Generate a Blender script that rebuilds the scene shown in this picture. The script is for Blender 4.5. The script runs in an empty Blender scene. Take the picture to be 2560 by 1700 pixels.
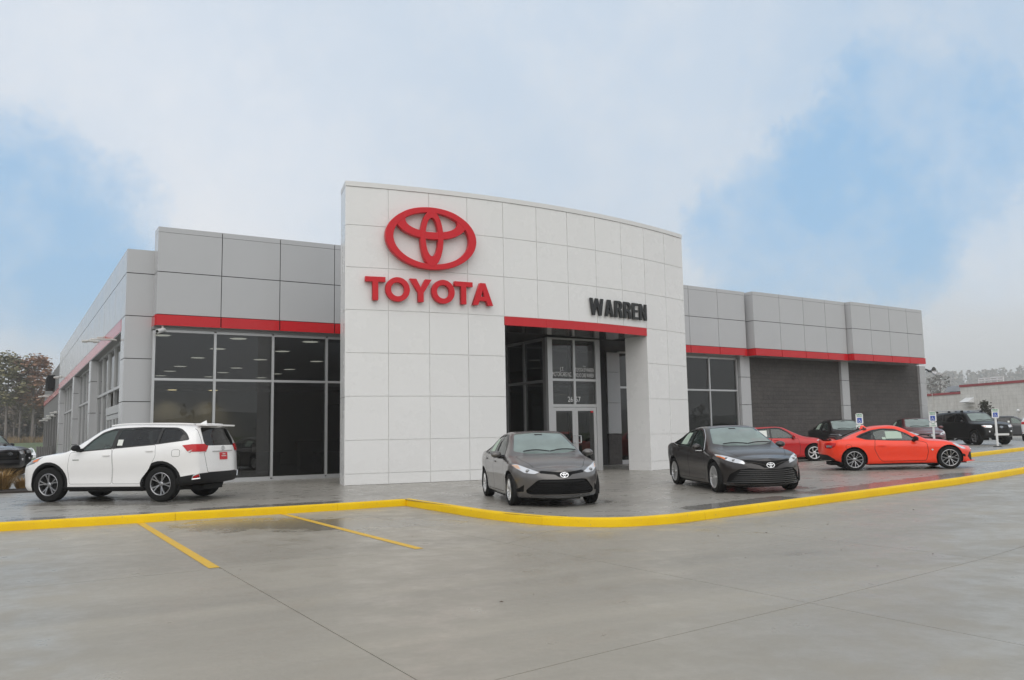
import bpy, bmesh, math, random
from mathutils import Vector, Matrix
from mathutils.bvhtree import BVHTree

random.seed(7)
S = bpy.context.scene
COL = S.collection
PI = math.pi
R = math.radians

# ------------------------------------------------------------------ camera
CAM_H = 1.33
FPX = 2096.0
PITCH, ROLL, YAW = 0.1117, -0.0183, 0.545
_f = Vector((math.sin(YAW)*math.cos(PITCH), math.cos(YAW)*math.cos(PITCH), math.sin(PITCH)))
_r = Vector((math.cos(YAW), -math.sin(YAW), 0))
_u = _r.cross(_f)
CR = _r*math.cos(ROLL) + _u*math.sin(ROLL)
CU = -_r*math.sin(ROLL) + _u*math.cos(ROLL)
CF = _f
cam_d = bpy.data.cameras.new('camera')
cam_d.sensor_width = 36.0
cam_d.sensor_fit = 'HORIZONTAL'
cam_d.lens = 36.0*FPX/2560.0
cam_d.clip_end = 4000
cam = bpy.data.objects.new('camera', cam_d)
COL.objects.link(cam)
cam.matrix_world = Matrix(((CR.x, CU.x, -CF.x, 0), (CR.y, CU.y, -CF.y, 0), (CR.z, CU.z, -CF.z, CAM_H), (0, 0, 0, 1)))
S.camera = cam

def ray(u, v):
    """direction of a photograph pixel (2560 wide), for laying out distances"""
    return CF + CR*((u-1280)/FPX) - CU*((v-850)/FPX)
def on_y(u, v, y):
    d = ray(u, v); return d*(y/d.y) + Vector((0, 0, CAM_H))
def on_z(u, v, z):
    d = ray(u, v); return d*((z-CAM_H)/d.z) + Vector((0, 0, CAM_H))
def on_plane(u, v, p, n):
    d = ray(u, v); o = Vector((0, 0, CAM_H)); t = (Vector(p)-o).dot(Vector(n))/d.dot(Vector(n)); return o + d*t

# ------------------------------------------------------------------ world, sun, exposure
SUN_DIR = Vector((-0.42, -0.62, 0.66)).normalized()      # towards the sun
sun_el = math.asin(SUN_DIR.z)
sun_az = math.atan2(SUN_DIR.x, SUN_DIR.y)
W = bpy.data.worlds.new('World'); S.world = W; W.use_nodes = True
nt = W.node_tree; nt.nodes.clear()
def N(tree, typ, **kw):
    n = tree.nodes.new(typ)
    for k, v in kw.items():
        if k in n.inputs: n.inputs[k].default_value = v
        else: setattr(n, k, v)
    return n
def L(tree, a, b): tree.links.new(a, b)
def vmath(tree, op, a, b=None):
    n = tree.nodes.new('ShaderNodeVectorMath'); n.operation = op
    L(tree, a, n.inputs[0])
    if b is not None:
        if isinstance(b, (tuple, list, Vector)): n.inputs[1].default_value = b
        else: L(tree, b, n.inputs[1])
    return n
def fmath(tree, op, a, b=None, c=None, clamp=False):
    n = tree.nodes.new('ShaderNodeMath'); n.operation = op; n.use_clamp = clamp
    for i, x in enumerate((a, b, c)):
        if x is None: continue
        if isinstance(x, (int, float)): n.inputs[i].default_value = x
        else: L(tree, x, n.inputs[i])
    return n.outputs[0]
def mixc(tree, fac, a, b, mode='MIX'):
    n = tree.nodes.new('ShaderNodeMix'); n.data_type = 'RGBA'; n.blend_type = mode
    for s, x in ((n.inputs[0], fac), (n.inputs[6], a), (n.inputs[7], b)):
        if isinstance(x, (int, float)): s.default_value = x
        elif isinstance(x, (tuple, list)): s.default_value = (*x, 1) if len(x) == 3 else x
        else: L(tree, x, s)
    return n.outputs[2]
def maprange(tree, v, a, b, c=0.0, d=1.0, smooth=True):
    n = tree.nodes.new('ShaderNodeMapRange')
    n.interpolation_type = 'SMOOTHSTEP' if smooth else 'LINEAR'
    L(tree, v, n.inputs[0])
    for i, x in enumerate((a, b, c, d)): n.inputs[i+1].default_value = x
    return n.outputs[0]
def noise(tree, vec, scale, detail=5.0, rough=0.55, dist=0.0):
    n = tree.nodes.new('ShaderNodeTexNoise')
    n.inputs['Scale'].default_value = scale; n.inputs['Detail'].default_value = detail
    n.inputs['Roughness'].default_value = rough; n.inputs['Distortion'].default_value = dist
    if vec is not None: L(tree, vec, n.inputs['Vector'])
    return n.outputs['Fac']

tc = N(nt, 'ShaderNodeTexCoord')
dirv = vmath(nt, 'NORMALIZE', tc.outputs['Generated']).outputs[0]
sky = N(nt, 'ShaderNodeTexSky', sky_type='NISHITA')
sky.sun_disc = False; sky.sun_elevation = sun_el; sky.sun_rotation = sun_az
sky.air_density = 1.0; sky.dust_density = 1.2; sky.ozone_density = 1.0
skyc = mixc(nt, 1.0, sky.outputs[0], (0.105, 0.105, 0.105), 'MULTIPLY')
# broken thin cloud: soft openings of blue, with ragged edges
wob = vmath(nt, 'SCALE', N(nt, 'ShaderNodeTexNoise', Scale=3.4, Detail=11.0, Roughness=0.72).outputs['Color'])
L(nt, dirv, wob.inputs[0].links[0].from_node.inputs['Vector'])
wob.inputs['Scale'].default_value = 0.32
dw = vmath(nt, 'ADD', dirv, wob.outputs[0]).outputs[0]
dw = vmath(nt, 'SUBTRACT', dw, (0.16, 0.16, 0.16)).outputs[0]
dw = vmath(nt, 'NORMALIZE', dw).outputs[0]
def blob(u, v, r0, r1, amp):
    c = ray(u, v).normalized()
    d = vmath(nt, 'DOT_PRODUCT', dw, tuple(c)).outputs['Value']
    return maprange(nt, d, math.cos(R(r1)), math.cos(R(r0)), 0.0, amp)
blue = None
for b in ((50, 610, 2, 11, 0.9), (215, 780, 1, 8, 1.0), (1960, 610, 1, 8, 0.85), (2170, 490, 1, 9, 1.0), (2330, 300, 1, 9, 0.9), (2500, 60, 2, 20, 0.55), (1500, 60, 5, 28, 0.38), (900, -300, 5, 30, 0.32), (1450, 420, 2, 17, 0.34), (0, 320, 2, 17, 0.28)):
    x = blob(*b)
    blue = x if blue is None else fmath(nt, 'MAXIMUM', blue, x)
n1 = noise(nt, dirv, 2.3, 7.0, 0.6)
rest = maprange(nt, n1, 0.42, 0.75, 0.0, 0.6)
blue = fmath(nt, 'MAXIMUM', blue, fmath(nt, 'MULTIPLY', rest, 0.55))
n2 = noise(nt, dirv, 9.0, 9.0, 0.65)
blue = fmath(nt, 'MULTIPLY', blue, maprange(nt, n2, 0.3, 0.62, 0.72, 1.08), clamp=True)
# grey mist sitting low over the horizon
zc = N(nt, 'ShaderNodeSeparateXYZ'); L(nt, dirv, zc.inputs[0])
low = maprange(nt, zc.outputs['Z'], 0.02, 0.20, 1.0, 0.0)
cloudc = mixc(nt, noise(nt, dirv, 1.7, 4.0, 0.5), (0.68, 0.72, 0.77), (0.91, 0.92, 0.945))
cloudc = mixc(nt, fmath(nt, 'MULTIPLY', low, 0.75), cloudc, (0.66, 0.655, 0.645))
bluec = mixc(nt, 0.8, skyc, (0.335, 0.60, 0.90))
white = None
for b in ((480, 500, 2, 17, 1.0), (20, 800, 1, 6, 0.8), (2560, 450, 1, 8, 0.8), (300, 200, 2, 16, 0.6)):
    x = blob(*b); white = x if white is None else fmath(nt, 'MAXIMUM', white, x)
cloudc = mixc(nt, white, cloudc, (0.90, 0.91, 0.94))
blue = fmath(nt, 'MULTIPLY', blue, maprange(nt, zc.outputs['Z'], 0.03, 0.15, 0.0, 1.0))
final = mixc(nt, blue, cloudc, bluec)
bg = N(nt, 'ShaderNodeBackground'); L(nt, final, bg.inputs[0]); bg.inputs[1].default_value = 1.0
wo = N(nt, 'ShaderNodeOutputWorld'); L(nt, bg.outputs[0], wo.inputs[0])

sun_d = bpy.data.lights.new('sun', 'SUN'); sun_d.energy = 1.5; sun_d.angle = R(75); sun_d.color = (1.0, 0.95, 0.88)
sun = bpy.data.objects.new('sun', sun_d); COL.objects.link(sun)
sun.rotation_euler = (-SUN_DIR).to_track_quat('-Z', 'Y').to_euler()
sun.location = (-20, -30, 40)
S.view_settings.view_transform = 'Standard'
S.view_settings.look = 'None'
S.view_settings.exposure = 0.0
S.view_settings.gamma = 1.0
S.view_settings.use_curve_mapping = False
S.render.engine = 'CYCLES'
S.cycles.use_denoising = True
S.cycles.max_bounces = 10
S.cycles.transparent_max_bounces = 24
S.cycles.volume_bounces = 1

# ------------------------------------------------------------------ object helpers
def tag(o, label=None, cat=None, group=None, kind=None):
    if label: o['label'] = label
    if cat: o['category'] = cat
    if group: o['group'] = group
    if kind: o['kind'] = kind
    return o
def empty(name, loc=(0, 0, 0), rz=0.0, label=None, cat=None, group=None, parent=None):
    o = bpy.data.objects.new(name, None); COL.objects.link(o)
    o.empty_display_size = 0.3
    o.location = loc; o.rotation_euler = (0, 0, rz)
    if parent: o.parent = parent
    return tag(o, label, cat, group)
def link(name, me, mat=None, parent=None, M=None):
    o = bpy.data.objects.new(name, me); COL.objects.link(o)
    if mat is not None and len(me.materials) == 0:
        for m in (mat if isinstance(mat, (list, tuple)) else [mat]): me.materials.append(m)
    if parent: o.parent = parent
    if M is not None: o.matrix_basis = M
    return o
def from_bm(name, bm, mat=None, parent=None, M=None, smooth=None):
    me = bpy.data.meshes.new(name); bm.to_mesh(me); bm.free()
    if smooth is not None:
        me.shade_smooth(); me.set_sharp_from_angle(angle=R(smooth))
    return link(name, me, mat, parent, M)
def bbox(bm, lo, hi, mi=0):
    x0, y0, z0 = lo; x1, y1, z1 = hi
    v = [bm.verts.new(p) for p in ((x0,y0,z0),(x1,y0,z0),(x1,y1,z0),(x0,y1,z0),(x0,y0,z1),(x1,y0,z1),(x1,y1,z1),(x0,y1,z1))]
    for f in ((0,3,2,1),(4,5,6,7),(0,1,5,4),(1,2,6,5),(2,3,7,6),(3,0,4,7)):
        fc = bm.faces.new([v[i] for i in f]); fc.material_index = mi
    return v
def obox(bm, c, size, M3=None, mi=0):
    h = Vector(size)/2
    v = bbox(bm, tuple(-h), tuple(h), mi)
    for q in v: q.co = (M3 @ q.co if M3 is not None else q.co) + Vector(c)
    return v
def tube(bm, pts, r, seg=8, caps=True, mi=0):
    """round bar through points; r a number or a list"""
    pts = [Vector(p) for p in pts]; rings = []
    n = len(pts)
    for i, p in enumerate(pts):
        d = (pts[min(i+1, n-1)] - pts[max(i-1, 0)]).normalized()
        a = d.orthogonal().normalized() if i == 0 else (prev - d*prev.dot(d)).normalized()
        prev = a; b = d.cross(a); rr = r[i] if isinstance(r, (list, tuple)) else r
        rings.append([bm.verts.new(p + (a*math.cos(2*PI*k/seg) + b*math.sin(2*PI*k/seg))*rr) for k in range(seg)])
    for i in range(n-1):
        for k in range(seg):
            f = bm.faces.new((rings[i][k], rings[i][(k+1) % seg], rings[i+1][(k+1) % seg], rings[i+1][k])); f.material_index = mi
    if caps:
        bm.faces.new(rings[0][::-1]).material_index = mi; bm.faces.new(rings[-1]).material_index = mi
def lathe(bm, prof, seg=24, axis='y', c=(0, 0, 0), mi=0, closed=False):
    """prof: list of (radius, along)"""
    rings = []
    for r, a in prof:
        ring = []
        for k in range(seg):
            t = 2*PI*k/seg; p = (r*math.cos(t), a, r*math.sin(t)) if axis == 'y' else (r*math.cos(t), r*math.sin(t), a)
            ring.append(bm.verts.new(Vector(p) + Vector(c)))
        rings.append(ring)
    m = len(rings)
    for i in range(m if closed else m-1):
        for k in range(seg):
            A, B = rings[i], rings[(i+1) % m]
            f = bm.faces.new((A[k], A[(k+1) % seg], B[(k+1) % seg], B[k])); f.material_index = mi
_boxcache = {}
def box(name, parent, lo, hi, mat, M=None, bevel=0.0):
    """box between two corners in frame M; alike boxes share one mesh"""
    lo = Vector(lo); hi = Vector(hi)
    lo, hi = Vector([min(a, b) for a, b in zip(lo, hi)]), Vector([max(a, b) for a, b in zip(lo, hi)])
    s = hi - lo; key = (name, tuple(round(x, 4) for x in s), mat.name, bevel)
    me = _boxcache.get(key)
    if me is None:
        bm = bmesh.new(); bbox(bm, tuple(-s/2), tuple(s/2))
        if bevel:
            bmesh.ops.bevel(bm, geom=bm.edges[:], offset=bevel, segments=1, affect='EDGES')
        me = bpy.data.meshes.new(name); bm.to_mesh(me); bm.free(); me.materials.append(mat)
        _boxcache[key] = me
    Mw = (M or Matrix()) @ Matrix.Translation((lo+hi)/2)
    return link(name, me, None, parent, (parent.matrix_basis.inverted() @ Mw) if parent else Mw)
def frame(o, ex, ez=(0, 0, 1)):
    ex = Vector(ex).normalized(); ez = Vector(ez); ey = ez.cross(ex)
    return Matrix(((ex.x, ey.x, ez.x, o[0]), (ex.y, ey.y, ez.y, o[1]), (ex.z, ey.z, ez.z, o[2]), (0, 0, 0, 1)))

# ------------------------------------------------------------------ materials
MATS = {}
def principled(name):
    m = bpy.data.materials.new(name); m.use_nodes = True; MATS[name] = m
    t = m.node_tree; return m, t, t.nodes['Principled BSDF']
def setp(p, **kw):
    al = dict(color='Base Color', rough='Roughness', metal='Metallic', coat='Coat Weight', coat_rough='Coat Roughness', spec='Specular IOR Level', ior='IOR')
    for k, v in kw.items():
        p.inputs[al[k]].default_value = (*v, 1) if k == 'color' else v
def simple(name, color, rough=0.5, metal=0.0, coat=0.0, var=0.0, vscale=3.0, bump=0.0, bscale=60.0, spec=0.5, coord='Object'):
    m, t, p = principled(name)
    setp(p, color=color, rough=rough, metal=metal, coat=coat, spec=spec, coat_rough=0.04)
    if var or bump:
        tcn = N(t, 'ShaderNodeTexCoord')
        src = tcn.outputs['Object']
        if coord == 'World':
            src = N(t, 'ShaderNodeNewGeometry').outputs['Position']
        if var:
            f = noise(t, src, vscale, 6.0, 0.6)
            k = maprange(t, f, 0.3, 0.7, 1-var, 1+var)
            c = mixc(t, 1.0, color, (1, 1, 1), 'MULTIPLY')
            cc = N(t, 'ShaderNodeCombineColor'); 
            for i in range(3): L(t, k, cc.inputs[i])
            c = mixc(t, 1.0, color, cc.outputs[0], 'MULTIPLY')
            L(t, c, p.inputs['Base Color'])
            rr = maprange(t, f, 0.3, 0.7, max(0.02, rough*(1-var)), min(1, rough*(1+var)))
            L(t, rr, p.inputs['Roughness'])
        if bump:
            b = N(t, 'ShaderNodeBump', Strength=bump, Distance=0.01)
            L(t, noise(t, src, bscale, 4.0, 0.6), b.inputs['Height']); L(t, b.outputs[0], p.inputs['Normal'])
    return m
def glass(name, tint, ior=1.55, rough=0.0, film=None, film_amt=0.0, boost=1.0):
    m = bpy.data.materials.new(name); m.use_nodes = True; t = m.node_tree; t.nodes.clear(); MATS[name] = m
    tr = N(t, 'ShaderNodeBsdfTransparent'); tr.inputs[0].default_value = (*tint, 1)
    gl = N(t, 'ShaderNodeBsdfGlossy'); gl.inputs['Roughness'].default_value = rough
    lw = N(t, 'ShaderNodeLayerWeight', Blend=0.5); f0 = ((ior-1)/(ior+1))**2*1.8*boost
    fac = fmath(t, 'ADD', fmath(t, 'MULTIPLY', fmath(t, 'POWER', lw.outputs['Facing'], 5.0), 1-f0), f0, clamp=True)
    base = tr.outputs[0]
    if film:
        df = N(t, 'ShaderNodeBsdfDiffuse'); df.inputs[0].default_value = (*film, 1)
        mm = N(t, 'ShaderNodeMixShader')
        tcn = N(t, 'ShaderNodeTexCoord'); n = noise(t, tcn.outputs['Object'], 2.5, 3.0, 0.5)
        L(t, maprange(t, n, 0.3, 0.7, film_amt*0.9, min(1, film_amt*1.1)), mm.inputs[0])
        L(t, base, mm.inputs[1]); L(t, df.outputs[0], mm.inputs[2]); base = mm.outputs[0]
    mx = N(t, 'ShaderNodeMixShader'); L(t, fac, mx.inputs[0]); L(t, base, mx.inputs[1]); L(t, gl.outputs[0], mx.inputs[2])
    o = N(t, 'ShaderNodeOutputMaterial'); L(t, mx.outputs[0], o.inputs[0])
    return m
def emit(name, color, strength):
    m = bpy.data.materials.new(name); m.use_nodes = True; t = m.node_tree; t.nodes.clear(); MATS[name] = m
    e = N(t, 'ShaderNodeEmission'); e.inputs[0].default_value = (*color, 1); e.inputs[1].default_value = strength
    o = N(t, 'ShaderNodeOutputMaterial'); L(t, e.outputs[0], o.inputs[0]); return m

def concrete(name, base, dark, wet_lo, wet_hi, streak=1.0, rough=(0.28, 0.6), puddle_r=0.06, puddles=None):
    """damp broom-finished concrete: mottling, drying streaks, glossy wet patches"""
    m, t, p = principled(name)
    geo = N(t, 'ShaderNodeNewGeometry'); pos = geo.outputs['Position']
    st = vmath(t, 'MULTIPLY', pos, (0.16 if streak else 0.55, 0.9, 1.0)).outputs[0]
    a = noise(t, st, 0.55, 7.0, 0.62, 0.6)
    b = noise(t, pos, 1.9, 8.0, 0.65)
    c = noise(t, pos, 38.0, 3.0, 0.6)
    sp = noise(t, pos, 170.0, 2.0, 0.5)
    col = mixc(t, maprange(t, a, 0.35, 0.68), dark, base)
    col = mixc(t, maprange(t, b, 0.4, 0.75, 0.0, 0.35), col, tuple(x*1.14 for x in base))
    col = mixc(t, maprange(t, c, 0.35, 0.7, 0.0, 0.30), col, tuple(x*0.72 for x in base))
    col = mixc(t, maprange(t, sp, 0.62, 0.70, 0.0, 0.42), col, tuple(x*0.45 for x in base))
    rust = noise(t, vmath(t, 'ADD', pos, (31.0, 7.0, 0.0)).outputs[0], 0.7, 7.0, 0.66)
    col = mixc(t, maprange(t, rust, 0.56, 0.80, 0.0, 0.22), col, (base[0]*0.80, base[1]*0.70, base[2]*0.55))
    drip = noise(t, pos, 5.5, 3.0, 0.7); col = mixc(t, maprange(t, drip, 0.70, 0.80, 0.0, 0.30), col, tuple(x*0.4 for x in base))
    trk = noise(t, vmath(t, 'MULTIPLY', pos, (0.10, 2.6, 1.0)).outputs[0], 0.9, 4.0, 0.6); col = mixc(t, maprange(t, trk, 0.58, 0.74, 0.0, 0.09*streak), col, tuple(x*0.55 for x in base))
    wetn = noise(t, vmath(t, 'MULTIPLY', pos, (0.45, 1.0, 1.0)).outputs[0], 0.42, 6.0, 0.6, 0.4)
    wet = maprange(t, wetn, wet_lo, wet_hi)
    if puddles:
        for (x0, y0, x1, y1, w) in puddles:      # standing water along the kerb: a capsule with ragged edge
            ax = Vector((x1-x0, y1-y0, 0)); ln = ax.length; ax.normalize()
            q = vmath(t, 'SUBTRACT', pos, (x0, y0, 0)).outputs[0]
            along = fmath(t, 'MINIMUM', fmath(t, 'MAXIMUM', vmath(t, 'DOT_PRODUCT', q, tuple(ax)).outputs['Value'], 0.0), ln)
            sc = t.nodes.new('ShaderNodeVectorMath'); sc.operation = 'SCALE'; sc.inputs[0].default_value = tuple(ax); L(t, along, sc.inputs['Scale'])
            d = vmath(t, 'SUBTRACT', q, sc.outputs[0]).outputs[0]
            flat = vmath(t, 'MULTIPLY', d, (1, 1, 0)).outputs[0]
            ln2 = vmath(t, 'LENGTH', flat).outputs['Value']
            ln2 = fmath(t, 'ADD', ln2, fmath(t, 'MULTIPLY', fmath(t, 'SUBTRACT', b, 0.5), w*2.2))
            wet = fmath(t, 'MAXIMUM', wet, maprange(t, ln2, w*0.85, w*0.5))
    col = mixc(t, fmath(t, 'MULTIPLY', wet, 0.5), col, tuple(x*0.36 for x in dark))
    L(t, col, p.inputs['Base Color'])
    rg = maprange(t, b, 0.3, 0.72, rough[1], rough[0])
    mixr = fmath(t, 'ADD', fmath(t, 'MULTIPLY', rg, fmath(t, 'SUBTRACT', 1.0, wet)), fmath(t, 'MULTIPLY', wet, puddle_r))
    L(t, mixr, p.inputs['Roughness'])
    p.inputs['Specular IOR Level'].default_value = 0.5
    bp = N(t, 'ShaderNodeBump', Strength=0.22 if streak else 0.06, Distance=0.004)
    L(t, fmath(t, 'MULTIPLY', c, fmath(t, 'SUBTRACT', 1.0, wet)), bp.inputs['Height']); L(t, bp.outputs[0], p.inputs['Normal'])
    return m

def paint(name, color, metal=0.0, rough=0.32, flake=0.05, coat=1.0, spec=0.5):
    """lacquered car paint beaded with fine rain"""
    m, t, p = principled(name)
    setp(p, color=color, rough=rough, metal=metal, coat=coat, coat_rough=0.05, spec=spec)
    tcn = N(t, 'ShaderNodeTexCoord')
    f = noise(t, tcn.outputs['Object'], 260.0, 2.0, 0.5)
    c = mixc(t, maprange(t, f, 0.4, 0.7, 0.0, flake*4), color, tuple(min(1, x*1.7+0.02) for x in color))
    g = noise(t, tcn.outputs['Object'], 2.2, 4.0, 0.55)
    c = mixc(t, maprange(t, g, 0.4, 0.75, 0.0, 0.12), c, tuple(x*0.8+0.01 for x in color))
    L(t, c, p.inputs['Base Color'])
    drops = noise(t, tcn.outputs['Object'], 90.0, 2.0, 0.5)
    geo = N(t, 'ShaderNodeNewGeometry'); sx = N(t, 'ShaderNodeSeparateXYZ'); L(t, geo.outputs['Normal'], sx.inputs[0])
    up = maprange(t, sx.outputs['Z'], 0.35, 0.8, 0.0, 1.0)
    b = N(t, 'ShaderNodeBump', Distance=0.004); L(t, fmath(t, 'MULTIPLY', up, 0.35), b.inputs['Strength'])
    L(t, maprange(t, drops, 0.52, 0.62), b.inputs['Height'])
    L(t, b.outputs[0], p.inputs['Coat Normal'])
    L(t, fmath(t, 'ADD', fmath(t, 'MULTIPLY', up, 0.16), 0.04), p.inputs['Coat Roughness'])
    return m

def cladding(name, color, rough, amt, dirt, streak=0.22):
    """coated metal panel: each sheet a touch different, faint rain streaks"""
    m, t, p = principled(name)
    geo = N(t, 'ShaderNodeNewGeometry'); oi = N(t, 'ShaderNodeObjectInfo')
    st = vmath(t, 'MULTIPLY', geo.outputs['Position'], (3.2, 3.2, 0.16)).outputs[0]
    f = noise(t, st, 1.6, 6.0, 0.62); f2 = noise(t, geo.outputs['Position'], 0.7, 5.0, 0.6)
    k = fmath(t, 'ADD', maprange(t, oi.outputs['Random'], 0, 1, 1-amt*0.6, 1+amt*0.35, False), maprange(t, f2, 0.3, 0.7, -amt*0.5, amt*0.4))
    cc = N(t, 'ShaderNodeCombineColor')
    for i in range(3): L(t, k, cc.inputs[i])
    c = mixc(t, 1.0, color, cc.outputs[0], 'MULTIPLY')
    c = mixc(t, maprange(t, f, 0.56, 0.78, 0.0, streak), c, dirt)
    L(t, c, p.inputs['Base Color']); L(t, maprange(t, f2, 0.3, 0.7, rough*0.85, rough*1.25), p.inputs['Roughness'])
    wv = N(t, 'ShaderNodeBump', Strength=0.03, Distance=0.05); L(t, noise(t, geo.outputs['Position'], 1.1, 2.0, 0.5), wv.inputs['Height']); L(t, wv.outputs[0], p.inputs['Normal'])
    return m
m_white_panel = cladding('white_panel_paint', (0.78, 0.778, 0.77), 0.25, 0.018, (0.66, 0.65, 0.63), 0.06)
m_white_trim = simple('white_trim', (0.72, 0.72, 0.71), 0.4)
m_joint_light = simple('panel_joint_light', (0.74, 0.74, 0.72), 0.7)
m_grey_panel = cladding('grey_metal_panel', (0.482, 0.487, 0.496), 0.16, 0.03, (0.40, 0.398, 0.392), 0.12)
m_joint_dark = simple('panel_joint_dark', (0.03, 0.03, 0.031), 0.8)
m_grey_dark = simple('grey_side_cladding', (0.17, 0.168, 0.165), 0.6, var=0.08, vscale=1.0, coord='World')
m_red_panel = simple('red_metal_panel', (0.56, 0.016, 0.022), 0.14, spec=0.45, var=0.04, vscale=0.7, coord='World')
m_red_sign = simple('red_sign_acrylic', (0.60, 0.018, 0.028), 0.4, spec=0.3)
m_red_dull = simple('red_coping_weathered', (0.30, 0.06, 0.065), 0.6, var=0.15, vscale=0.5, coord='World')
m_black_sign = simple('black_sign_acrylic', (0.012, 0.013, 0.013), 0.35)
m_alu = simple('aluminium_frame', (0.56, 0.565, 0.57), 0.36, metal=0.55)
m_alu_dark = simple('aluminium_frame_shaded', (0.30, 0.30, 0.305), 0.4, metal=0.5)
m_soffit = simple('dark_glossy_soffit', (0.035, 0.035, 0.036), 0.09, spec=0.6)
m_store_glass = glass('showroom_glass', (0.30, 0.32, 0.31), ior=1.62)
m_side_glass = glass('side_showroom_glass', (0.22, 0.23, 0.23), ior=1.75)
m_floor_in = simple('showroom_tile', (0.22, 0.21, 0.20), 0.25)
m_wall_in = simple('showroom_wall', (0.27, 0.26, 0.24), 0.8)
m_ceil_in = simple('showroom_ceiling', (0.36, 0.37, 0.36), 0.85)
m_dark_in = simple('showroom_dark_furniture', (0.035, 0.033, 0.032), 0.5)
m_yellow = None
m_black_plastic = simple('black_plastic', (0.013, 0.013, 0.014), 0.6, spec=0.25)
m_rubber = simple('tyre_rubber', (0.012, 0.012, 0.012), 0.8, bump=0.3, bscale=120, spec=0.2)
m_chrome = simple('chrome', (0.75, 0.76, 0.77), 0.12, metal=1.0)
m_silver = simple('silver_alloy', (0.62, 0.62, 0.62), 0.28, metal=0.85)
m_gunmetal = simple('gunmetal_alloy', (0.30, 0.30, 0.31), 0.24, metal=0.85)
m_white_plastic = simple('white_plastic', (0.7, 0.7, 0.69), 0.4)
m_paper = simple('white_paper', (0.72, 0.74, 0.70), 0.7)
m_gap = simple('shut_line', (0.008, 0.008, 0.008), 0.9)
m_liner = simple('wheel_liner', (0.01, 0.01, 0.01), 0.9)

# ================================================================== GROUND
HX = [(-99, 0.0), (3.0, 0.0), (6.5, -.045), (9.8, -.064), (14.8, 0.0), (22.7, .112), (26.5, .165), (999, .165)]
def hx(x):
    for (x0, a), (x1, b) in zip(HX, HX[1:]):
        if x <= x1: return a+(b-a)*(x-x0)/(x1-x0)
def g(x, y):
    """gentle fall of the lot: it dips towards the kerb corner and rises to the right, level in front of the doors"""
    edge = 22 + max(0.0, (x-22))*0.5
    w = min(1.0, max(0.0, (edge-y)/5))
    return hx(x)*w
KERB = [(-30, 19.0), (0.03, 16.75), (2.15, 16.62), (4.70, 16.80), (7.62, 17.16), (7.60, 15.4), (7.56, 13.72), (7.60, 13.05), (7.68, 12.5), (7.80, 12.0), (7.98, 11.58), (8.20, 11.25), (8.48, 11.02), (8.80, 10.87), (9.2, 10.81), (9.8, 10.82), (10.75, 10.91), (12.6, 11.11), (15.7, 11.48), (19.6, 11.93), (22.2, 12.35), (24.4, 12.8), (29, 14.0), (36, 16.2), (44, 18.9), (60, 24.5)]
m_lot = concrete('lot_concrete', (0.368, 0.334, 0.272), (0.285, 0.260, 0.215), 0.60, 0.78, rough=(0.26, 0.55), puddle_r=0.22,
    puddles=[(a[0], a[1]-.02, b[0], b[1]-.02, 0.085) for a, b in ((KERB[0], KERB[4]), (KERB[4], KERB[6]), (KERB[6], KERB[9]), (KERB[9], KERB[12]), (KERB[12], KERB[15]), (KERB[15], KERB[17]), (KERB[17], KERB[19]), (KERB[19], KERB[22]))] + [(3.6, 15.2, 5.2, 14.0, 1.5), (5.8, 14.6, 6.6, 13.4, 0.7)])
m_apron = concrete('apron_concrete', (0.335, 0.315, 0.278), (0.265, 0.25, 0.222), 0.60, 0.78, streak=0.0, rough=(0.22, 0.44), puddle_r=0.20,
                   puddles=[(0.4, 17.2, 2.2, 17.1, 0.40), (3.4, 17.2, 6.2, 17.5, 0.40), (1.0, 21.3, 3.2, 19.6, 1.0), (10.8, 11.4, 13.2, 11.65, 0.5), (14.6, 11.9, 21.5, 12.75, 0.62), (23.0, 13.1, 27.0, 14.0, 0.5), (9.4, 14.2, 10.1, 13.9, 0.8), (14.4, 13.6, 15.2, 13.3, 0.8), (22, 16.2, 24, 15.2, 1.0)])
m_grass = simple('autumn_grass', (0.07, 0.10, 0.03), 0.9, var=0.35, vscale=0.3, coord='World')
m_dry = simple('dry_brush', (0.23, 0.16, 0.085), 0.95, var=0.3, vscale=0.4, coord='World')

def grid_sheet(name, xs, ys, zf, mat, parent=None, keep=None):
    bm = bmesh.new(); V = [[bm.verts.new((x, y, zf(x, y))) for y in ys] for x in xs]
    for i in range(len(xs)-1):
        for j in range(len(ys)-1):
            if keep and not keep((xs[i]+xs[i+1])/2, (ys[j]+ys[j+1])/2): continue
            bm.faces.new((V[i][j], V[i+1][j], V[i+1][j+1], V[i][j+1]))
    return from_bm(name, bm, mat, parent, smooth=30)
def fr(a, b, n): return [a+(b-a)*i/n for i in range(n+1)]

def terrain(x, y):
    d = math.hypot(x, y)
    t = max(0.0, d-105)
    z = -0.75 + min(t, 60)*0.035
    return z
gxs = [-1700, -960, -500, -300, -200, -150, -120] + fr(-100, 200, 30) + [230, 260, 300, 360, 420, 500, 620, 960, 1700]
ground = grid_sheet('ground', gxs, gxs, terrain, m_grass); tag(ground, kind='structure')
lot = grid_sheet('parking_lot', fr(-34, 66, 50), fr(-14, 26, 20), lambda x, y: g(x, y)-0.175, m_lot); tag(lot, kind='structure')

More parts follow.
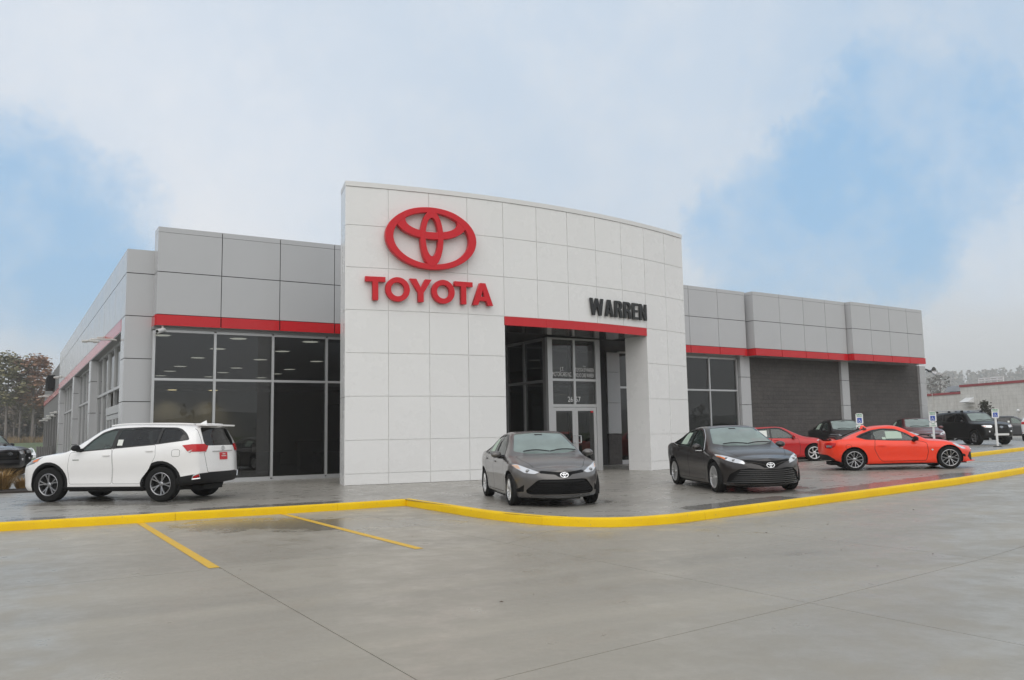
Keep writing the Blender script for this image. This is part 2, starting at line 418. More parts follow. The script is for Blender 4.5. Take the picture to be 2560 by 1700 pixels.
# slabs of the lot, cut apart by sawn joints
JX = [-8.9, -5.2, -1.5, 2.21, 6.08, 9.8, 13.4, 17.0, 20.7, 24.4, 28.1, 31.8, 35.5, 39.2, 42.9]
def JL(k, x):
    if k == 0: return -1.05 + 0.10*x
    if k == 1: return 4.587 + 0.158*(x-2.737) if x > 2.2 else 4.5+0.003*x
    if k == 2: return 10.12 + 0.02*x if x < 6.1 else max(10.24, 11.25 + 0.105*(x-8.5)) + max(0, x-24.4)*.25
    if k == 3: return 17.7
slab_i = 0
for i in range(len(JX)-1):
    xa, xb = JX[i]+0.004, JX[i+1]-0.004
    for k in range(3):
        if k == 2 and xa > 7.3: continue
        bm = bmesh.new(); nx, ny = 3, 4; V = []
        for a in range(nx+1):
            x = xa + (xb-xa)*a/nx; row = []
            for b in range(ny+1):
                y = JL(k, x)+0.004 + (JL(k+1, x)-JL(k, x)-0.008)*b/ny
                row.append(bm.verts.new((x, y, g(x, y)-0.14)))
            V.append(row)
        for a in range(nx):
            for b in range(ny): bm.faces.new((V[a][b], V[a+1][b], V[a+1][b+1], V[a][b+1]))
        ed = [e for e in bm.edges if len(e.link_faces) == 1]
        ex = bmesh.ops.extrude_edge_only(bm, edges=ed)
        for v in ex['geom']:
            if isinstance(v, bmesh.types.BMVert): v.co.z -= 0.03
        from_bm('concrete_slab', bm, m_lot, lot)

# apron inside the kerb
def kerb_y(x):
    best = None
    for (x0, y0), (x1, y1) in zip(KERB, KERB[1:]):
        if x0 < x1 and x0 <= x <= x1:
            y = y0+(y1-y0)*(x-x0)/(x1-x0); best = y if best is None else min(best, y)
    return best if best is not None else 11.0
bm = bmesh.new(); cols = []
def left_y(x):
    for (x0, y0), (x1, y1) in zip(KERB[:4], KERB[1:5]):
        if x <= x1 or x1 == 7.62: return y0+(y1-y0)*(x-x0)/(x1-x0)
axs = [-30, -20, -12, -8, -5, -2.5, 0.03, 1, 2.15, 3.4, 4.7, 5.6, 6.5, 7.2, 7.605, 7.63, 7.68, 7.80, 7.98, 8.20, 8.48, 8.80, 9.2, 9.5] + fr(9.8, 60, 60)
for x in axs:
    y0 = (kerb_y(x) if x > 7.61 else left_y(x)) + 0.06
    ys = [y0 + (max(34.0, y0+14) - y0)*t for t in fr(0, 1, 26)] + [60.0]
    cols.append([bm.verts.new((x, y, g(x, y))) for y in ys])
for a, b in zip(cols, cols[1:]):
    for j in range(len(a)-1): bm.faces.new((a[j], b[j], b[j+1], a[j+1]))
apron = from_bm('concrete_apron', bm, m_apron, smooth=30); tag(apron, kind='structure')
side_drive = grid_sheet('side_drive', fr(-45, 3.0, 12), fr(60, 112, 8), lambda x, y: -0.02-max(0, y-62)*0.012, m_apron); tag(side_drive, kind='structure')
far_lot = grid_sheet('far_lot', fr(60, 100, 8), fr(14, 66, 10), lambda x, y: 0.28, m_apron); tag(far_lot, kind='structure')

# yellow kerb in poured sections
def kerbpaint():
    m, t, p = principled('yellow_kerb_paint'); geo = N(t, 'ShaderNodeNewGeometry'); pos = geo.outputs['Position']
    a = noise(t, pos, 1.3, 6.0, .6); b = noise(t, pos, 16.0, 6.0, .72); d = noise(t, vmath(t, 'MULTIPLY', pos, (1, 1, 3)).outputs[0], 5.0, 6.0, .7)
    c = mixc(t, maprange(t, a, .35, .7), (.86, .56, .004), (.80, .50, .006))
    c = mixc(t, maprange(t, b, .61, .70, 0, .75), c, (.36, .30, .16)); c = mixc(t, maprange(t, d, .60, .78, 0, .45), c, (.30, .22, .06))
    L(t, c, p.inputs['Base Color']); setp(p, rough=.5, spec=.2)
    bp = N(t, 'ShaderNodeBump', Strength=.4, Distance=.006); L(t, b, bp.inputs['Height']); L(t, bp.outputs[0], p.inputs['Normal']); return m
m_yellow = kerbpaint()
def offset_path(pts, d):
    out = []
    for i, p in enumerate(pts):
        a = Vector(pts[max(i-1, 0)]); b = Vector(p); c = Vector(pts[min(i+1, len(pts)-1)])
        t1 = (b-a).normalized() if (b-a).length > 1e-6 else (c-b).normalized(); t2 = (c-b).normalized() if (c-b).length > 1e-6 else t1
        n1 = Vector((-t1.y, t1.x)); n2 = Vector((-t2.y, t2.x)); n = (n1+n2)
        if n.length < 1e-5: n = n1
        n.normalize(); out.append(b + n*(d/max(0.5, n.dot(n1))))
    return out
def kerb_run(name, parent, pts, zlow, ztop, mat, width=0.16):
    prof = [(0.0, zlow), (0.006, ztop-0.035), (0.014, ztop-0.014), (0.034, ztop), (width-0.01, ztop), (width, ztop-0.02), (width, zlow)]
    bm = bmesh.new(); rows = [offset_path(pts, d) for d, z in prof]; V = []
    for i in range(len(pts)):
        V.append([bm.verts.new((rows[k][i].x, rows[k][i].y, g(rows[k][i].x, rows[k][i].y)+prof[k][1])) for k in range(len(prof))])
    for a, b in zip(V, V[1:]):
        for k in range(len(prof)-1): bm.faces.new((a[k], a[k+1], b[k+1], b[k]))
    bm.faces.new(V[0]); bm.faces.new(V[-1][::-1])
    bmesh.ops.recalc_face_normals(bm, faces=bm.faces[:])
    return from_bm(name, bm, mat, parent, smooth=50)
def resample(pts, step=0.25):
    out = [Vector(pts[0])]
    for a, b in zip(pts, pts[1:]):
        a = Vector(a); b = Vector(b); n = max(1, int((b-a).length/step))
        for i in range(1, n+1): out.append(a+(b-a)*i/n)
    return out
kerb = empty('kerb', (0, 0, 0)); tag(kerb, kind='structure')
path = resample(KERB, 0.3)
# cut the run at its construction joints
cuts, acc, seg, last = [], 0.0, [path[0]], 0.0
corner = min(range(len(path)), key=lambda i: (path[i]-Vector((7.62, 17.16))).length)
for i in range(1, len(path)):
    seg.append(path[i]); acc += (path[i]-path[i-1]).length
    if (acc > 3.05 and abs(i-corner) > 3 and len(seg) > 3):
        a, b = seg[-2], seg[-1]; 
        kerb_run('kerb_section', kerb, seg[:-1]+[b-(b-a).normalized()*0.006], -0.175, 0.004, m_yellow); seg = [path[i]]; acc = 0.0
if len(seg) > 1: kerb_run('kerb_section', kerb, seg, -0.175, 0.004, m_yellow)

# raised island further right with its own yellow kerb
K2 = [(33.0, 27.0), (30.2, 23.0), (28.9, 19.6), (29.3, 18.4), (30.3, 18.05), (31.1, 18.2), (34.9, 19.35), (40, 20.9), (50, 24.0), (64, 28.3)]
kerb2 = empty('kerb', (0, 0, 0)); tag(kerb2, kind='structure')
p2 = resample(K2, 0.6)
for i in range(0, len(p2)-1, 6): kerb_run('kerb_section', kerb2, p2[i:i+7], 0.0, 0.142, m_yellow)
bm = bmesh.new(); cols = []
ip = resample(K2[2:], 1.0)
for p in ip: cols.append([bm.verts.new((p.x+(0.05-0.3*t)*1.0, p.y+0.06+t*16, g(p.x, p.y+t*16)*(1-t)+0.161*t+0.14)) for t in fr(0, 1, 6)])
for a, b in zip(cols, cols[1:]):
    for j in range(6): bm.faces.new((a[j], b[j], b[j+1], a[j+1]))
island = from_bm('raised_pavement', bm, m_apron, smooth=30); tag(island, kind='structure')

# painted lines
def strip(name, parent, p, q, w, mat, dz):
    p = Vector(p); q = Vector(q); d = (q-p).normalized(); n = Vector((-d.y, d.x))*w/2; bm = bmesh.new()
    k = max(2, int((q-p).length/0.5)); V = []
    for i in range(k+1):
        c = p+(q-p)*i/k
        V.append([bm.verts.new((c.x+s*n.x, c.y+s*n.y, g(c.x+s*n.x, c.y+s*n.y)+dz)) for s in (-1, 1)])
    for a, b in zip(V, V[1:]): bm.faces.new((a[0], b[0], b[1], a[1]))
    bmesh.ops.recalc_face_normals(bm, faces=bm.faces[:])
    return from_bm(name, bm, mat, parent)
def worn_paint(name, col, under, amt):
    m, t, p = principled(name); geo = N(t, 'ShaderNodeNewGeometry')
    f = noise(t, geo.outputs['Position'], 7.0, 8.0, 0.7)
    L(t, mixc(t, maprange(t, f, 0.48, 0.75, 0.0, amt), col, under), p.inputs['Base Color']); setp(p, rough=0.5); return m
m_line_y = worn_paint('worn_yellow_line', (0.70, 0.42, 0.015), (0.35, 0.29, 0.2), 0.5)
m_line_w = worn_paint('worn_white_line', (0.42, 0.47, 0.53), (0.30, 0.29, 0.27), 0.8)
strip('painted_line', lot, (2.185, 16.62), (2.15, 10.24), 0.125, m_line_y, -0.136)
strip('painted_line', lot, (4.82, 16.8), (4.80, 10.38), 0.125, m_line_y, -0.136)
for a, b, mt in (((27.3, 17.0), (33.0, 13.4), m_line_w), ((29.8, 17.8), (37.5, 14.6), m_line_w), ((33.2, 18.75), (42.0, 15.2), m_line_w), ((36.5, 19.7), (45.0, 16.2), m_line_w), ((24.6, 16.6), (31.5, 13.6), m_line_y)):
    strip('painted_line', apron, a, b, 0.11, mt, 0.004)
# fallen leaves on the lot
bm = bmesh.new(); rl = random.Random(3)
for k in range(40):
    x = rl.uniform(-1, 16); y = rl.uniform(6.0, 15.5 if x < 7 else 9.4); a = rl.uniform(0, PI); s = rl.uniform(0.008, 0.018)
    z = g(x, y)-0.137
    vs = [bm.verts.new((x+math.cos(a+q)*s*w, y+math.sin(a+q)*s*w, z+h)) for q, w, h in ((0, 1.4, 0.004), (1.3, .55, .012), (PI, 1.2, .003), (PI+1.2, .5, .01))]
    bm.faces.new(vs)
lv = from_bm('leaf_litter', bm, simple('fallen_leaf', (0.10, 0.05, 0.022), 0.8)); tag(lv, 'scattered small brown fallen leaves on the grey concrete lot', 'leaves', kind='stuff')

# ================================================================== DEALERSHIP BUILDING
BLD = empty('car_showroom', (13, 28, 0))
tag(BLD, 'long grey panelled car showroom with tall curved white entrance portal and red band', 'building')
BLD.location = (0, 0, 0)
ZT, ZM, ZR, ZB = 7.81, 6.425, 5.118, 4.782
GAP = 0.024
def part(name, mat, lo, hi, M=None): return box(name, BLD, lo, hi, mat, M)

# --- entrance portal: shallow arc, eleven panels wide
PC = Vector((8.13, 22.46)); PE = Vector((21.46, 23.05)); ch = (PE-PC).length; sag = 0.87
PRAD = ch*ch/(8*sag)+sag/2
pm = (PC+PE)/2; pd = (PE-PC).normalized(); pn = Vector((pd.y, -pd.x))   # towards the viewer
pcen = pm + pn*sag - pn*PRAD
half = math.asin(ch/2/PRAD); PLEN = 2*half*PRAD
def arc(s, back=0.0):
    a = -half + s/PRAD
    n = pn*math.cos(a) + pd*math.sin(a)
    return pcen + n*(PRAD-back), n
PW = PLEN/11
PTH = 0.95
ROWS = [0.0, 0.31, 1.235, 2.462, 3.688, 4.915, 6.141, 7.368, 8.50]
def arc_band(bm, s0, s1, b0, b1, z0, z1, mi=0, n=None):
    """solid following the arc between depths b0 and b1"""
    n = n or max(1, int((s1-s0)/0.4)); V = []
    for i in range(n+1):
        s = s0+(s1-s0)*i/n
        V.append([bm.verts.new((*arc(s, b)[0], z)) for b, z in ((b0, z0), (b1, z0), (b1, z1), (b0, z1))])
    for a, b in zip(V, V[1:]):
        for k in range(4):
            f = bm.faces.new((a[k], b[k], b[(k+1) % 4], a[(k+1) % 4])); f.material_index = mi
    bm.faces.new(V[0]); bm.faces.new(V[-1][::-1])
bm = bmesh.new()
for s0, s1, z0, z1 in ((0.02, 4*PW-0.002, 0, 8.5), (4*PW, 9*PW, 4.915, 8.5), (9*PW+0.002, 11*PW-0.02, 0, 8.5)):
    arc_band(bm, s0, s1, 0.010, PTH, z0, z1)
bmesh.ops.recalc_face_normals(bm, faces=bm.faces[:])
portal = from_bm('entrance_portal', bm, [m_joint_light], BLD)
pg = 0.009
# reuse one mesh per panel size
_pm = {}
for c in range(11):
    for r_ in range(8):
        if 4 <= c < 9 and r_ < 5: continue
        z0, z1 = ROWS[r_], ROWS[r_+1]; key = round(z1-z0, 3)
        if key not in _pm:
            bm = bmesh.new(); bbox(bm, (-PW/2+pg, -0.028, pg), (PW/2-pg, 0.0, z1-z0-pg))
            me = bpy.data.meshes.new('panel'); bm.to_mesh(me); bm.free(); me.materials.append(m_white_panel); _pm[key] = me
        p, n = arc((c+0.5)*PW, 0.022); ex = Vector((-n.y, n.x, 0)); jit = random.uniform(-0.0025, 0.0025)
        ex = (ex + Vector((n.x, n.y, 0))*jit).normalized()
        link('panel', _pm[key], None, portal, frame((p.x, p.y, z0), ex))
# trims: coping, end faces, reveals, soffit
bm = bmesh.new(); arc_band(bm, -0.015, PLEN+0.015, -0.03, PTH+0.03, 8.503, 8.645, n=33); bmesh.ops.recalc_face_normals(bm, faces=bm.faces[:])
from_bm('coping', bm, m_white_trim, portal, smooth=30)
for s0, s1 in ((-0.01, 0.017), (PLEN-0.017, PLEN+0.01)):
    for z0, z1 in zip([0, 2.45, 4.9, 7.35], [2.44, 4.89, 7.34, 8.50]):
        bm = bmesh.new(); arc_band(bm, s0, s1, -0.012, PTH+0.01, z0, z1, n=1); bmesh.ops.recalc_face_normals(bm, faces=bm.faces[:])
        from_bm('end_trim', bm, m_white_panel, portal)
for s0, s1 in ((4*PW-0.06, 4*PW+0.004), (9*PW-0.004, 9*PW+0.05)):
    for z0, z1 in zip([0, 0.31, 1.235, 2.462, 3.688], [0.302, 1.227, 2.454, 3.68, 4.64]):
        bm = bmesh.new(); arc_band(bm, s0, s1, -0.014, PTH+0.012, z0, z1, n=1); bmesh.ops.recalc_face_normals(bm, faces=bm.faces[:])
        from_bm('reveal_trim', bm, m_white_panel, portal)
for i in range(4):
    s0 = 4*PW+0.004 + (5*PW-0.008)*i/4; s1 = s0+(5*PW-0.008)/4-0.004
    bm = bmesh.new(); arc_band(bm, s0, s1, -0.03, 0.10, 4.645, 4.912, n=4); bmesh.ops.recalc_face_normals(bm, faces=bm.faces[:])
    from_bm('red_band', bm, m_red_panel, portal, smooth=30)
bm = bmesh.new(); arc_band(bm, 4*PW+0.006, 9*PW-0.006, 0.103, PTH+0.6, 4.66, 4.90, n=10); bmesh.ops.recalc_face_normals(bm, faces=bm.faces[:])
from_bm('soffit', bm, m_soffit, portal)

# --- grey parapet blocks
def block(M, x0, x1, joints, y0, y1, ztop=ZT, leftret=True, rightret=False, lastpart=True):
    """panelled box parapet with red band below, in local frame M: front face at y0"""
    core = part('parapet', m_joint_dark, (x0+0.03, y0+0.03, ZB+0.03), (x1-0.03, y1, ztop-0.02), M)
    xs = [x0]+joints+[x1]
    Mi = M
    for a, b in zip(xs, xs[1:]):
        ga = 0 if a == x0 else GAP/2; gb = 0 if b == x1 else GAP/2
        for z0, z1 in ((ZR+GAP/2, ZM-GAP/2), (ZM+GAP/2, ztop-0.165), (ztop-0.155, ztop)):
            o = box('panel', core, (a+ga, y0, z0), (b-gb, y0+0.028, z1), m_grey_panel, Mi)
        box('red_band', core, (a+ga*1.5, y0-0.035, ZB), (b-gb*1.5, y0+0.05, ZR-0.012), m_red_panel, Mi)
    for do, xx, sgn in ((leftret, x0, 1), (rightret, x1, -1)):
        if not do: continue
        for z0, z1 in ((ZR+GAP/2, ZM-GAP/2), (ZM+GAP/2, ztop-0.165), (ztop-0.155, ztop)):
            box('panel', core, (xx+0.001*sgn, y0+0.029, z0), (xx+0.029*sgn, y1, z1), m_grey_panel, Mi)
        box('red_band', core, (xx-0.033*sgn, y0+0.051, ZB), (xx+0.02*sgn, y1, ZR-0.012), m_red_panel, Mi)
    box('coping', core, (x0, y0+0.029, ztop-0.012), (x1, y1, ztop+0.004), m_grey_panel, Mi)
    box('soffit_panel', core, (x0+0.001, y0+0.052, ZB+0.004), (x1-0.001, y1, ZB+0.026), m_grey_panel, Mi)
    return core
I4 = Matrix()
YF, YW, YC = 26.886, 27.136, 27.54
block(I4, 3.80, 13.3, [5.68, 7.515, 9.35, 11.185], YF, YC+0.05)

# --- showroom window wall, a grid of mullions, transoms and panes
def window_grid(M, xs, zs, y, gmat, fw=0.075, depth=0.14, fmat=None, skip=(), tilt=0.0016):
    """mullions at xs, transoms at zs (first and last are the outer frame); panes between"""
    fmat = fmat or m_alu
    for x in xs: box('mullion', BLD, (x-fw/2, y, zs[0]), (x+fw/2, y+depth, zs[-1]), fmat, M)
    for a, b in zip(xs, xs[1:]):
        for z in zs: 
            if (a, z) in skip: continue
            box('transom', BLD, (a+fw/2+0.001, y+0.004, z-fw/2), (b-fw/2-0.001, y+depth-0.004, z+fw/2), fmat, M)
        for c, d in zip(zs, zs[1:]):
            if (a, c) in skip: continue
            bm = bmesh.new(); w, h = (b-a-fw+0.01)/2, (d-c-fw+0.01)/2
            vs = [bm.verts.new(p) for p in ((-w, 0, -h), (w, 0, -h), (w, 0, h), (-w, 0, h))]; bm.faces.new(vs)
            me = bpy.data.meshes.new('pane'); bm.to_mesh(me); bm.free(); me.materials.append(gmat)
            rt = Matrix.Rotation(random.uniform(-tilt, tilt), 4, 'X') @ Matrix.Rotation(random.uniform(-tilt, tilt), 4, 'Z')
            link('pane', me, None, BLD, M @ Matrix.Translation(((a+b)/2, y+depth*0.45, (c+d)/2)) @ rt)
window_grid(I4, [3.80, 5.58, 7.39, 9.185, 11.0, 12.8, 14.4, 15.95], [0.09, 3.17, 4.65], YW, m_store_glass)
part('window_sill', m_alu, (3.76, YW-0.03, -0.02), (16.0, YW+0.16, 0.052))
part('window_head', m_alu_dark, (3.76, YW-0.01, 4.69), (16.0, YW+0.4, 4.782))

# --- corner column and left side wall
XC = 3.022
corner = part('corner_column', m_joint_dark, (XC+0.02, YC+0.02, 0), (3.86, YC+0.92, 7.14))
zc_ = [0, 1.2, 2.508, 3.813, 5.118, 6.434, 7.18]
for z0, z1 in zip(zc_, zc_[1:]):
    box('panel', corner, (XC, YC, z0+GAP/2), (3.84, YC+0.026, z1-GAP/2), m_grey_panel)
    box('panel', corner, (XC, YC+0.027, z0+GAP/2), (XC+0.026, YC+0.95, z1-GAP/2), m_grey_panel)
part('coping', m_grey_panel, (XC+0.027, YC+0.03, 7.14), (3.84, YC+0.9, 7.182))
SIDE = empty_side = part('side_wall', m_joint_dark, (XC+0.03, YC+0.96, 5.13), (XC+0.5, 62.4, 7.15))
ys = [YC+0.95]
while ys[-1] < 61.5: ys.append(min(62.5, ys[-1]+1.83))
for a, b in zip(ys, ys[1:]):
    for z0, z1 in ((5.118, 6.434), (6.434, 7.18)):
        box('panel', SIDE, (XC, a+GAP/2, z0+GAP/2), (XC+0.026, b-GAP/2, z1-GAP/2), m_grey_panel)
part('coping', m_grey_panel, (XC+0.03, YC+0.9, 7.152), (XC+0.55, 62.5, 7.186))
part('red_band', m_red_panel, (XC-0.006, YC+0.96, 4.74), (XC+0.06, 62.5, 5.11))
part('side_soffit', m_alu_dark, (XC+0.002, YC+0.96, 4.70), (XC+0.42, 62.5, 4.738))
MS = frame((XC+0.25, 0, 0), (0, -1, 0))          # local x runs back towards the street, y into the building
bays = [(28.5, 38.75), (39.8, 48.55), (49.6, 60.75)]
for k, (a, b) in enumerate(bays):
    n = 5 if k != 1 else 4
    mx = [-b + (b-a)*i/n for i in range(n+1)]
    skip = []
    if k == 0:
        skip = [(mx[2], 0.09), (mx[3], 0.09)]
    window_grid(MS, mx, [0.09, 3.15, 4.66], 0.0, m_side_glass, fw=0.09, skip=skip, tilt=0.003)
    if k == 0:
        xa, xb = mx[2]+0.05, mx[4]-0.05
        box('mullion', BLD, ((xa+xb)/2-0.045, 0, 2.55), ((xa+xb)/2+0.045, 0.14, 3.1), m_alu, MS)
        box('door_frame', BLD, (xa, -0.03, 2.28), (xb, 0.16, 2.55), m_alu, MS)
        for q in (0, 1):
            x0 = xa+(xb-xa)/2*q+0.02; x1 = xa+(xb-xa)/2*(q+1)-0.02
            bm = bmesh.new()
            for lo, hi in (((x0, 0, 0.01), (x0+0.12, 0.06, 2.26)), ((x1-0.12, 0, 0.01), (x1, 0.06, 2.26)), ((x0+0.12, 0, 0.01), (x1-0.12, 0.06, 0.2)), ((x0+0.12, 0, 2.1), (x1-0.12, 0.06, 2.26)), (((x0+x1)/2-0.05, 0, 0.2), ((x0+x1)/2+0.05, 0.06, 2.1))): bbox(bm, lo, hi)
            dr = from_bm('side_door', bm, m_alu, BLD, MS)
            bm = bmesh.new(); bm.faces.new([bm.verts.new(p) for p in ((x0+.12, .03, .2), (x1-.12, .03, .2), (x1-.12, .03, 2.1), (x0+.12, .03, 2.1))]); from_bm('pane', bm, m_side_glass, dr)
    for z in (0.5, 2.6):
        pass
def pier(a, b):
    for z0, z1 in zip([0, 1.2, 2.508, 3.813], [1.2, 2.508, 3.813, 4.70]):
        box('pier_panel', BLD, (XC+0.004, a, z0+GAP/2), (XC+0.32, b, z1-GAP/2), m_grey_panel)
    part('pier', m_joint_dark, (XC+0.03, a+0.02, 0), (XC+0.30, b-0.02, 4.69))
for a, b in ((38.80, 39.75), (48.6, 49.55), (60.8, 62.5)): pier(a, b)
part('side_plinth', m_alu_dark, (XC+0.2, 28.5, 0), (XC+0.45, 60.8, 0.045))
# service wing beyond, darker cladding
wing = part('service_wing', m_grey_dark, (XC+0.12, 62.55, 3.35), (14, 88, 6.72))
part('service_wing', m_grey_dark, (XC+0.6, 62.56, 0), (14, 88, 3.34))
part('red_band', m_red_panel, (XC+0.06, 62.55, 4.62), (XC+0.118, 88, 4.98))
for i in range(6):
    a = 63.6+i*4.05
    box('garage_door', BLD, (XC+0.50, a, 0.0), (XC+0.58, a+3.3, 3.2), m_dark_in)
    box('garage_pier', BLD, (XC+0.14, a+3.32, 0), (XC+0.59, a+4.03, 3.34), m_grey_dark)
bm = bmesh.new()
bbox(bm, (XC-0.35, 70.2, 5.25), (XC+0.10, 73.4, 6.25))
for i in range(7): bbox(bm, (XC-0.40, 70.25, 5.3+i*0.13), (XC-0.352, 73.35, 5.36+i*0.13))
from_bm('wall_louvre', bm, m_black_plastic, BLD)

# --- roof, floors and interior
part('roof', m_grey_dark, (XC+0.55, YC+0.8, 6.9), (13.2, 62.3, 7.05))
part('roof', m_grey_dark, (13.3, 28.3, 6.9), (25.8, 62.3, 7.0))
part('showroom_floor', m_floor_in, (XC+0.4, YW+0.18, -0.02), (25.5, 61.5, 0.012))
part('ceiling', m_ceil_in, (XC+0.45, YW+0.45, 4.95), (25.5, 61.5, 5.05))
part('interior_wall', m_wall_in, (4.2, 44.0, 0.012), (25.3, 44.2, 3.74))
part('interior_wall', m_wall_in, (4.2, 61.0, 0.012), (25.3, 61.2, 4.94))
part('interior_wall', m_dark_in, (14.6, 33.0, 0.012), (14.75, 44.0, 3.0))
part('interior_wall', m_wall_in, (25.4, 29.5, 0.012), (25.55, 44.0, 4.95))
part('soffit_beam', m_wall_in, (4.2, 41.8, 3.75), (25.3, 44.2, 3.92))
m_lamp = emit('ceiling_lamp_glow', (1.0, 0.96, 0.84), 0.9)
m_lamp_warm = emit('warm_lamp_glow', (1.0, 0.80, 0.45), 4.0)
def disc_lamp(p, r, mat):
    bm = bmesh.new(); lathe(bm, [(r+0.03, 0.03), (r+0.03, 0.0), (r, -0.004)], 16, 'z'); 
    o = from_bm('ceiling_light', bm, m_white_plastic, BLD, Matrix.Translation(p))
    bm = bmesh.new(); bmesh.ops.create_circle(bm, cap_ends=True, segments=16, radius=r); bmesh.ops.reverse_faces(bm, faces=bm.faces[:])
    from_bm('lamp_disc', bm, mat, o, Matrix.Translation((0, 0, -0.003)))
ZW = lambda x, y: (380+x/3.408, 780+y/3.408)
for q in ((80, 198), (735, 227), (1350, 254), (560, 314), (1110, 335), (390, 390), (922, 406), (1402, 421), (240, 463), (720, 477), (1170, 489), (150, 504), (605, 516), (1060, 527), (75, 543), (490, 552), (930, 560)):
    p = on_z(*ZW(*q), 4.93)
    if p.y < 60: disc_lamp(p, 0.30, m_lamp)
for q in ((310, 620), (685, 626)):
    p = on_z(*ZW(*q), 3.735); p.y = min(p.y, 43.2); disc_lamp(Vector((p.x, 42.9, 3.735)), 0.22, m_lamp_warm)
    ld = bpy.data.lights.new('wall_washer', 'SPOT'); ld.energy = 130; ld.color = (1.0, 0.82, 0.52); ld.spot_size = R(95); ld.spot_blend = 0.9; ld.shadow_soft_size = 0.15
    lo_ = bpy.data.objects.new('wall_washer', ld); COL.objects.link(lo_); lo_.location = (p.x, 42.9, 3.70); lo_.rotation_euler = (R(28), 0, 0)
for x0, y0, w, d, h in ((5.2, 33, 1.6, .8, 1.05), (8.2, 35, 1.8, .8, .78), (10.4, 31.5, 1.6, .8, .78), (6.5, 38.5, 3.2, .7, 1.15), (11.6, 38, 2.2, .7, 1.2), (17.2, 33.5, 3.2, .9, 1.1), (21.5, 33.0, 1.6, .8, .8)):
    bm = bmesh.new(); bbox(bm, (x0, y0, h-0.05), (x0+w, y0+d, h)); bbox(bm, (x0+.08, y0+.1, .012), (x0+w-.08, y0+d-.06, h-.05)); from_bm('showroom_desk', bm, m_dark_in, BLD)

# --- vestibule with the doors
VX0, VX1, VY = 16.04, 18.30, 24.10
part('vestibule_post', m_alu, (VX0, VY, 0), (VX0+0.19, VY+0.15, 4.655))
part('vestibule_post', m_alu, (18.095, VY, 0), (VX1, VY+0.15, 4.655))
part('vestibule_head', m_alu, (VX0+0.191, VY+0.004, 4.60), (18.094, VY+0.14, 4.655))
part('vestibule_transom', m_alu, (VX0+0.191, VY+0.004, 3.14), (18.094, VY+0.14, 3.222))
part('vestibule_transom', m_alu, (VX0+0.191, VY+0.004, 2.235), (18.094, VY+0.14, 2.33))
part('vestibule_mullion', m_alu, (17.118, VY, 2.331), (17.206, VY+0.14, 3.139))
part('vestibule_mullion', m_alu, (17.118, VY, 3.223), (17.206, VY+0.14, 4.599))
for x0, x1 in ((16.231, 17.118), (17.206, 18.095)):
    for z0, z1 in ((2.33, 3.14), (3.222, 4.60)):
        bm = bmesh.new(); bm.faces.new([bm.verts.new(p) for p in ((x0, VY+.07, z0), (x1, VY+.07, z0), (x1, VY+.07, z1), (x0, VY+.07, z1))]); from_bm('pane', bm, m_store_glass, BLD)
for x0, x1, hs in ((16.24, 17.162, 1), (17.166, 18.088, -1)):
    bm = bmesh.new()
    bbox(bm, (x0, VY+.03, .015), (x0+.115, VY+.09, 2.222)); bbox(bm, (x1-.115, VY+.03, .015), (x1, VY+.09, 2.222))
    bbox(bm, (x0+.115, VY+.03, .015), (x1-.115, VY+.09, .34)); bbox(bm, (x0+.115, VY+.03, 2.10), (x1-.115, VY+.09, 2.222))
    dr = from_bm('door', bm, m_alu, BLD)
    bm = bmesh.new(); bm.faces.new([bm.verts.new(p) for p in ((x0+.115, VY+.06, .34), (x1-.115, VY+.06, .34), (x1-.115, VY+.06, 2.10), (x0+.115, VY+.06, 2.10))]); from_bm('pane', bm, m_store_glass, dr)
    xh = x1-.06 if hs > 0 else x0+.06
    bm = bmesh.new(); sx = -0.0 if hs > 0 else 0.0
    tube(bm, [(xh, VY+.03, 1.235), (xh, VY-.05, 1.235), (xh+0.11*(-hs if hs > 0 else 1), VY-.05, 1.235), (xh+0.11*(-hs if hs > 0 else 1), VY-.05, .985), (xh, VY-.05, .985), (xh, VY+.03, .985)], 0.014, 8)
    from_bm('door_handle', bm, m_chrome, dr, smooth=50)
bm = bmesh.new(); bbox(bm, (17.86, VY+.052, 2.04), (17.97, VY+.058, 2.10)); from_bm('door_sticker', bm, m_red_sign, BLD)
MV = frame((VX0+0.01, VY, 0), (0, -1, 0))
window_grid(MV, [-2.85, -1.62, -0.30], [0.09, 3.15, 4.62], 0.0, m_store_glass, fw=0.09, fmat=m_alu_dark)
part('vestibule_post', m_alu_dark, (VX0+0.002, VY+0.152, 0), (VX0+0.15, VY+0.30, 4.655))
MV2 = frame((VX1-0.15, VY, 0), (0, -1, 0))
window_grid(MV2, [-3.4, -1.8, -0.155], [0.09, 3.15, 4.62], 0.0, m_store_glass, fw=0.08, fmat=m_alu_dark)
part('vestibule_ceiling', m_dark_in, (VX0+.02, VY+.16, 4.66), (VX1-.02, 27.3, 4.72))
part('canopy', m_soffit, (9.9, 23.6, 4.91), (20.2, 27.1, 5.1))
part('canopy_soffit', m_dark_in, (13.05, 24.0, 4.74), (20.0, 27.2, 4.90))
part('canopy_soffit', m_dark_in, (20.01, 25.7, 4.68), (23.4, 27.5, 4.90))
part('canopy_soffit', m_dark_in, (20.01, 24.4, 4.682), (21.9, 25.69, 4.90))
part('canopy_soffit', m_dark_in, (18.33, 24.3, 4.68), (20.0, 27.5, 4.735))
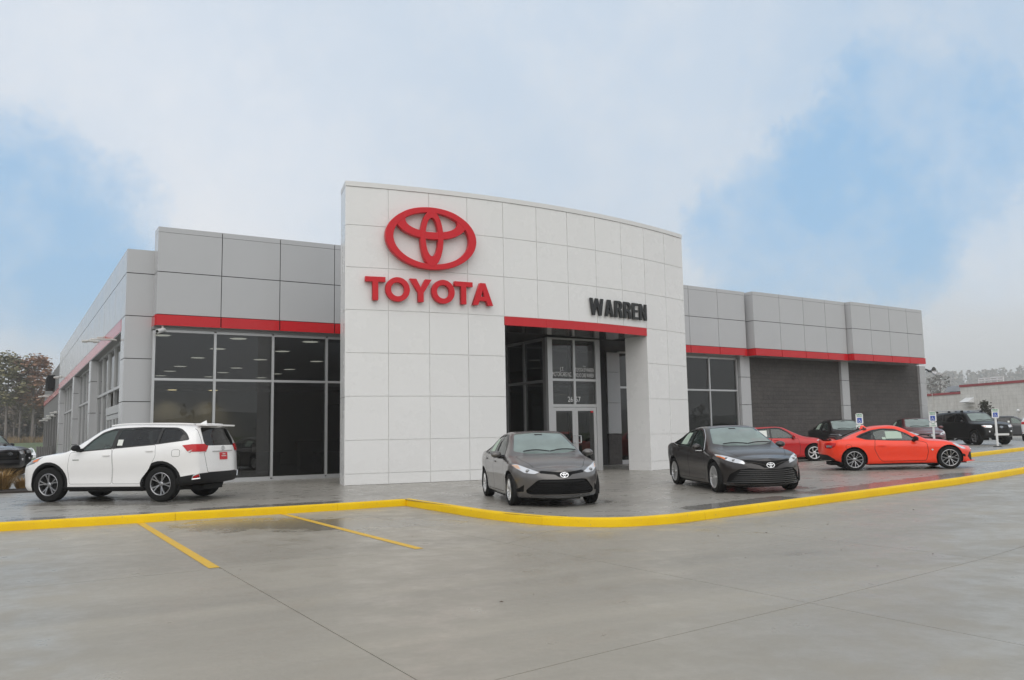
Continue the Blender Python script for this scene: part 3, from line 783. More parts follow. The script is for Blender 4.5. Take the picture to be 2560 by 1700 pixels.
# wall right of the vestibule
YR = 27.62
part('door_jamb', m_joint_dark, (20.72, YR-.10, 0), (21.16, YR+.3, 4.70))
window_grid(I4, [18.5, 19.6, 20.7], [0.12, 3.18, 4.62], YR, m_store_glass, fw=0.08)
for z0, z1 in ((1.275, 2.53), (2.53, 3.80), (3.80, 4.62)):
    part('column_panel', m_grey_panel, (21.20, YR-.16, z0+.006), (21.86, YR+.2, z1-.006))
m_brick = None
window_grid(I4, [21.93, 23.9, 25.6], [0.14, 3.19, 4.66], YR, m_store_glass, fw=0.08)
part('window_sill', m_alu, (21.9, YR-.03, -.02), (25.9, YR+.16, .10))
part('fascia', m_grey_panel, (18.32, YR-.10, 4.72), (23.7, YR+.5, 6.0))

# --- right wing, in its own slightly turned frame
MR = frame((26.0, 27.62, 0), (1, 0.052, 0))
MRi = MR.inverted()
def sR(u, v, yoff):
    n = MR.to_3x3() @ Vector((0, 1, 0)); p = on_plane(u, v, MR @ Vector((0, yoff, 0)), n); q = MRi @ p; return q.x, q.z
Z4 = lambda x, y: (1620+x/2.5117, 680+y/2.5117)
j1 = sR(*Z4(440, 293), 0)[0]; e1 = sR(*Z4(612, 308), 0)[0]
block(MR, -2.2, e1-.02, [sR(*Z4(258, 277), 0)[0], j1], 0.0, 0.75, leftret=False, rightret=True)
c2 = sR(*Z4(665, 317), -0.32)[0]; r2 = sR(*Z4(1243, 363), -0.32)[0]
block(MR, c2, r2-.02, [c2+(r2-c2)*t for t in (0.265, 0.52, 0.765)], -0.32, 0.75, rightret=True)
c3 = sR(*Z4(1282, 370), -0.62)[0]; r3 = sR(*Z4(1729, 409), -0.62)[0]
block(MR, c3, r3, [c3+(r3-c3)*t for t in (0.25, 0.51, 0.765)], -0.62, 0.7, rightret=True)
def brickmat():
    m, t, p = principled('split_face_block')
    tcn = N(t, 'ShaderNodeTexCoord'); mp = vmath(t, 'MULTIPLY', tcn.outputs['Object'], (1, 1, 1)).outputs[0]
    sw = N(t, 'ShaderNodeSeparateXYZ'); L(t, mp, sw.inputs[0]); cb = N(t, 'ShaderNodeCombineXYZ'); L(t, sw.outputs['X'], cb.inputs[0]); L(t, sw.outputs['Z'], cb.inputs[1])
    br = N(t, 'ShaderNodeTexBrick'); L(t, cb.outputs[0], br.inputs['Vector'])
    br.inputs['Scale'].default_value = 1.0; br.inputs['Brick Width'].default_value = 0.40; br.inputs['Row Height'].default_value = 0.2; br.inputs['Mortar Size'].default_value = 0.008
    br.inputs['Color1'].default_value = (0.078, 0.072, 0.069, 1); br.inputs['Color2'].default_value = (0.098, 0.09, 0.085, 1); br.inputs['Mortar'].default_value = (0.06, 0.057, 0.055, 1)
    f = noise(t, tcn.outputs['Object'], 7.0, 8.0, 0.7); f2 = noise(t, tcn.outputs['Object'], 0.9, 5.0, 0.6)
    c = mixc(t, maprange(t, f, 0.35, 0.7, 0.0, 0.55), br.outputs['Color'], (0.045, 0.041, 0.04)); c = mixc(t, maprange(t, f2, 0.4, 0.75, 0.0, 0.35), c, (0.125, 0.112, 0.104))
    L(t, c, p.inputs['Base Color']); setp(p, rough=0.8)
    b = N(t, 'ShaderNodeBump', Strength=0.9, Distance=0.03); L(t, fmath(t, 'ADD', f, fmath(t, 'MULTIPLY', br.outputs['Fac'], -0.5)), b.inputs['Height']); L(t, b.outputs[0], p.inputs['Normal'])
    return m
m_brick = brickmat()
part('column_base', m_brick, (21.20, YR-.15, 0), (21.86, YR+.2, 1.27))
yw = 0.55
wl = [sR(*Z4(q, 560), yw)[0] for q in (383, 555, 563, 622, 1195, 1240, 1686, 1722)]
window_grid(MR, [wl[0]-1.83, wl[0], wl[1]], [0.12, 3.17, 4.66], yw, m_store_glass)
box('window_sill', BLD, (wl[0]-1.9, yw-.03, -.02), (wl[1]+.03, yw+.15, .08), m_alu, MR)
box('window_head', BLD, (wl[0]-1.9, yw-.01, 4.7), (wl[1]+.03, yw+.15, 4.80), m_alu_dark, MR)
for a, b in ((wl[2], wl[3]), (wl[4], wl[5]), (wl[6], wl[7])):
    for z0, z1 in zip([-.02, 1.2, 2.508, 3.813], [1.2, 2.508, 3.813, 4.80]):
        box('pier_panel', BLD, (a, yw-.14, z0+GAP/2), (b, yw+.2, z1-GAP/2), m_grey_panel, MR)
box('block_wall', BLD, (wl[3]-.05, yw, -.05), (wl[4]+.05, yw+.25, 4.80), m_brick, MR)
box('block_wall', BLD, (wl[5]-.05, yw, -.05), (wl[6]+.05, yw+.25, 4.80), m_brick, MR)
box('end_wall', BLD, (wl[7]-.25, yw+.21, -.05), (wl[7]-.02, yw+26, 7.6), m_grey_panel, MR)
box('roof', BLD, (-1, 0.72, 7.0), (wl[7]-.3, yw+26, 7.1), m_grey_dark, MR)
box('showroom_floor', BLD, (-.4, yw+.17, -.02), (wl[1]+.3, yw+8, .012), m_floor_in, MR)
box('interior_wall', BLD, (-.4, yw+8, 0), (wl[1]+.3, yw+8.1, 5), m_wall_in, MR)
box('interior_wall', BLD, (wl[1]+.3, yw+.3, 0), (wl[1]+.4, yw+8, 5), m_wall_in, MR)

# ================================================================== SIGNS ON THE PORTAL
def ngon_mesh(name, outlines, depth, mat, bevel=0.0):
    """flat letter or ring from outlines (first outer, others holes), extruded to depth; lies in local xz, front at y=-depth"""
    cu = bpy.data.curves.new(name, 'CURVE'); cu.dimensions = '2D'; cu.fill_mode = 'BOTH'; cu.extrude = depth/2; cu.bevel_depth = bevel; cu.bevel_resolution = 1; cu.offset = -bevel
    for pts in outlines:
        sp = cu.splines.new('POLY'); sp.points.add(len(pts)-1); sp.use_cyclic_u = True
        for i, p in enumerate(pts): sp.points[i].co = (p[0], p[1], 0, 1)
    o = bpy.data.objects.new(name, cu); COL.objects.link(o)
    dg = bpy.context.evaluated_depsgraph_get(); me = bpy.data.meshes.new_from_object(o.evaluated_get(dg)); me.name = name
    bpy.data.objects.remove(o); bpy.data.curves.remove(cu)
    me.transform(Matrix.Rotation(PI/2, 4, 'X')); me.transform(Matrix.Translation((0, -depth/2, 0)))
    me.materials.clear(); me.materials.append(mat); return me
def ell(cx, cz, a, b, n=64): return [(cx+a*math.cos(2*PI*i/n), cz+b*math.sin(2*PI*i/n)) for i in range(n)]
def emblem_outlines(a, b):
    return [[ell(0, 0, a, b), ell(0, 0, a*0.835, b*0.83)],
            [ell(0, b*0.485, a*0.765, b*0.515), ell(0, b*0.535, a*0.575, b*0.335)],
            [ell(0, 0, a*0.253, b*0.90), ell(0, b*0.045, a*0.140, b*0.62)]]
def on_arc(s, z, back): 
    p, n = arc(s, back); return frame((p.x, p.y, z), (-n.y, n.x, 0))
EM_S, EM_Z = 2.48, 6.93
pE = on_y(*(820+648/2.566, 420+462/2.566), arc(EM_S)[0].y); EM_Z = pE.z
em = empty('emblem_sign'); em.matrix_basis = on_arc(EM_S, EM_Z, -0.07)
tag(em, 'big red oval emblem of interlocked rings mounted on the white portal', 'sign')
for nm, ol, dp in zip(('outer_ring', 'horizontal_ring', 'vertical_ring'), emblem_outlines(1.40, 0.93), (0.16, 0.155, 0.165)):
    link(nm, ngon_mesh(nm, ol, dp, m_red_sign, 0.008), None, em)
bm = bmesh.new()
for x, z in ((-1.25, 0.1), (1.25, 0.1), (0, -0.86), (-.6, .74), (.6, .74)): tube(bm, [(x, 0, z), (x, 0.09, z)], 0.025, 6)
from_bm('mounting_pin', bm, m_alu, em)
def arcpts(cx, cz, r, a0, a1, n, rz=None):
    rz = rz or r; return [(cx+r*math.cos(R(a0+(a1-a0)*i/n)), cz+rz*math.sin(R(a0+(a1-a0)*i/n))) for i in range(n+1)]
def glyph(ch):
    """bold capitals, cap height 1; returns outlines and width"""
    t = 0.245
    if ch == 'T': w = .86; return [[(0, .79), (w/2-t/2, .79), (w/2-t/2, 0), (w/2+t/2, 0), (w/2+t/2, .79), (w, .79), (w, 1), (0, 1)]], w
    if ch == 'O': w = 1.06; return [ell(w/2, .5, w/2, .525, 40), ell(w/2, .5, w/2-.235, .30, 36)], w
    if ch == 'Y': w = .98; return [[(w/2-t/2, 0), (w/2+t/2, 0), (w/2+t/2, .40), (w, 1), (w-.29, 1), (w/2, .62), (.29, 1), (0, 1), (w/2-t/2, .40)]], w
    if ch == 'A': w = 1.0; return [[(0, 0), (.26, 0), (.335, .20), (.665, .20), (.74, 0), (w, 0), (.63, 1), (.37, 1)], [(.405, .385), (.595, .385), (.50, .70)]], w
def cglyph(ch):
    """condensed heavy capitals"""
    if ch == 'W': w = .84; return [[(0, 1), (.135, 0), (.285, 0), (.42, .60), (.555, 0), (.705, 0), (.84, 1), (.675, 1), (.615, .40), (.50, 1), (.34, 1), (.225, .40), (.165, 1)]], w
    if ch == 'A': w = .56; return [[(0, 0), (.165, 0), (.195, .19), (.365, .19), (.395, 0), (.56, 0), (.385, 1), (.175, 1)], [(.222, .34), (.338, .34), (.28, .78)]], w
    if ch == 'R':
        w = .52; out = [(0, 0), (.165, 0), (.165, .42), (.22, .42), (.30, .36), (.33, 0), (.51, 0), (.48, .34), (.45, .44), (.39, .49)] + arcpts(.33, .735, .18, -50, 60, 8, .265) + [(.33, 1), (0, 1)]
        return [out, [(.165, .57), (.25, .57), (.325, .63), (.335, .74), (.31, .83), (.24, .86), (.165, .86)]], w
    if ch == 'E': w = .43; return [[(0, 0), (w, 0), (w, .15), (.165, .15), (.165, .44), (.39, .44), (.39, .58), (.165, .58), (.165, .85), (w, .85), (w, 1), (0, 1)]], w
    if ch == 'N': w = .54; return [[(0, 0), (.155, 0), (.155, .60), (.375, 0), (.54, 0), (.54, 1), (.385, 1), (.385, .42), (.165, 1), (0, 1)]], w
def lettering(root_name, text, gl, s0, s1, z, cap, mat, depth, label):
    root = empty(root_name); sm = (s0+s1)/2; root.matrix_basis = on_arc(sm, z, -0.05); inv = root.matrix_basis.inverted()
    tag(root, label, 'sign')
    kx = 1.27 if gl is cglyph else 1.0
    ws = [gl(c)[1]*kx for c in text]; gap = ((s1-s0)/cap - sum(ws))/(len(text)-1); kern = {}
    x = 0.0
    for c, w in zip(text, ws):
        ol = [[((px*kx-w/2)*cap, pz*cap) for px, pz in o] for o in gl(c)[0]]
        me = ngon_mesh('letter', ol, depth, mat, 0.004)
        link('letter', me, None, root, inv @ on_arc(s0+(x+w/2)*cap, z, -0.05)); x += w+gap
    return root
lettering('red_lettering', 'TOYOTA', glyph, 0.53, 4.44, 5.185, 0.675, m_red_sign, 0.13, 'row of six bold red capital letters under the oval emblem')
lettering('black_lettering', 'WARREN', cglyph, 8.20, 10.98, 5.165, 0.565, m_black_sign, 0.05, 'row of six condensed black capital letters above the red entrance band')

def text_mesh(txt, size, mat, extr=0.001, bold=0.0, sx=1.0, width=None, align='CENTER'):
    cu = bpy.data.curves.new('text', 'FONT'); cu.body = txt; cu.size = size; cu.extrude = extr; cu.offset = bold; cu.align_x = align; cu.resolution_u = 3
    o = bpy.data.objects.new('text', cu); COL.objects.link(o); dg = bpy.context.evaluated_depsgraph_get()
    me = bpy.data.meshes.new_from_object(o.evaluated_get(dg)); bpy.data.objects.remove(o); bpy.data.curves.remove(cu)
    if width:
        xs = [v.co.x for v in me.vertices]; sx = width/(max(xs)-min(xs))
    me.transform(Matrix.Diagonal((sx, 1, 1, 1))); me.transform(Matrix.Rotation(PI/2, 4, 'X')); me.materials.clear(); me.materials.append(mat); return me
m_vinyl = simple('white_vinyl', (0.78, 0.78, 0.78), 0.6)
vl = empty('window_lettering', (17.16, VY+.062, 2.4)); tag(vl, 'white vinyl business lettering and street number on the glass above the doors', 'lettering')
for txt, h_, w_, x, z in (('J.T.', .135, .17, 16.68, 3.502), ('MOTORCARS INC.', .155, .82, 16.678, 3.303), ('D.B.A.', .05, .12, 17.64, 3.655), ('TOYOTA OF WARREN', .14, .80, 17.65, 3.482), ('VOLVO CARS WARREN', .145, .80, 17.65, 3.288), ('26', .185, .215, 17.0, 2.415), ('57', .185, .215, 17.325, 2.415)):
    me = text_mesh(txt, h_/0.70, m_vinyl, 0.0008, 0.0, width=w_)
    link('text', me, None, vl, Matrix.Translation((x-17.16, 0, z-2.4)))

# --- security camera, horn speaker, lot floodlights beside the side wall
sc = empty('security_camera', (3.90, 26.84, 4.66), label='small white bullet security camera under the left end of the red band', cat='camera')
bm = bmesh.new(); tube(bm, [(0.12, 0.10, -0.02), (-.05, -.08, -.10)], 0.06, 10); tube(bm, [(.15, .13, -.005), (-.08, -.105, -.085)], [.066, .066], 10); from_bm('camera_body', bm, m_white_plastic, sc, smooth=40)
bm = bmesh.new(); tube(bm, [(0.10, 0.10, 0.02), (.10, .12, .12)], 0.03, 8); from_bm('bracket', bm, m_white_plastic, sc, smooth=40)
bm = bmesh.new(); tube(bm, [(-.08, -.105, -.086), (-.088, -.115, -.09)], 0.045, 10); from_bm('lens', bm, m_black_plastic, sc)
ph = MR @ Vector((wl[7]+.02, yw-.1, 4.55))
hs = empty('horn_speaker', ph, label='grey horn loudspeaker on the far right corner under the red band', cat='speaker')
bm = bmesh.new(); lathe(bm, [(.05, .25), (.07, .12), (.13, .0), (.24, -.12), (.235, -.12), (.06, .06)], 18, 'y', (.55, -.1, -.03)); from_bm('horn', bm, m_gunmetal, hs, smooth=40)
bm = bmesh.new(); tube(bm, [(-.02, .1, .12), (.30, .05, .05), (.55, .08, -.03)], 0.045, 8); from_bm('arm', bm, m_black_plastic, hs)
fl_specs = [((650, 185), (870, 185), 29.9, 'nearest and largest twin floodlight above the side windows'), ((860, 140), (1070, 140), 33.5, 'twin floodlight beside the nearest one, by the red band'), ((255, 690), (430, 690), 60.0, 'twin floodlight above the third side window bay'), ((40, 960), (175, 962), 76.0, 'twin floodlight low beside the service wing, left of the red band end'),
            ((197, 1187), (318, 1190), 66, 'highest of four small floodlights over the garage doors'), ((145, 1230), (278, 1232), 70, 'second highest of four small floodlights over the garage doors'), ((95, 1268), (210, 1271), 75, 'third highest of four small floodlights over the garage doors'), ((52, 1295), (170, 1297), 80, 'lowest of four small floodlights over the garage doors')]
Z8 = lambda x, y: (90+x/5.6, 820+y/5.6)
m_flood = simple('floodlight_housing', (0.62, 0.62, 0.60), 0.45)
m_lens = simple('floodlight_lens', (0.75, 0.75, 0.7), 0.2)
for (a, b, yy, lab) in fl_specs:
    p = on_y(*Z8((a[0]+b[0])/2, a[1]), yy); wpx = abs(b[0]-a[0])/5.6
    wid_ = wpx/FPX*(p.dot(CF)); wallx = XC if yy < 62 else XC+0.1
    fl = empty('lot_floodlight', p, label=lab, cat='floodlight', group='twin floodlights along the side wall')  # parking lot pole lights, given wall arms in place of their poles
    h = wid_/2; t = wid_*0.13
    for s in (-1, 1):
        bm = bmesh.new(); obox(bm, (s*h*0.56, 0, 0), (h*0.84, h*0.6, t), Matrix.Rotation(s*0.10, 3, 'Y')); bmesh.ops.bevel(bm, geom=bm.edges[:], offset=t*0.25, segments=1, affect='EDGES'); from_bm('lamp_head', bm, m_flood, fl)
        bm = bmesh.new(); obox(bm, (s*h*0.60, 0, -t*0.62), (h*0.6, h*0.4, t*0.2)); from_bm('lens', bm, m_lens, fl)
    bm = bmesh.new(); obox(bm, (0, 0, t*0.3), (h*0.35, h*0.4, t*1.6)); bmesh.ops.bevel(bm, geom=bm.edges[:], offset=t*0.3, segments=1, affect='EDGES'); from_bm('hub', bm, m_flood, fl)
    bm = bmesh.new(); tube(bm, [(0, 0, t), (max(wallx-p.x, 0.05)*0.9, 0.0, t*1.2), (wallx-p.x+0.03, 0.0, t*0.9)], min(0.03, t*.5), 8); from_bm('arm', bm, m_flood, fl)

# ================================================================== VEHICLES
def pchip(pts):
    pts = sorted(pts); X = [p[0] for p in pts]; Y = [p[1] for p in pts]; n = len(X)
    if n == 1: return lambda x: Y[0]
    h = [X[i+1]-X[i] for i in range(n-1)]; d = [(Y[i+1]-Y[i])/h[i] for i in range(n-1)]
    m = [0.0]*n; m[0] = d[0]; m[-1] = d[-1]
    for i in range(1, n-1):
        if d[i-1]*d[i] > 0:
            w1 = 2*h[i]+h[i-1]; w2 = h[i]+2*h[i-1]; m[i] = (w1+w2)/(w1/d[i-1]+w2/d[i])
    def f(x):
        if x <= X[0]: return Y[0]
        if x >= X[-1]: return Y[-1]
        i = max(k for k in range(n-1) if X[k] <= x); t = (x-X[i])/h[i]
        return (2*t**3-3*t*t+1)*Y[i] + (t**3-2*t*t+t)*h[i]*m[i] + (-2*t**3+3*t*t)*Y[i+1] + (t**3-t*t)*h[i]*m[i+1]
    return f
def smooth01(t): t = min(1, max(0, t)); return t*t*(3-2*t)
def catmull(P, counts):
    out = [P[0]]; n = len(P)
    for i in range(n-1):
        p1, p2 = Vector(P[i]), Vector(P[i+1]); p0 = Vector(P[i-1]) if i > 0 else p1*2-p2; p3 = Vector(P[i+2]) if i < n-2 else p2*2-p1
        t0, t1 = 0.0, max(1e-4, (p1-p0).length)**.5; t2 = t1+max(1e-4, (p2-p1).length)**.5; t3 = t2+max(1e-4, (p3-p2).length)**.5
        for k in range(1, counts[i]+1):
            t = t1+(t2-t1)*k/counts[i]
            A1 = p0*((t1-t)/(t1-t0))+p1*((t-t0)/(t1-t0)); A2 = p1*((t2-t)/(t2-t1))+p2*((t-t1)/(t2-t1)); A3 = p2*((t3-t)/(t3-t2))+p3*((t-t2)/(t3-t2))
            B1 = A1*((t2-t)/(t2-t0))+A2*((t-t0)/(t2-t0)); B2 = A2*((t3-t)/(t3-t1))+A3*((t-t1)/(t3-t1))
            out.append(tuple(B1*((t2-t)/(t2-t1))+B2*((t-t1)/(t2-t1))))
    return out
def inpoly(x, y, P):
    c = False; j = len(P)-1
    for i in range(len(P)):
        xi, yi = P[i]; xj, yj = P[j]
        if (yi > y) != (yj > y) and x < (xj-xi)*(y-yi)/(yj-yi)+xi: c = not c
        j = i
    return c
def rpoly(P, r=0.03, n=3):
    """round the corners of a polygon"""
    out = []; m = len(P)
    for i in range(m):
        a, b, c = Vector(P[i-1]), Vector(P[i]), Vector(P[(i+1) % m]); u, v = a-b, c-b
        k = min(r, u.length*0.42, v.length*0.42); p, q = b+u.normalized()*k, b+v.normalized()*k
        for t in fr(0, 1, n): out.append(tuple(p*(1-t)**2+b*2*t*(1-t)+q*t*t))
    return out
def opoly(P, d):
    """grow a polygon outwards by d"""
    A = sum(P[i-1][0]*P[i][1]-P[i][0]*P[i-1][1] for i in range(len(P))); s = 1 if A > 0 else -1; out = []; m = len(P)
    for i in range(m):
        a, b, c = Vector(P[i-1]), Vector(P[i]), Vector(P[(i+1) % m]); t1 = (b-a).normalized(); t2 = (c-b).normalized()
        n1 = Vector((t1.y, -t1.x))*s; n2 = Vector((t2.y, -t2.x))*s; n = n1+n2
        n = n.normalized() if n.length > 1e-4 else n1; out.append(tuple(b+n*(d/max(0.5, n.dot(n1)))))
    return out
SIDEV = (Vector((1, 0, 0)), Vector((0, 0, 1)))
FRONTV = (Vector((0, 1, 0)), Vector((0, 0, 1)))
TOPV = (Vector((1, 0, 0)), Vector((0, 1, 0)))
def diag(front, side):
    """view from a corner of the car; front +1/-1, side +1/-1"""
    s2 = math.sqrt(.5); return (Vector((front*s2, -side*s2, 0)), Vector((0, 0, 1)))

class Body:
    def __init__(s, P):
        s.P = P; s.parts = []
        F = {k: pchip(P[k]) for k in ('top', 'bot', 'belt', 'wid', 'wr', 'drop', 'noseF', 'noseR')}
        xf, xr, bF, bR = P['xf'], P['xr'], P['bF'], P['bR']; W_ = P['W']; wb = P['wb']; fl = P.get('flare', 0.0); rng = P.get('rear_range', .7); rf = P.get('front_range', .6)
        n = 92; x0, x1 = xr+bR, xf-bF
        xs = [x0+(x1-x0)*i/n for i in range(n+1)]; rows = []
        tk = P.get('tuck', .05)
        for x in xs:
            w, b, bl, t, wr, d = (F[k](x) for k in ('wid', 'bot', 'belt', 'top', 'wr', 'drop'))
            fk = 1+fl*(math.exp(-((x-wb/2)/.42)**2)+P.get('rflare', 1.0)*math.exp(-((x+wb/2)/.45)**2)); h = bl-b
            c = P.get('crease', 0.0)
            C = [(0, b), (.7*w, b), (.93*w, b+.012), (.972*w, b+.08), ((.992-c)*w*fk, b+.34*h), (w*fk, b+.60*h), (.992*w*(1+(fk-1)*.8), b+.85*h), ((w-tk)*(1+(fk-1)*.3), bl), (wr, t-d), (.55*wr, t-.2*d), (0, t)]
            rows.append(catmull(C, [2, 2, 2, 4, 4, 4, 3, 9, 5, 5]))
        def warp(x, z):
            a = smooth01((x-(xf-rf))/rf); r = smooth01(((xr+rng)-x)/rng)
            return x + a*F['noseF'](z) + r*F['noseR'](z)
        G = [[(warp(x, z), max(0.0, y), z) for y, z in row] for x, row in zip(xs, rows)]
        sF = (F['top'](x1)-F['top'](x1-.12))/.12*P.get('lipF', .45); sR_ = (F['top'](x0+.12)-F['top'](x0))/.12*P.get('lipR', .3); tF, tR = F['top'](x1), F['top'](x0)
        T = 9; pF, pR = P.get('pF', 2.3), P.get('pR', 2.6)
        for k in range(1, T+1):
            t = 1-k/T; tt = smooth01(t)*.35+t*.65
            G.append([(p[0]+bF*(1-tt**pF), p[1]*tt, p[2]+sF*bF*(1-tt**pF)*smooth01((p[2]-.45*tF)/(.55*tF))) for p in G[n]])
        pre = []
        for k in range(T, 0, -1):
            t = 1-k/T; tt = smooth01(t)*.35+t*.65
            pre.append([(p[0]-bR*(1-tt**pR), p[1]*tt, p[2]-sR_*bR*(1-tt**pR)*smooth01((p[2]-.45*tR)/(.55*tR))) for p in G[0]])
        G = pre+G
        bm = bmesh.new()
        for sg in (1, -1):
            V = [[bm.verts.new((p[0], p[1]*sg, p[2])) for p in row] for row in G]
            for a, b in zip(V, V[1:]):
                for j in range(len(a)-1): bm.faces.new((a[j], b[j], b[j+1], a[j+1]) if sg < 0 else (a[j], a[j+1], b[j+1], b[j]))
        bmesh.ops.remove_doubles(bm, verts=bm.verts[:], dist=2e-4)
        bmesh.ops.dissolve_degenerate(bm, dist=1e-5, edges=bm.edges[:])
        bmesh.ops.recalc_face_normals(bm, faces=bm.faces[:])
        if bm.calc_volume(signed=True) < 0: bmesh.ops.reverse_faces(bm, faces=bm.faces[:])
        bm.normal_update(); bm.verts.ensure_lookup_table(); bm.faces.ensure_lookup_table()
        s.bm = bm
        ref = bm.copy(); bmesh.ops.triangulate(ref, faces=ref.faces[:]); ref.normal_update(); ref.verts.ensure_lookup_table(); ref.faces.ensure_lookup_table()
        s.tree = BVHTree.FromBMesh(ref); s.rv = [(tuple(v.index for v in f.verts)) for f in ref.faces]; s.rco = [v.co.copy() for v in ref.verts]; s.rno = [v.normal.copy() for v in ref.verts]; ref.free()
    def normal_at(s, co):
        loc, no, idx, d = s.tree.find_nearest(co)
        i, j, k = s.rv[idx]; a, b, c = s.rco[i], s.rco[j], s.rco[k]
        A = (b-a).cross(c-a).length
        if A < 1e-12: return no
        u = (b-loc).cross(c-loc).length/A; v = (c-loc).cross(a-loc).length/A; w = max(0, 1-u-v)
        r = s.rno[i]*u+s.rno[j]*v+s.rno[k]*w
        return r.normalized() if r.length > 1e-6 else no
    def cut(s, poly, view, filt=None):
        e1, e2 = view; nv = e1.cross(e2); bm = s.bm
        lo = (min(p[0] for p in poly)-.03, min(p[1] for p in poly)-.03); hi = (max(p[0] for p in poly)+.03, max(p[1] for p in poly)+.03)
        def bb(f):
            a = [v.co.dot(e1) for v in f.verts]; b = [v.co.dot(e2) for v in f.verts]; return min(a), min(b), max(a), max(b)
        cand = []
        for f in bm.faces:
            c = f.calc_center_median(); 
            if filt and not filt(c, f.normal): continue
            x0, y0, x1, y1 = bb(f)
            if x1 < lo[0] or x0 > hi[0] or y1 < lo[1] or y0 > hi[1]: continue
            cand.append(f)
        m = len(poly)
        for i in range(m):
            p, q = Vector(poly[i]), Vector(poly[(i+1) % m]); d = q-p
            if d.length < 1e-5: continue
            sx0, sx1 = min(p.x, q.x)-.004, max(p.x, q.x)+.004; sy0, sy1 = min(p.y, q.y)-.004, max(p.y, q.y)+.004
            fs = []
            for f in cand:
                x0, y0, x1, y1 = bb(f)
                if not (x1 < sx0 or x0 > sx1 or y1 < sy0 or y0 > sy1): fs.append(f)
            if not fs: continue
            no = (e1*(-d.y)+e2*d.x).normalized(); geom = set(fs)
            for f in fs: geom.update(f.edges); geom.update(f.verts)
            res = bmesh.ops.bisect_plane(bm, geom=list(geom), dist=2e-5, plane_co=e1*p.x+e2*p.y, plane_no=no)
            cs = set(f for f in cand if f.is_valid); cs.update(f for f in res['geom'] if isinstance(f, bmesh.types.BMFace) and f.is_valid); cand = list(cs)
        bm.normal_update(); out = []
        for f in cand:
            c = f.calc_center_median()
            if filt and not filt(c, f.normal): continue
            if inpoly(c.dot(e1), c.dot(e2), poly): out.append(f)
        return out
    def mesh_from(s, faces, name, push=0.0):
        b2 = bmesh.new(); mp = {}
        for f in faces:
            vs = []
            for v in f.verts:
                if v.index not in mp or mp[v.index][1] is not v:
                    co = v.co.copy()
                    if push: co += s.normal_at(co)*push
                    mp[v.index] = (b2.verts.new(co), v)
                vs.append(mp[v.index][0])
            try: b2.faces.new(vs).material_index = f.material_index
            except ValueError: pass
        return s.finish(b2, name)
    def finish(s, b2, name):
        bmesh.ops.triangulate(b2, faces=[f for f in b2.faces if len(f.verts) > 4])
        me = bpy.data.meshes.new(name); b2.to_mesh(me); b2.free(); me.shade_smooth()
        me.normals_split_custom_set_from_vertices([s.normal_at(v.co) for v in me.vertices]); return me
    def take(s, faces, name, mat, push=0.0, label=None, sub=None):
        """lift faces off the shell into a part of their own"""
        if not faces: print('EMPTY REGION', s.P['name'], name); return None
        s.bm.verts.index_update()
        me = s.mesh_from(faces, name, push); s.bm.verts.index_update()
        bmesh.ops.delete(s.bm, geom=faces, context='FACES')
        if me.materials: me.materials.clear()
        for p in me.polygons: p.material_index = 0
        return s.add(name, me, mat, label=label, parent=sub)
    def add(s, name, me, mat, M=None, parent=None, label=None):
        s.parts.append(dict(name=name, me=me, mat=mat, M=M or Matrix(), parent=parent, label=label)); return len(s.parts)-1
    def addbm(s, name, bm, mat, M=None, parent=None, smooth=None, label=None):
        bmesh.ops.recalc_face_normals(bm, faces=bm.faces[:])
        me = bpy.data.meshes.new(name); bm.to_mesh(me); bm.free()
        if smooth: me.shade_smooth(); me.set_sharp_from_angle(angle=R(smooth))
        return s.add(name, me, mat, M, parent, label)
    def side(s, x, z, sg, out=0.0):
        h = s.tree.ray_cast(Vector((x, sg*2.0, z)), Vector((0, -sg, 0)))
        return (h[0]+h[1]*out, h[1]) if h[0] else (Vector((x, sg*s.P['W'], z)), Vector((0, sg, 0)))
    def end(s, y, z, fr_, out=0.0):
        h = s.tree.ray_cast(Vector((fr_*5.0, y, z)), Vector((-fr_, 0, 0)))
        return (h[0]+h[1]*out, h[1]) if h[0] else (Vector((s.P['xf'] if fr_ > 0 else s.P['xr'], y, z)), Vector((fr_, 0, 0)))
    def bar(s, pts, fr_, hgt, dep, out, name, mat, parent=None):
        """rail that follows the nose or tail surface"""
        bm = bmesh.new(); V = []
        for y, z in pts:
            c, n = s.end(y, z, fr_, 0.0)
            V.append([bm.verts.new(c+Vector((fr_*dx, 0, dz))) for dx, dz in ((-dep, -hgt/2), (out, -hgt*.35), (out, hgt*.35), (-dep, hgt/2))])
        for a, b in zip(V, V[1:]):
            for k in range(4): bm.faces.new((a[k], b[k], b[(k+1) % 4], a[(k+1) % 4]))
        return s.addbm(name, bm, mat, parent=parent)

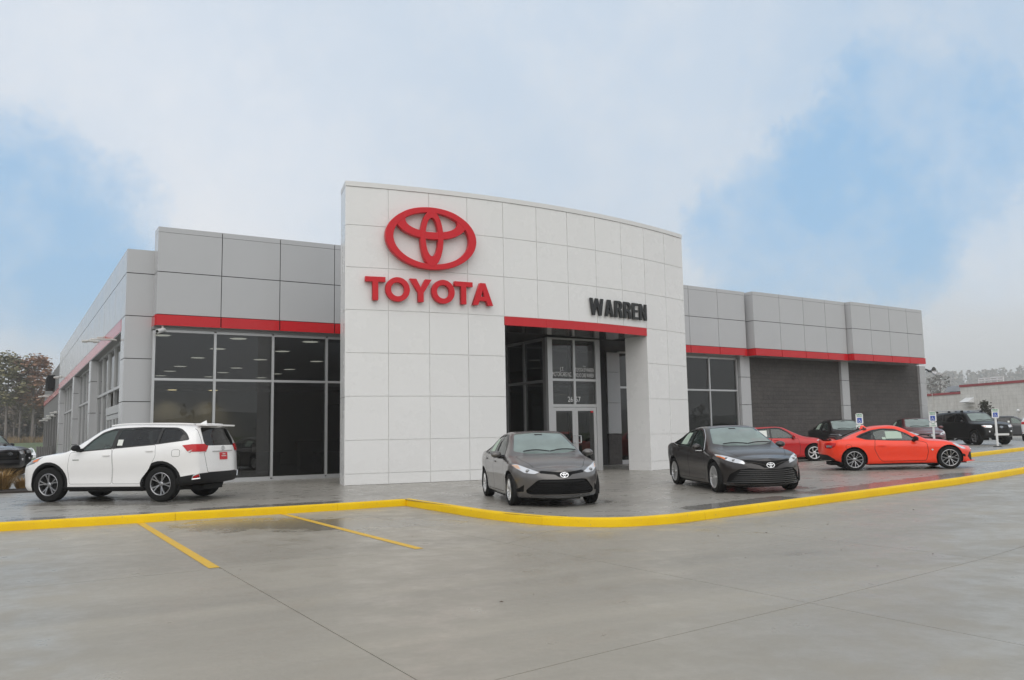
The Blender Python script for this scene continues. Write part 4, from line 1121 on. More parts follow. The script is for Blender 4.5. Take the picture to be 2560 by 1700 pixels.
SIDEF = lambda c, n: abs(n.y) > .33
def tyre_bm(Rr, rim, w):
    bm = bmesh.new(); h = w/2
    lathe(bm, [(rim, -h*.86), (rim+.012, -h*.97), (Rr-.045, -h*1.0), (Rr-.016, -h*.9), (Rr-.003, -h*.72), (Rr, -h*.4), (Rr-.006, -h*.38), (Rr-.006, -h*.30), (Rr, -h*.28), (Rr, h*.28), (Rr-.006, h*.30), (Rr-.006, h*.38), (Rr, h*.4), (Rr-.003, h*.72), (Rr-.016, h*.9), (Rr-.045, h), (rim+.012, h*.97), (rim, h*.86), (rim-.02, h*.3), (rim-.02, -h*.3)], 40, 'y', closed=True)
    return bm
def rim_parts(rim, w, style):
    """wheel meshes facing +y: rim with spokes, dark back disc standing for brake and shade"""
    h = w/2; bm = bmesh.new()
    lathe(bm, [(rim, h*.80), (rim+.006, h*.93), (rim-.006, h*.96), (rim-.02, h*.86), (rim-.03, h*.4), (rim-.035, -h*.6)], 40, 'y')
    lathe(bm, [(.0001, h*.80), (.028, h*.80), (.034, h*.76), (.055, h*.70), (.07, h*.4)], 20, 'y')
    def spoke(a, r0, r1, w0, w1, y0=.66, y1=.84, th=.022, tw=0.0):
        vs = []
        for r, ww, y, aa in ((r0, w0, y0, a), ((r0+r1)/2, (w0+w1)/2*.92, (y0+y1)/2+.03, a+tw/2), (r1, w1, y1, a+tw)):
            er = Vector((math.cos(aa), 0, math.sin(aa))); et = Vector((-math.sin(aa), 0, math.cos(aa))); c = er*r+Vector((0, h*y, 0))
            vs.append([bm.verts.new(c+et*ww/2*.7+Vector((0, .006, 0))), bm.verts.new(c-et*ww/2*.7+Vector((0, .006, 0))), bm.verts.new(c-et*ww/2-Vector((0, th, 0))), bm.verts.new(c+et*ww/2-Vector((0, th, 0)))])
        for A, B in zip(vs, vs[1:]):
            for k in range(4): bm.faces.new((A[k], B[k], B[(k+1) % 4], A[(k+1) % 4]))
    if style == 'double5':
        for k in range(5):
            a = 2*PI*k/5+PI/2
            spoke(a+.06, .05, rim-.012, .03, .05, tw=.13); spoke(a-.06, .05, rim-.012, .03, .05, tw=-.13)
    elif style == 'multi':
        for k in range(10):
            a = 2*PI*k/10; spoke(a+.08, .05, rim-.012, .016, .022, tw=.05); spoke(a-.08, .05, rim-.012, .016, .022, tw=-.05)
    elif style == 'cover':
        for k in range(9): spoke(2*PI*k/9, .05, rim-.012, .045, .062, tw=.16)
    elif style == 'blade':
        for k in range(6): spoke(2*PI*k/6, .05, rim-.012, .035, .075, tw=.5)
    elif style == 'twin86':
        for k in range(6):
            a = 2*PI*k/6+PI/6; spoke(a+.07, .05, rim-.012, .022, .032, tw=.20); spoke(a-.07, .05, rim-.012, .022, .032, tw=-.20)
    else:
        for k in range(6): spoke(2*PI*k/6, .05, rim-.012, .07, .085)
    bmesh.ops.recalc_face_normals(bm, faces=bm.faces[:])
    b2 = bmesh.new(); lathe(b2, [(.0001, -h*.15), (rim-.034, -h*.15)], 32, 'y'); lathe(b2, [(.0001, h*.22), (rim*.62, h*.22), (rim*.62, h*.1)], 28, 'y')  # dark disc behind the spokes: brake, with shade put into its colour
    return bm, b2

m_head = simple('headlight_lens', (0.72, 0.73, 0.75), 0.16, metal=0.55, coat=1.0)
m_headd = simple('headlight_dark', (0.22, 0.225, 0.235), 0.12, metal=0.4, coat=1.0)
m_amber = simple('amber_lens', (0.75, 0.17, 0.015), 0.2, coat=1.0)
m_tail = simple('tail_light_lens', (0.50, 0.004, 0.008), 0.2, coat=0.3, spec=0.3)
m_tailc = simple('clear_tail_lens', (0.52, 0.42, 0.40), 0.14, metal=0.3, coat=1.0)
m_grille = simple('grille_black', (0.006, 0.006, 0.0065), 0.5, spec=0.15)
m_amberp = simple('pale_amber_lens', (0.66, 0.40, 0.26), 0.2, coat=1.0)
m_slat = simple('grille_slat', (0.15, 0.15, 0.153), 0.25, metal=0.7)
m_int = simple('cabin_trim', (0.06, 0.06, 0.062), 0.8)
m_seat = simple('seat_fabric', (0.075, 0.075, 0.077), 0.85)
m_wind = glass('rain_beaded_windscreen', (0.45, 0.55, 0.52), ior=1.6, rough=0.10, film=(0.40, 0.50, 0.47), film_amt=0.50)
m_sidew = glass('side_window_glass', (0.42, 0.54, 0.50), ior=1.55, rough=0.02, film=(0.28, 0.36, 0.33), film_amt=0.12)
m_privacy = glass('privacy_glass', (0.10, 0.10, 0.10), ior=1.5, rough=0.015)
m_glassd = glass('dark_rear_glass', (0.06, 0.06, 0.06), ior=1.5, rough=0.01)
m_sticker = simple('window_sticker', (0.42, 0.52, 0.43), 0.6)
m_trimblk = simple('window_trim', (0.012, 0.012, 0.012), 0.35)

def finish_body(B, P, o):
    """wheel arches, underside, cabin, wheels, mirrors, handles"""
    wb, Rw, W_ = P['wb'], P['R'], P['W']; ra = o.get('arch', Rw+.055)
    for xw in (wb/2, -wb/2):
        circ = [(xw+ra*math.cos(2*PI*k/26), Rw+.012+ra*math.sin(2*PI*k/26)) for k in range(26)]
        far = lambda c, n: abs(c.y) > .42*W_
        if o.get('clad'):
            big = [(xw+(ra+o['clad'])*math.cos(2*PI*k/26), Rw+.012+(ra+o['clad'])*math.sin(2*PI*k/26)) for k in range(26)]
            fs = B.cut(big, SIDEV, lambda c, n: abs(c.y) > .42*W_ and abs(n.y) > .25); fs2 = set(B.cut(circ, SIDEV, far))
            bmesh.ops.delete(B.bm, geom=list(fs2), context='FACES')
            fs = [f for f in B.bm.faces if abs(f.calc_center_median().y) > .42*W_ and abs(f.normal.y) > .25 and inpoly(f.calc_center_median().x, f.calc_center_median().z, big)]
            B.take(fs, 'arch_trim', m_black_plastic, push=.008)
        else:
            bmesh.ops.delete(B.bm, geom=B.cut(circ, SIDEV, far), context='FACES')
        bm = bmesh.new()
        for sg in (1, -1):
            wl_ = B.side(xw, Rw+ra+.01, sg)[0].y*sg - .012; V = []
            for k in range(25):
                a = -.35+(PI+.7)*k/24; x, z = xw+ra*math.cos(a), Rw+.012+ra*math.sin(a)
                V.append([bm.verts.new((x, sg*y, z)) for y in (wl_*.985, .45*W_)])
            for a, b in zip(V, V[1:]): bm.faces.new((a[0], b[0], b[1], a[1]))
            bm.faces.new([v[1] for v in V]); B.addbm('wheel_arch_liner', bm, m_liner); bm = bmesh.new()
        bm.free()
    bm = bmesh.new(); z0 = o.get('floor', P['bot'][len(P['bot'])//2][1])
    obox(bm, (0, 0, z0+.02), (wb-2*ra-.1, W_*1.80, .08)); obox(bm, (0, 0, z0+.03), (P['xf']-P['xr']-.5, W_*.82, .10)); B.addbm('underbody', bm, m_liner)
    # cabin
    h = o['hip']; xd = o['dash']; 
    bm = bmesh.new(); obox(bm, (xd-.12, 0, o['beltz']-.09), (.45, W_*1.56, .16)); bmesh.ops.bevel(bm, geom=bm.edges[:], offset=.04, segments=2, affect='EDGES'); B.addbm('dashboard', bm, m_int, smooth=40)
    bm = bmesh.new(); obox(bm, ((xd+o['rearx'])/2, 0, h-.18), (xd-o['rearx'], W_*1.6, .1)); B.addbm('cabin_floor', bm, m_int)
    for y in (.38, -.38):
        bm = bmesh.new(); xs_ = xd-.95
        obox(bm, (xs_+.05, y, h), (.50, .50, .16)); obox(bm, (xs_-.27, y, h+.34), (.16, .50, .66), Matrix.Rotation(-.28, 3, 'Y')); obox(bm, (xs_-.40, y, h+.74), (.10, .27, .18), Matrix.Rotation(-.2, 3, 'Y'))
        bmesh.ops.bevel(bm, geom=bm.edges[:], offset=.045, segments=2, affect='EDGES'); B.addbm('front_seat', bm, m_seat, smooth=40)
    bm = bmesh.new(); xs_ = xd-1.85
    obox(bm, (xs_+.1, 0, h+.02), (.5, W_*1.36, .16)); obox(bm, (xs_-.2, 0, h+.34), (.16, W_*1.36, .6), Matrix.Rotation(-.3, 3, 'Y'))
    bmesh.ops.bevel(bm, geom=bm.edges[:], offset=.045, segments=2, affect='EDGES'); B.addbm('rear_bench', bm, m_seat, smooth=40)
    bm = bmesh.new(); c = Vector((xd-.46, .38, o['beltz']-.02)); tube(bm, [c+Vector((math.sin(a)*.06, math.cos(a)*.18, math.sin(a)*.17)) for a in fr(0, 2*PI, 18)], .015, 6, caps=False); tube(bm, [c, c+Vector((.3, 0, -.08))], .03, 6); B.addbm('steering_wheel', bm, m_int, smooth=60)
    # wheels
    tb = tyre_bm(Rw, o['rim'], o['tw']); tm = bpy.data.meshes.new('tyre'); bmesh.ops.recalc_face_normals(tb, faces=tb.faces[:]); tb.to_mesh(tm); tb.free(); tm.shade_smooth(); tm.set_sharp_from_angle(angle=R(35))
    rb, bb_ = rim_parts(o['rim'], o['tw'], o['style']); rm = bpy.data.meshes.new('wheel'); rb.to_mesh(rm); rb.free(); rm.shade_smooth(); rm.set_sharp_from_angle(angle=R(30))
    bmm = bpy.data.meshes.new('brake_shade_disc'); bb_.to_mesh(bmm); bb_.free()
    for xw in (wb/2, -wb/2):
        for sg in (1, -1):
            yw_ = o['track']/2*sg; M = Matrix.Translation((xw, yw_, Rw)) @ Matrix.Rotation(0 if sg > 0 else PI, 4, 'Z') @ Matrix.Rotation(random.uniform(0, 2), 4, 'Y')
            i = B.add('wheel', rm, o['rimmat'], M); B.add('tyre', tm, m_rubber, Matrix(), i); B.add('brake_shade_disc', bmm, m_liner if o['style'] != 'twin86' else m_black_plastic, Matrix(), i)
    # mirrors
    for sg in (1, -1):
        xm, zm = o['mirror']; c, n = B.side(xm, zm, sg)
        bm = bmesh.new(); bmesh.ops.create_uvsphere(bm, u_segments=14, v_segments=9, radius=1.0)
        for v in bm.verts:
            k = 1.0 if v.co.x > 0 else .45
            v.co = Vector((v.co.x*.085*k, v.co.y*.115, v.co.z*.078*(1 if v.co.z > 0 else .8)))
        B.addbm('door_mirror', bm, o.get('mirrormat', 'PAINT'), Matrix.Translation((xm+.02, c.y+sg*.16, zm+.045)) @ Matrix.Rotation(sg*-.25, 4, 'Z'), smooth=50)
        bm = bmesh.new(); tube(bm, [c+Vector((0, -sg*.03, 0)), Vector((xm+.02, c.y+sg*.13, zm+.0))], [.045, .03], 8); B.addbm('mirror_stalk', bm, m_black_plastic, smooth=50)
    for xh, zh in o['handles']:
        for sg in (1, -1):
            c, n = B.side(xh, zh, sg, .012); ang = math.atan2(n.x, n.y*sg)
            bm = bmesh.new(); obox(bm, (0, 0, 0), (.19, .03, .032)); bmesh.ops.bevel(bm, geom=bm.edges[:], offset=.011, segments=2, affect='EDGES')
            B.addbm('door_handle', bm, o.get('handlemat', 'PAINT'), Matrix.Translation(c) @ Matrix.Rotation(-sg*ang*0, 4, 'Z'), smooth=40)

def windows(B, polys, mats, whole=None, tw=.016, trimmat=None, chrome=False):
    """side windows: polygons in side view; 'whole' is the outline whose rest (pillars, rubber) turns dark"""
    for poly, mt in zip(polys, mats):
        for sg in (1, -1):
            B.take(B.cut(rpoly(poly, .035), SIDEV, lambda c, n, sg=sg: n.y*sg > .30), 'side_window', mt, push=-.010)
    if whole:
        out = rpoly(opoly(whole, tw), .05)
        for sg in (1, -1):
            B.take(B.cut(out, SIDEV, lambda c, n, sg=sg: n.y*sg > .30), 'window_surround', trimmat or m_trimblk, push=.002)
            if chrome:
                bm = bmesh.new(); pts = [B.side(x, z, sg, .004)[0] for x, z in out]; tube(bm, pts+[pts[0]], .008, 5, caps=False); B.addbm('window_chrome', bm, m_chrome, smooth=50)
def doors(B, polys, gap=.011):
    for poly in polys:
        for sg in (1, -1):
            f = lambda c, n, sg=sg: n.y*sg > .30
            inner = rpoly(poly, .05); outer = opoly(inner, gap)
            B.cut(outer, SIDEV, f); fi = B.cut(inner, SIDEV, f); si = set(fi)
            ring = [x for x in B.bm.faces if x not in si and f(None, x.normal) and inpoly(x.calc_center_median().x, x.calc_center_median().z, outer)]
            for x in ring: x.material_index = 1
            B.take(fi, 'door', 'PAINT')
def gapline(B, poly, view, filt, gap=.01):
    inner = rpoly(poly, .04); outer = opoly(inner, gap); B.cut(outer, view, filt); fi = set(B.cut(inner, view, filt)); e1, e2 = view
    for x in B.bm.faces:
        if x in fi: continue
        c = x.calc_center_median()
        if filt(c, x.normal) and inpoly(c.dot(e1), c.dot(e2), outer): x.material_index = 1
    return list(fi)
def emblem_part(B, y, z, fr_, a, mat, name='emblem'):
    c, n = B.end(y, z, fr_, .006); b = a*.66
    tilt = math.asin(max(-1, min(1, n.z)))
    M = Matrix.Translation(c) @ Matrix.Rotation(R(90)*fr_, 4, 'Z') @ Matrix.Rotation(-tilt, 4, 'X')
    first = None
    for ol in emblem_outlines(a, b):
        me = ngon_mesh(name, ol, .012, mat); i = B.add(name if first is None else 'emblem_ring', me, mat, M if first is None else Matrix(), first)
        if first is None: first = i

FLEET = {}
def build(kind):
    return FLEET[kind]
def spawn(kind, name, pos, heading, paintmat, label, cat, group=None, swap=None, zoff=None):
    """place a vehicle: an Empty on the ground that parents every part; parts share meshes, paint sits in the object's slot"""
    B = FLEET[kind]; x, y = pos; z = g(x, y) if zoff is None else zoff
    root = empty(name, (x, y, z), 0, label, cat, group)
    dx, dy = heading
    # rest on the slope
    gx = (g(x+1, y)-g(x-1, y))/2; gy = (g(x, y+1)-g(x, y-1))/2
    if zoff is not None: gx = gy = 0
    up = Vector((-gx, -gy, 1)).normalized(); f = Vector((dx, dy, 0)); f = (f-up*f.dot(up)).normalized(); l = up.cross(f)
    root.matrix_basis = Matrix(((f.x, l.x, up.x, x), (f.y, l.y, up.y, y), (f.z, l.z, up.z, z), (0, 0, 0, 1)))
    objs = []
    for p in B.parts:
        me = p['me']; o = bpy.data.objects.new(p['name'], me); COL.objects.link(o)
        o.parent = root if p['parent'] is None else objs[p['parent']]; o.matrix_basis = p['M']
        mt = p['mat']; lst = mt if isinstance(mt, (list, tuple)) else [mt]
        while len(me.materials) < len(lst): me.materials.append(None)
        for i, m in enumerate(lst):
            m = paintmat if m == 'PAINT' else m
            if swap and m.name in swap: m = swap[m.name]
            if len(o.material_slots) > i:
                o.material_slots[i].link = 'OBJECT'; o.material_slots[i].material = m
        if p['label']: o['label'] = p['label']
        objs.append(o)
    return root
def close(B):
    """what is left of the shell becomes the body"""
    B.bm.verts.index_update()
    me = B.finish(B.bm, 'body')
    wf = B.P.get('endwarp')
    if wf:
        done = set(); ident = Matrix()
        for m_ in [me]+[p['me'] for p in B.parts if p['M'] == ident and p['parent'] is None]:
            if m_.name in done: continue
            done.add(m_.name)
            for v in m_.vertices: v.co.x = wf(v.co.x)
        for p in B.parts:
            if p['parent'] is not None and p['M'] == ident and B.parts[p['parent']]['M'] == ident and p['me'].name not in done:
                done.add(p['me'].name)
                for v in p['me'].vertices: v.co.x = wf(v.co.x)
            if p['M'] != ident and p['parent'] is None: p['M'] = p['M'].copy(); p['M'].translation.x = wf(p['M'].translation.x)
    B.parts.insert(0, dict(name='body', me=me, mat=['PAINT', m_gap], M=Matrix(), parent=None, label=None))
    for p in B.parts[1:]:
        if p['parent'] is not None: p['parent'] += 1
    FLEET[B.P['name']] = B
def sticker(B, x0, z0, w, h, sg, name='window_sticker', mat=None):
    bm = bmesh.new(); V = []
    for i in range(3):
        for j in range(3):
            c, n = B.side(x0+w*i/2, z0+h*j/2, sg, -.004); V.append(bm.verts.new(c))
    for i in range(2):
        for j in range(2): bm.faces.new((V[i*3+j], V[(i+1)*3+j], V[(i+1)*3+j+1], V[i*3+j+1]))
    return B.addbm(name, bm, mat or m_sticker)
def wipers(B, xb, zb_, span):
    for y0, y1 in ((span*.95, span*.12), (span*.1, -span*.72)):
        bm = bmesh.new(); pts = []
        for t in fr(0, 1, 6):
            y = y0+(y1-y0)*t; h = B.tree.ray_cast(Vector((xb-.02-.05*math.sin(t*PI)-.06*(y/ span)**2, y, 3)), Vector((0, 0, -1)))
            if h[0]: pts.append(h[0]+h[1]*.022)
        if len(pts) > 2: tube(bm, pts, .011, 5); B.addbm('wiper', bm, m_black_plastic)

FF = lambda c, n: n.x > .12
RR = lambda c, n: n.x < -.12
UP = lambda c, n: n.z > .10
def both(poly): return [poly, [(-a, b) for a, b in poly][::-1]]
def sym(half): return half+[(-y, z) for y, z in half[::-1]]

# ---------------------------------------------------------------- white three-row SUV
P = dict(name='suv', crease=.014, xf=2.345, xr=-2.545, bF=.24, bR=.17, W=.9625, wb=2.79, R=.385, endwarp=lambda x: (x if abs(x) < 1.87 else (-1.87+(x+1.87)*.74 if x < 0 else 1.87+(x-1.87)*1.22)), tuck=.05, flare=.012, rear_range=1.0,
  top=[(-2.55, 1.60), (-2.2, 1.665), (-1.5, 1.705), (-.5, 1.72), (-.05, 1.70), (.22, 1.635), (.62, 1.41), (1.02, 1.17), (1.12, 1.13), (1.6, 1.085), (1.95, 1.02), (2.12, .95)],
  bot=[(-2.5, .40), (-1.9, .33), (-1.3, .25), (1.4, .25), (2.1, .235)],
  belt=[(-2.5, 1.33), (-2.0, 1.30), (-1.3, 1.245), (0, 1.175), (.85, 1.12), (1.1, 1.07), (1.6, 1.01), (1.95, .93), (2.12, .86)],
  wid=[(-2.38, .82), (-2.2, .89), (-1.8, .945), (-1, .9625), (.8, .958), (1.4, .945), (1.75, .915), (1.95, .86), (2.11, .76)],
  wr=[(-2.5, .60), (-2.1, .64), (-1, .68), (.1, .675), (.5, .70), (.98, .76), (1.6, .72), (2.11, .58)],
  drop=[(-2.5, .07), (0, .06), (1, .05), (2.1, .05)],
  noseF=[(.2, -.10), (.38, -.01), (.55, 0), (.75, -.01), (.88, -.07), (.96, -.16)],
  noseR=[(.3, .10), (.5, .01), (.62, 0), (.80, .02), (.98, .04), (1.12, .06), (1.3, .13), (1.6, .26), (1.75, .27)])
B = Body(P)
w1 = [(.60, 1.125), (-.145, 1.185), (-.20, 1.575), (-.02, 1.565), (.18, 1.50), (.40, 1.33)]
w2 = [(-.235, 1.19), (-1.25, 1.265), (-1.27, 1.60), (-.8, 1.605), (-.29, 1.58)]
w3 = [(-1.305, 1.272), (-1.98, 1.345), (-1.93, 1.41), (-1.72, 1.545), (-1.62, 1.58), (-1.33, 1.60)]
windows(B, [w1, w2, w3], [m_sidew, m_privacy, m_privacy], [(.64, 1.115), (0, 1.165), (-1.27, 1.26), (-2.03, 1.345), (-1.95, 1.43), (-1.75, 1.56), (-1.62, 1.595), (-.8, 1.62), (-.1, 1.60), (.18, 1.52), (.42, 1.34)])
B.take(B.cut(rpoly([(.96, .62), (1.04, .35), (1.06, 0), (1.04, -.35), (.96, -.62), (.27, -.55), (.22, 0), (.27, .55)], .06), TOPV, lambda c, n: n.z > .3 and c.z > 1.1), 'windshield', m_wind, push=-.006)
B.take(B.cut(rpoly(sym([(.60, 1.20), (.62, 1.30), (.55, 1.60)]), .06), FRONTV, lambda c, n: n.x < -.2 and c.x < -1.6), 'rear_window', m_glassd, push=-.008)
B.take(B.cut([(-1.60, .1), (-1.72, .44), (-1.80, .53), (-2.25, .585), (-2.75, .645), (-2.75, .1)], SIDEV, lambda c, n: c.x < -1.5), 'rear_bumper', m_black_plastic)
for sg in (1, -1):
    v = diag(-1, sg); tl = [(-1.93, .95*sg, 1.215), (-2.10, .94*sg, 1.075), (-2.40, .80*sg, 1.07), (-2.44, .62*sg, 1.075), (-2.44, .55*sg, 1.20), (-2.40, .62*sg, 1.235), (-2.2, .90*sg, 1.235)]
    pl = [(Vector(p).dot(v[0]), p[2]) for p in tl]
    fs = B.cut(pl, v, lambda c, n, sg=sg: c.y*sg > .4 and c.x < -1.5 and (n.x < -.05 or n.y*sg > .2)); i = B.take(fs, 'tail_light', m_tail, push=.012)
    lo = [(-2.07, .94*sg, 1.085), (-2.12, .93*sg, 1.055), (-2.40, .80*sg, 1.045), (-2.44, .62*sg, 1.06), (-2.44, .60*sg, 1.115), (-2.2, .9*sg, 1.12)]
    bm = bmesh.new(); vs = []
    for p in lo[::1]:
        loc, no, _, _ = B.tree.find_nearest(Vector(p)); vs.append(bm.verts.new(loc+no*.016))
    bm.faces.new(vs); B.addbm('reversing_light', bm, m_tailc, parent=i)
    bm = bmesh.new(); pts = [(-2.2, .90*sg, .475), (-2.42, .80*sg, .49), (-2.40, .82*sg, .60), (-2.24, .89*sg, .555)]
    pp = [B.tree.find_nearest(Vector(p)) for p in pts]; pp = [a[0]+a[1]*.012 for a in pp]; tube(bm, pp+[pp[0]], .018, 6, caps=False); j = B.addbm('fog_surround', bm, m_chrome)
    bm = bmesh.new(); bm.faces.new([bm.verts.new(p) for p in pp]); B.addbm('rear_reflector', bm, m_tail, parent=j)
    v = diag(1, sg); hl = [(1.62, .93*sg, 1.00), (1.95, .80*sg, .92), (2.18, .55*sg, .84), (2.22, .50*sg, .80), (2.05, .74*sg, .79), (1.80, .9*sg, .86)]
    fs = B.cut([(Vector(p).dot(v[0]), p[2]) for p in hl], v, lambda c, n, sg=sg: c.y*sg > .35 and c.x > 1.3 and (n.x > .05 or n.y*sg > .2)); B.take(fs, 'headlight', m_headd, push=.004)
    bm = bmesh.new(); pp = [B.tree.find_nearest(Vector(p)) for p in ((1.66, .93*sg, .975), (1.84, .88*sg, .93), (1.86, .87*sg, .885), (1.72, .92*sg, .90))]; bm.faces.new([bm.verts.new(a[0]+a[1]*.012) for a in pp]); B.addbm('turn_signal', bm, m_amber)
B.take(B.cut(sym([(.5, .80), (.62, .66), (.45, .42)]), FRONTV, lambda c, n: n.x > .2 and c.x > 1.8), 'grille', m_grille, push=-.01)
fs = B.cut([(-1.0, .05), (-1.02, .335), (1.02, .335), (1.0, .05)], SIDEV, lambda c, n: abs(c.y) > .5); B.take(fs, 'sill_trim', m_black_plastic)
gapline(B, [(-1.84, .98), (-1.84, 1.12), (-1.66, 1.12), (-1.66, .98)], SIDEV, lambda c, n: n.y > .3, .007)
gapline(B, sym([(.58, .62), (.66, 1.05), (.68, 1.2), (.62, 1.66)]), FRONTV, lambda c, n: n.x < -.25 and c.x < -1.7, .009)
doors(B, [[(.86, .40), (.90, .75), (.87, 1.09), (-.17, 1.158), (-.215, .75), (-.19, .40)], [(-.215, .40), (-.238, .75), (-.19, 1.162), (-1.24, 1.235), (-1.27, 1.0), (-1.12, .72), (-.93, .50), (-.90, .40)]], .006)
finish_body(B, P, dict(arch=.435, clad=.055, floor=.25, hip=.72, dash=.75, beltz=1.10, rearx=-2.1, rim=.245, tw=.245, track=1.66, style='double5', rimmat=m_gunmetal, mirror=(.60, 1.14), handles=[(-.06, 1.02), (-1.12, 1.10)], mirrormat=m_black_plastic))
for sg in (1, -1):
    bm = bmesh.new(); pts = [(x, sg*(pchip(P['wr'])(x)-.04), pchip(P['top'])(x)-.005) for x in fr(-2.0, .05, 12)]; tube(bm, pts, .018, 6); B.addbm('roof_rail', bm, 'PAINT', smooth=50)
bm = bmesh.new(); obox(bm, (-2.24, 0, 1.655), (.40, 1.20, .035), Matrix.Rotation(-.05, 3, 'Y')); bmesh.ops.bevel(bm, geom=bm.edges[:], offset=.014, segments=2, affect='EDGES'); B.addbm('rear_spoiler', bm, 'PAINT', smooth=40)
bm = bmesh.new(); vs = [bm.verts.new(p) for p in ((-1.72, .02, 1.685), (-1.72, -.02, 1.685), (-1.94, -.025, 1.67), (-1.94, .025, 1.67), (-1.92, 0, 1.775))]
for f in ((0, 1, 4), (1, 2, 4), (2, 3, 4), (3, 0, 4), (3, 2, 1, 0)): bm.faces.new([vs[i] for i in f])
B.addbm('shark_fin_antenna', bm, 'PAINT')
c, n = B.end(0, .96, -1, .01); bm = bmesh.new(); obox(bm, c, (.02, .31, .16), Matrix.Rotation(.10, 3, 'Y')); pi_ = B.addbm('licence_plate', bm, m_red_sign)
for dz, hh, ww in ((.0, .018, .20), (-.035, .012, .22), (.042, .02, .12)):
    bm = bmesh.new(); obox(bm, c+Vector((-.0115, 0, dz)), (.003, ww, hh)); B.addbm('plate_print', bm, m_white_plastic, parent=pi_)
bm = bmesh.new(); tube(bm, [B.end(y, 1.07, -1, .012)[0] for y in fr(-.42, .42, 8)], .014, 6); B.addbm('tailgate_strip', bm, m_chrome)
emblem_part(B, 0, 1.135, -1, .075, m_chrome)
sticker(B, -.40, 1.235, .13, .13, 1, mat=m_paper); sticker(B, -.40, 1.235, .13, .13, -1, mat=m_paper)
bm = bmesh.new(); obox(bm, B.side(.70, .93, 1, .004)[0], (.16, .008, .022)); B.addbm('door_badge', bm, m_chrome)
wipers(B, 1.0, 1.1, .6)
close(B)

# ---------------------------------------------------------------- compact sedan
P = dict(name='sedan', crease=.016, xf=2.30, xr=-2.35, bF=.40, bR=.22, W=.888, wb=2.70, R=.316, tuck=.055, flare=.018, pF=2.0,
  top=[(-2.35, .99), (-2.1, 1.03), (-1.75, 1.06), (-1.3, 1.25), (-1.0, 1.365), (-.6, 1.435), (-.15, 1.455), (.15, 1.425), (.4, 1.33), (.8, 1.12), (1.02, .99), (1.12, .965), (1.5, .905), (1.8, .825), (2.0, .74)],
  bot=[(-2.3, .30), (-1.8, .22), (-1.2, .17), (1.3, .17), (1.9, .185)],
  belt=[(-2.3, .96), (-1.8, 1.0), (-1.2, .98), (0, .935), (.85, .905), (1.1, .885), (1.5, .83), (1.8, .755), (1.92, .70)],
  wid=[(-2.14, .74), (-1.95, .82), (-1.6, .875), (-1.2, .888), (.8, .885), (1.3, .88), (1.6, .845), (1.78, .79), (1.9, .715)],
  wr=[(-2.13, .60), (-1.75, .62), (-1.2, .555), (-.9, .55), (0, .57), (.4, .60), (1.0, .70), (1.5, .66), (1.9, .50)],
  drop=[(-2.3, .03), (-1.75, .035), (-1, .05), (0, .05), (1, .035), (1.9, .03)],
  noseF=[(.17, -.17), (.30, -.03), (.42, 0), (.56, -.01), (.64, -.07), (.70, -.13), (.78, -.19)],
  noseR=[(.2, .12), (.42, .02), (.6, 0), (.85, .02), (1.0, .05)])
def sedan_like(B, P, faces):
    w1 = [(.66, .925), (-.20, .96), (-.235, 1.365), (-.1, 1.37), (.12, 1.335), (.36, 1.20)]
    w2 = [(-.285, .965), (-1.05, .995), (-1.10, 1.03), (-1.0, 1.25), (-.85, 1.315), (-.55, 1.355), (-.29, 1.368)]
    w3 = [(-1.10, 1.005), (-1.42, 1.02), (-1.16, 1.17), (-1.06, 1.22)]
    return w1, w2, w3
B = Body(P)
ws_ = sedan_like(B, P, None)
windows(B, ws_, [m_sidew, m_sidew, m_privacy], [(.70, .915), (0, .945), (-1.1, .99), (-1.47, 1.01), (-1.2, 1.19), (-.95, 1.30), (-.6, 1.37), (-.1, 1.385), (.14, 1.35), (.40, 1.20)])
B.take(B.cut(rpoly([(.88, .67), (.99, .40), (1.02, 0), (.99, -.40), (.88, -.67), (.22, -.51), (.17, 0), (.22, .51)], .06), TOPV, lambda c, n: n.z > .3 and c.z > .9), 'windshield', m_wind, push=-.006)
B.take(B.cut(rpoly([(-1.70, .52), (-1.73, 0), (-1.70, -.52), (-1.08, -.46), (-1.04, 0), (-1.08, .46)], .06), TOPV, lambda c, n: n.z > .2 and c.z > .9), 'rear_window', m_glassd, push=-.006)
# nose
B.take(B.cut(rpoly(sym([(.10, .668), (.40, .698), (.44, .675), (.42, .648), (.17, .622), (.10, .575)]), .02), FRONTV, lambda c, n: n.x > .1 and c.x > 1.6), 'upper_grille', m_grille, push=-.004)
B.take(B.cut(rpoly(sym([(.40, .535), (.48, .52), (.665, .335), (.655, .285), (.60, .255)]), .03), FRONTV, lambda c, n: n.x > .2 and c.x > 1.5), 'lower_grille', m_grille, push=-.02)
for z in (.50, .44, .40, .36, .32, .28):
    w = .42+(.53-z)*.75; w = min(w, .62)
    B.bar([(y, z) for y in fr(-w, w, 16)], 1, .022 if z < .5 else .035, .03, -.008, 'grille_slat', m_grille if z < .48 else m_black_plastic)
B.take(B.cut(rpoly(sym([(.56, .235), (.62, .19), (.55, .165)]), .02), FRONTV, lambda c, n: n.x > .1 and c.x > 1.4), 'lower_lip', m_slat, push=.006)
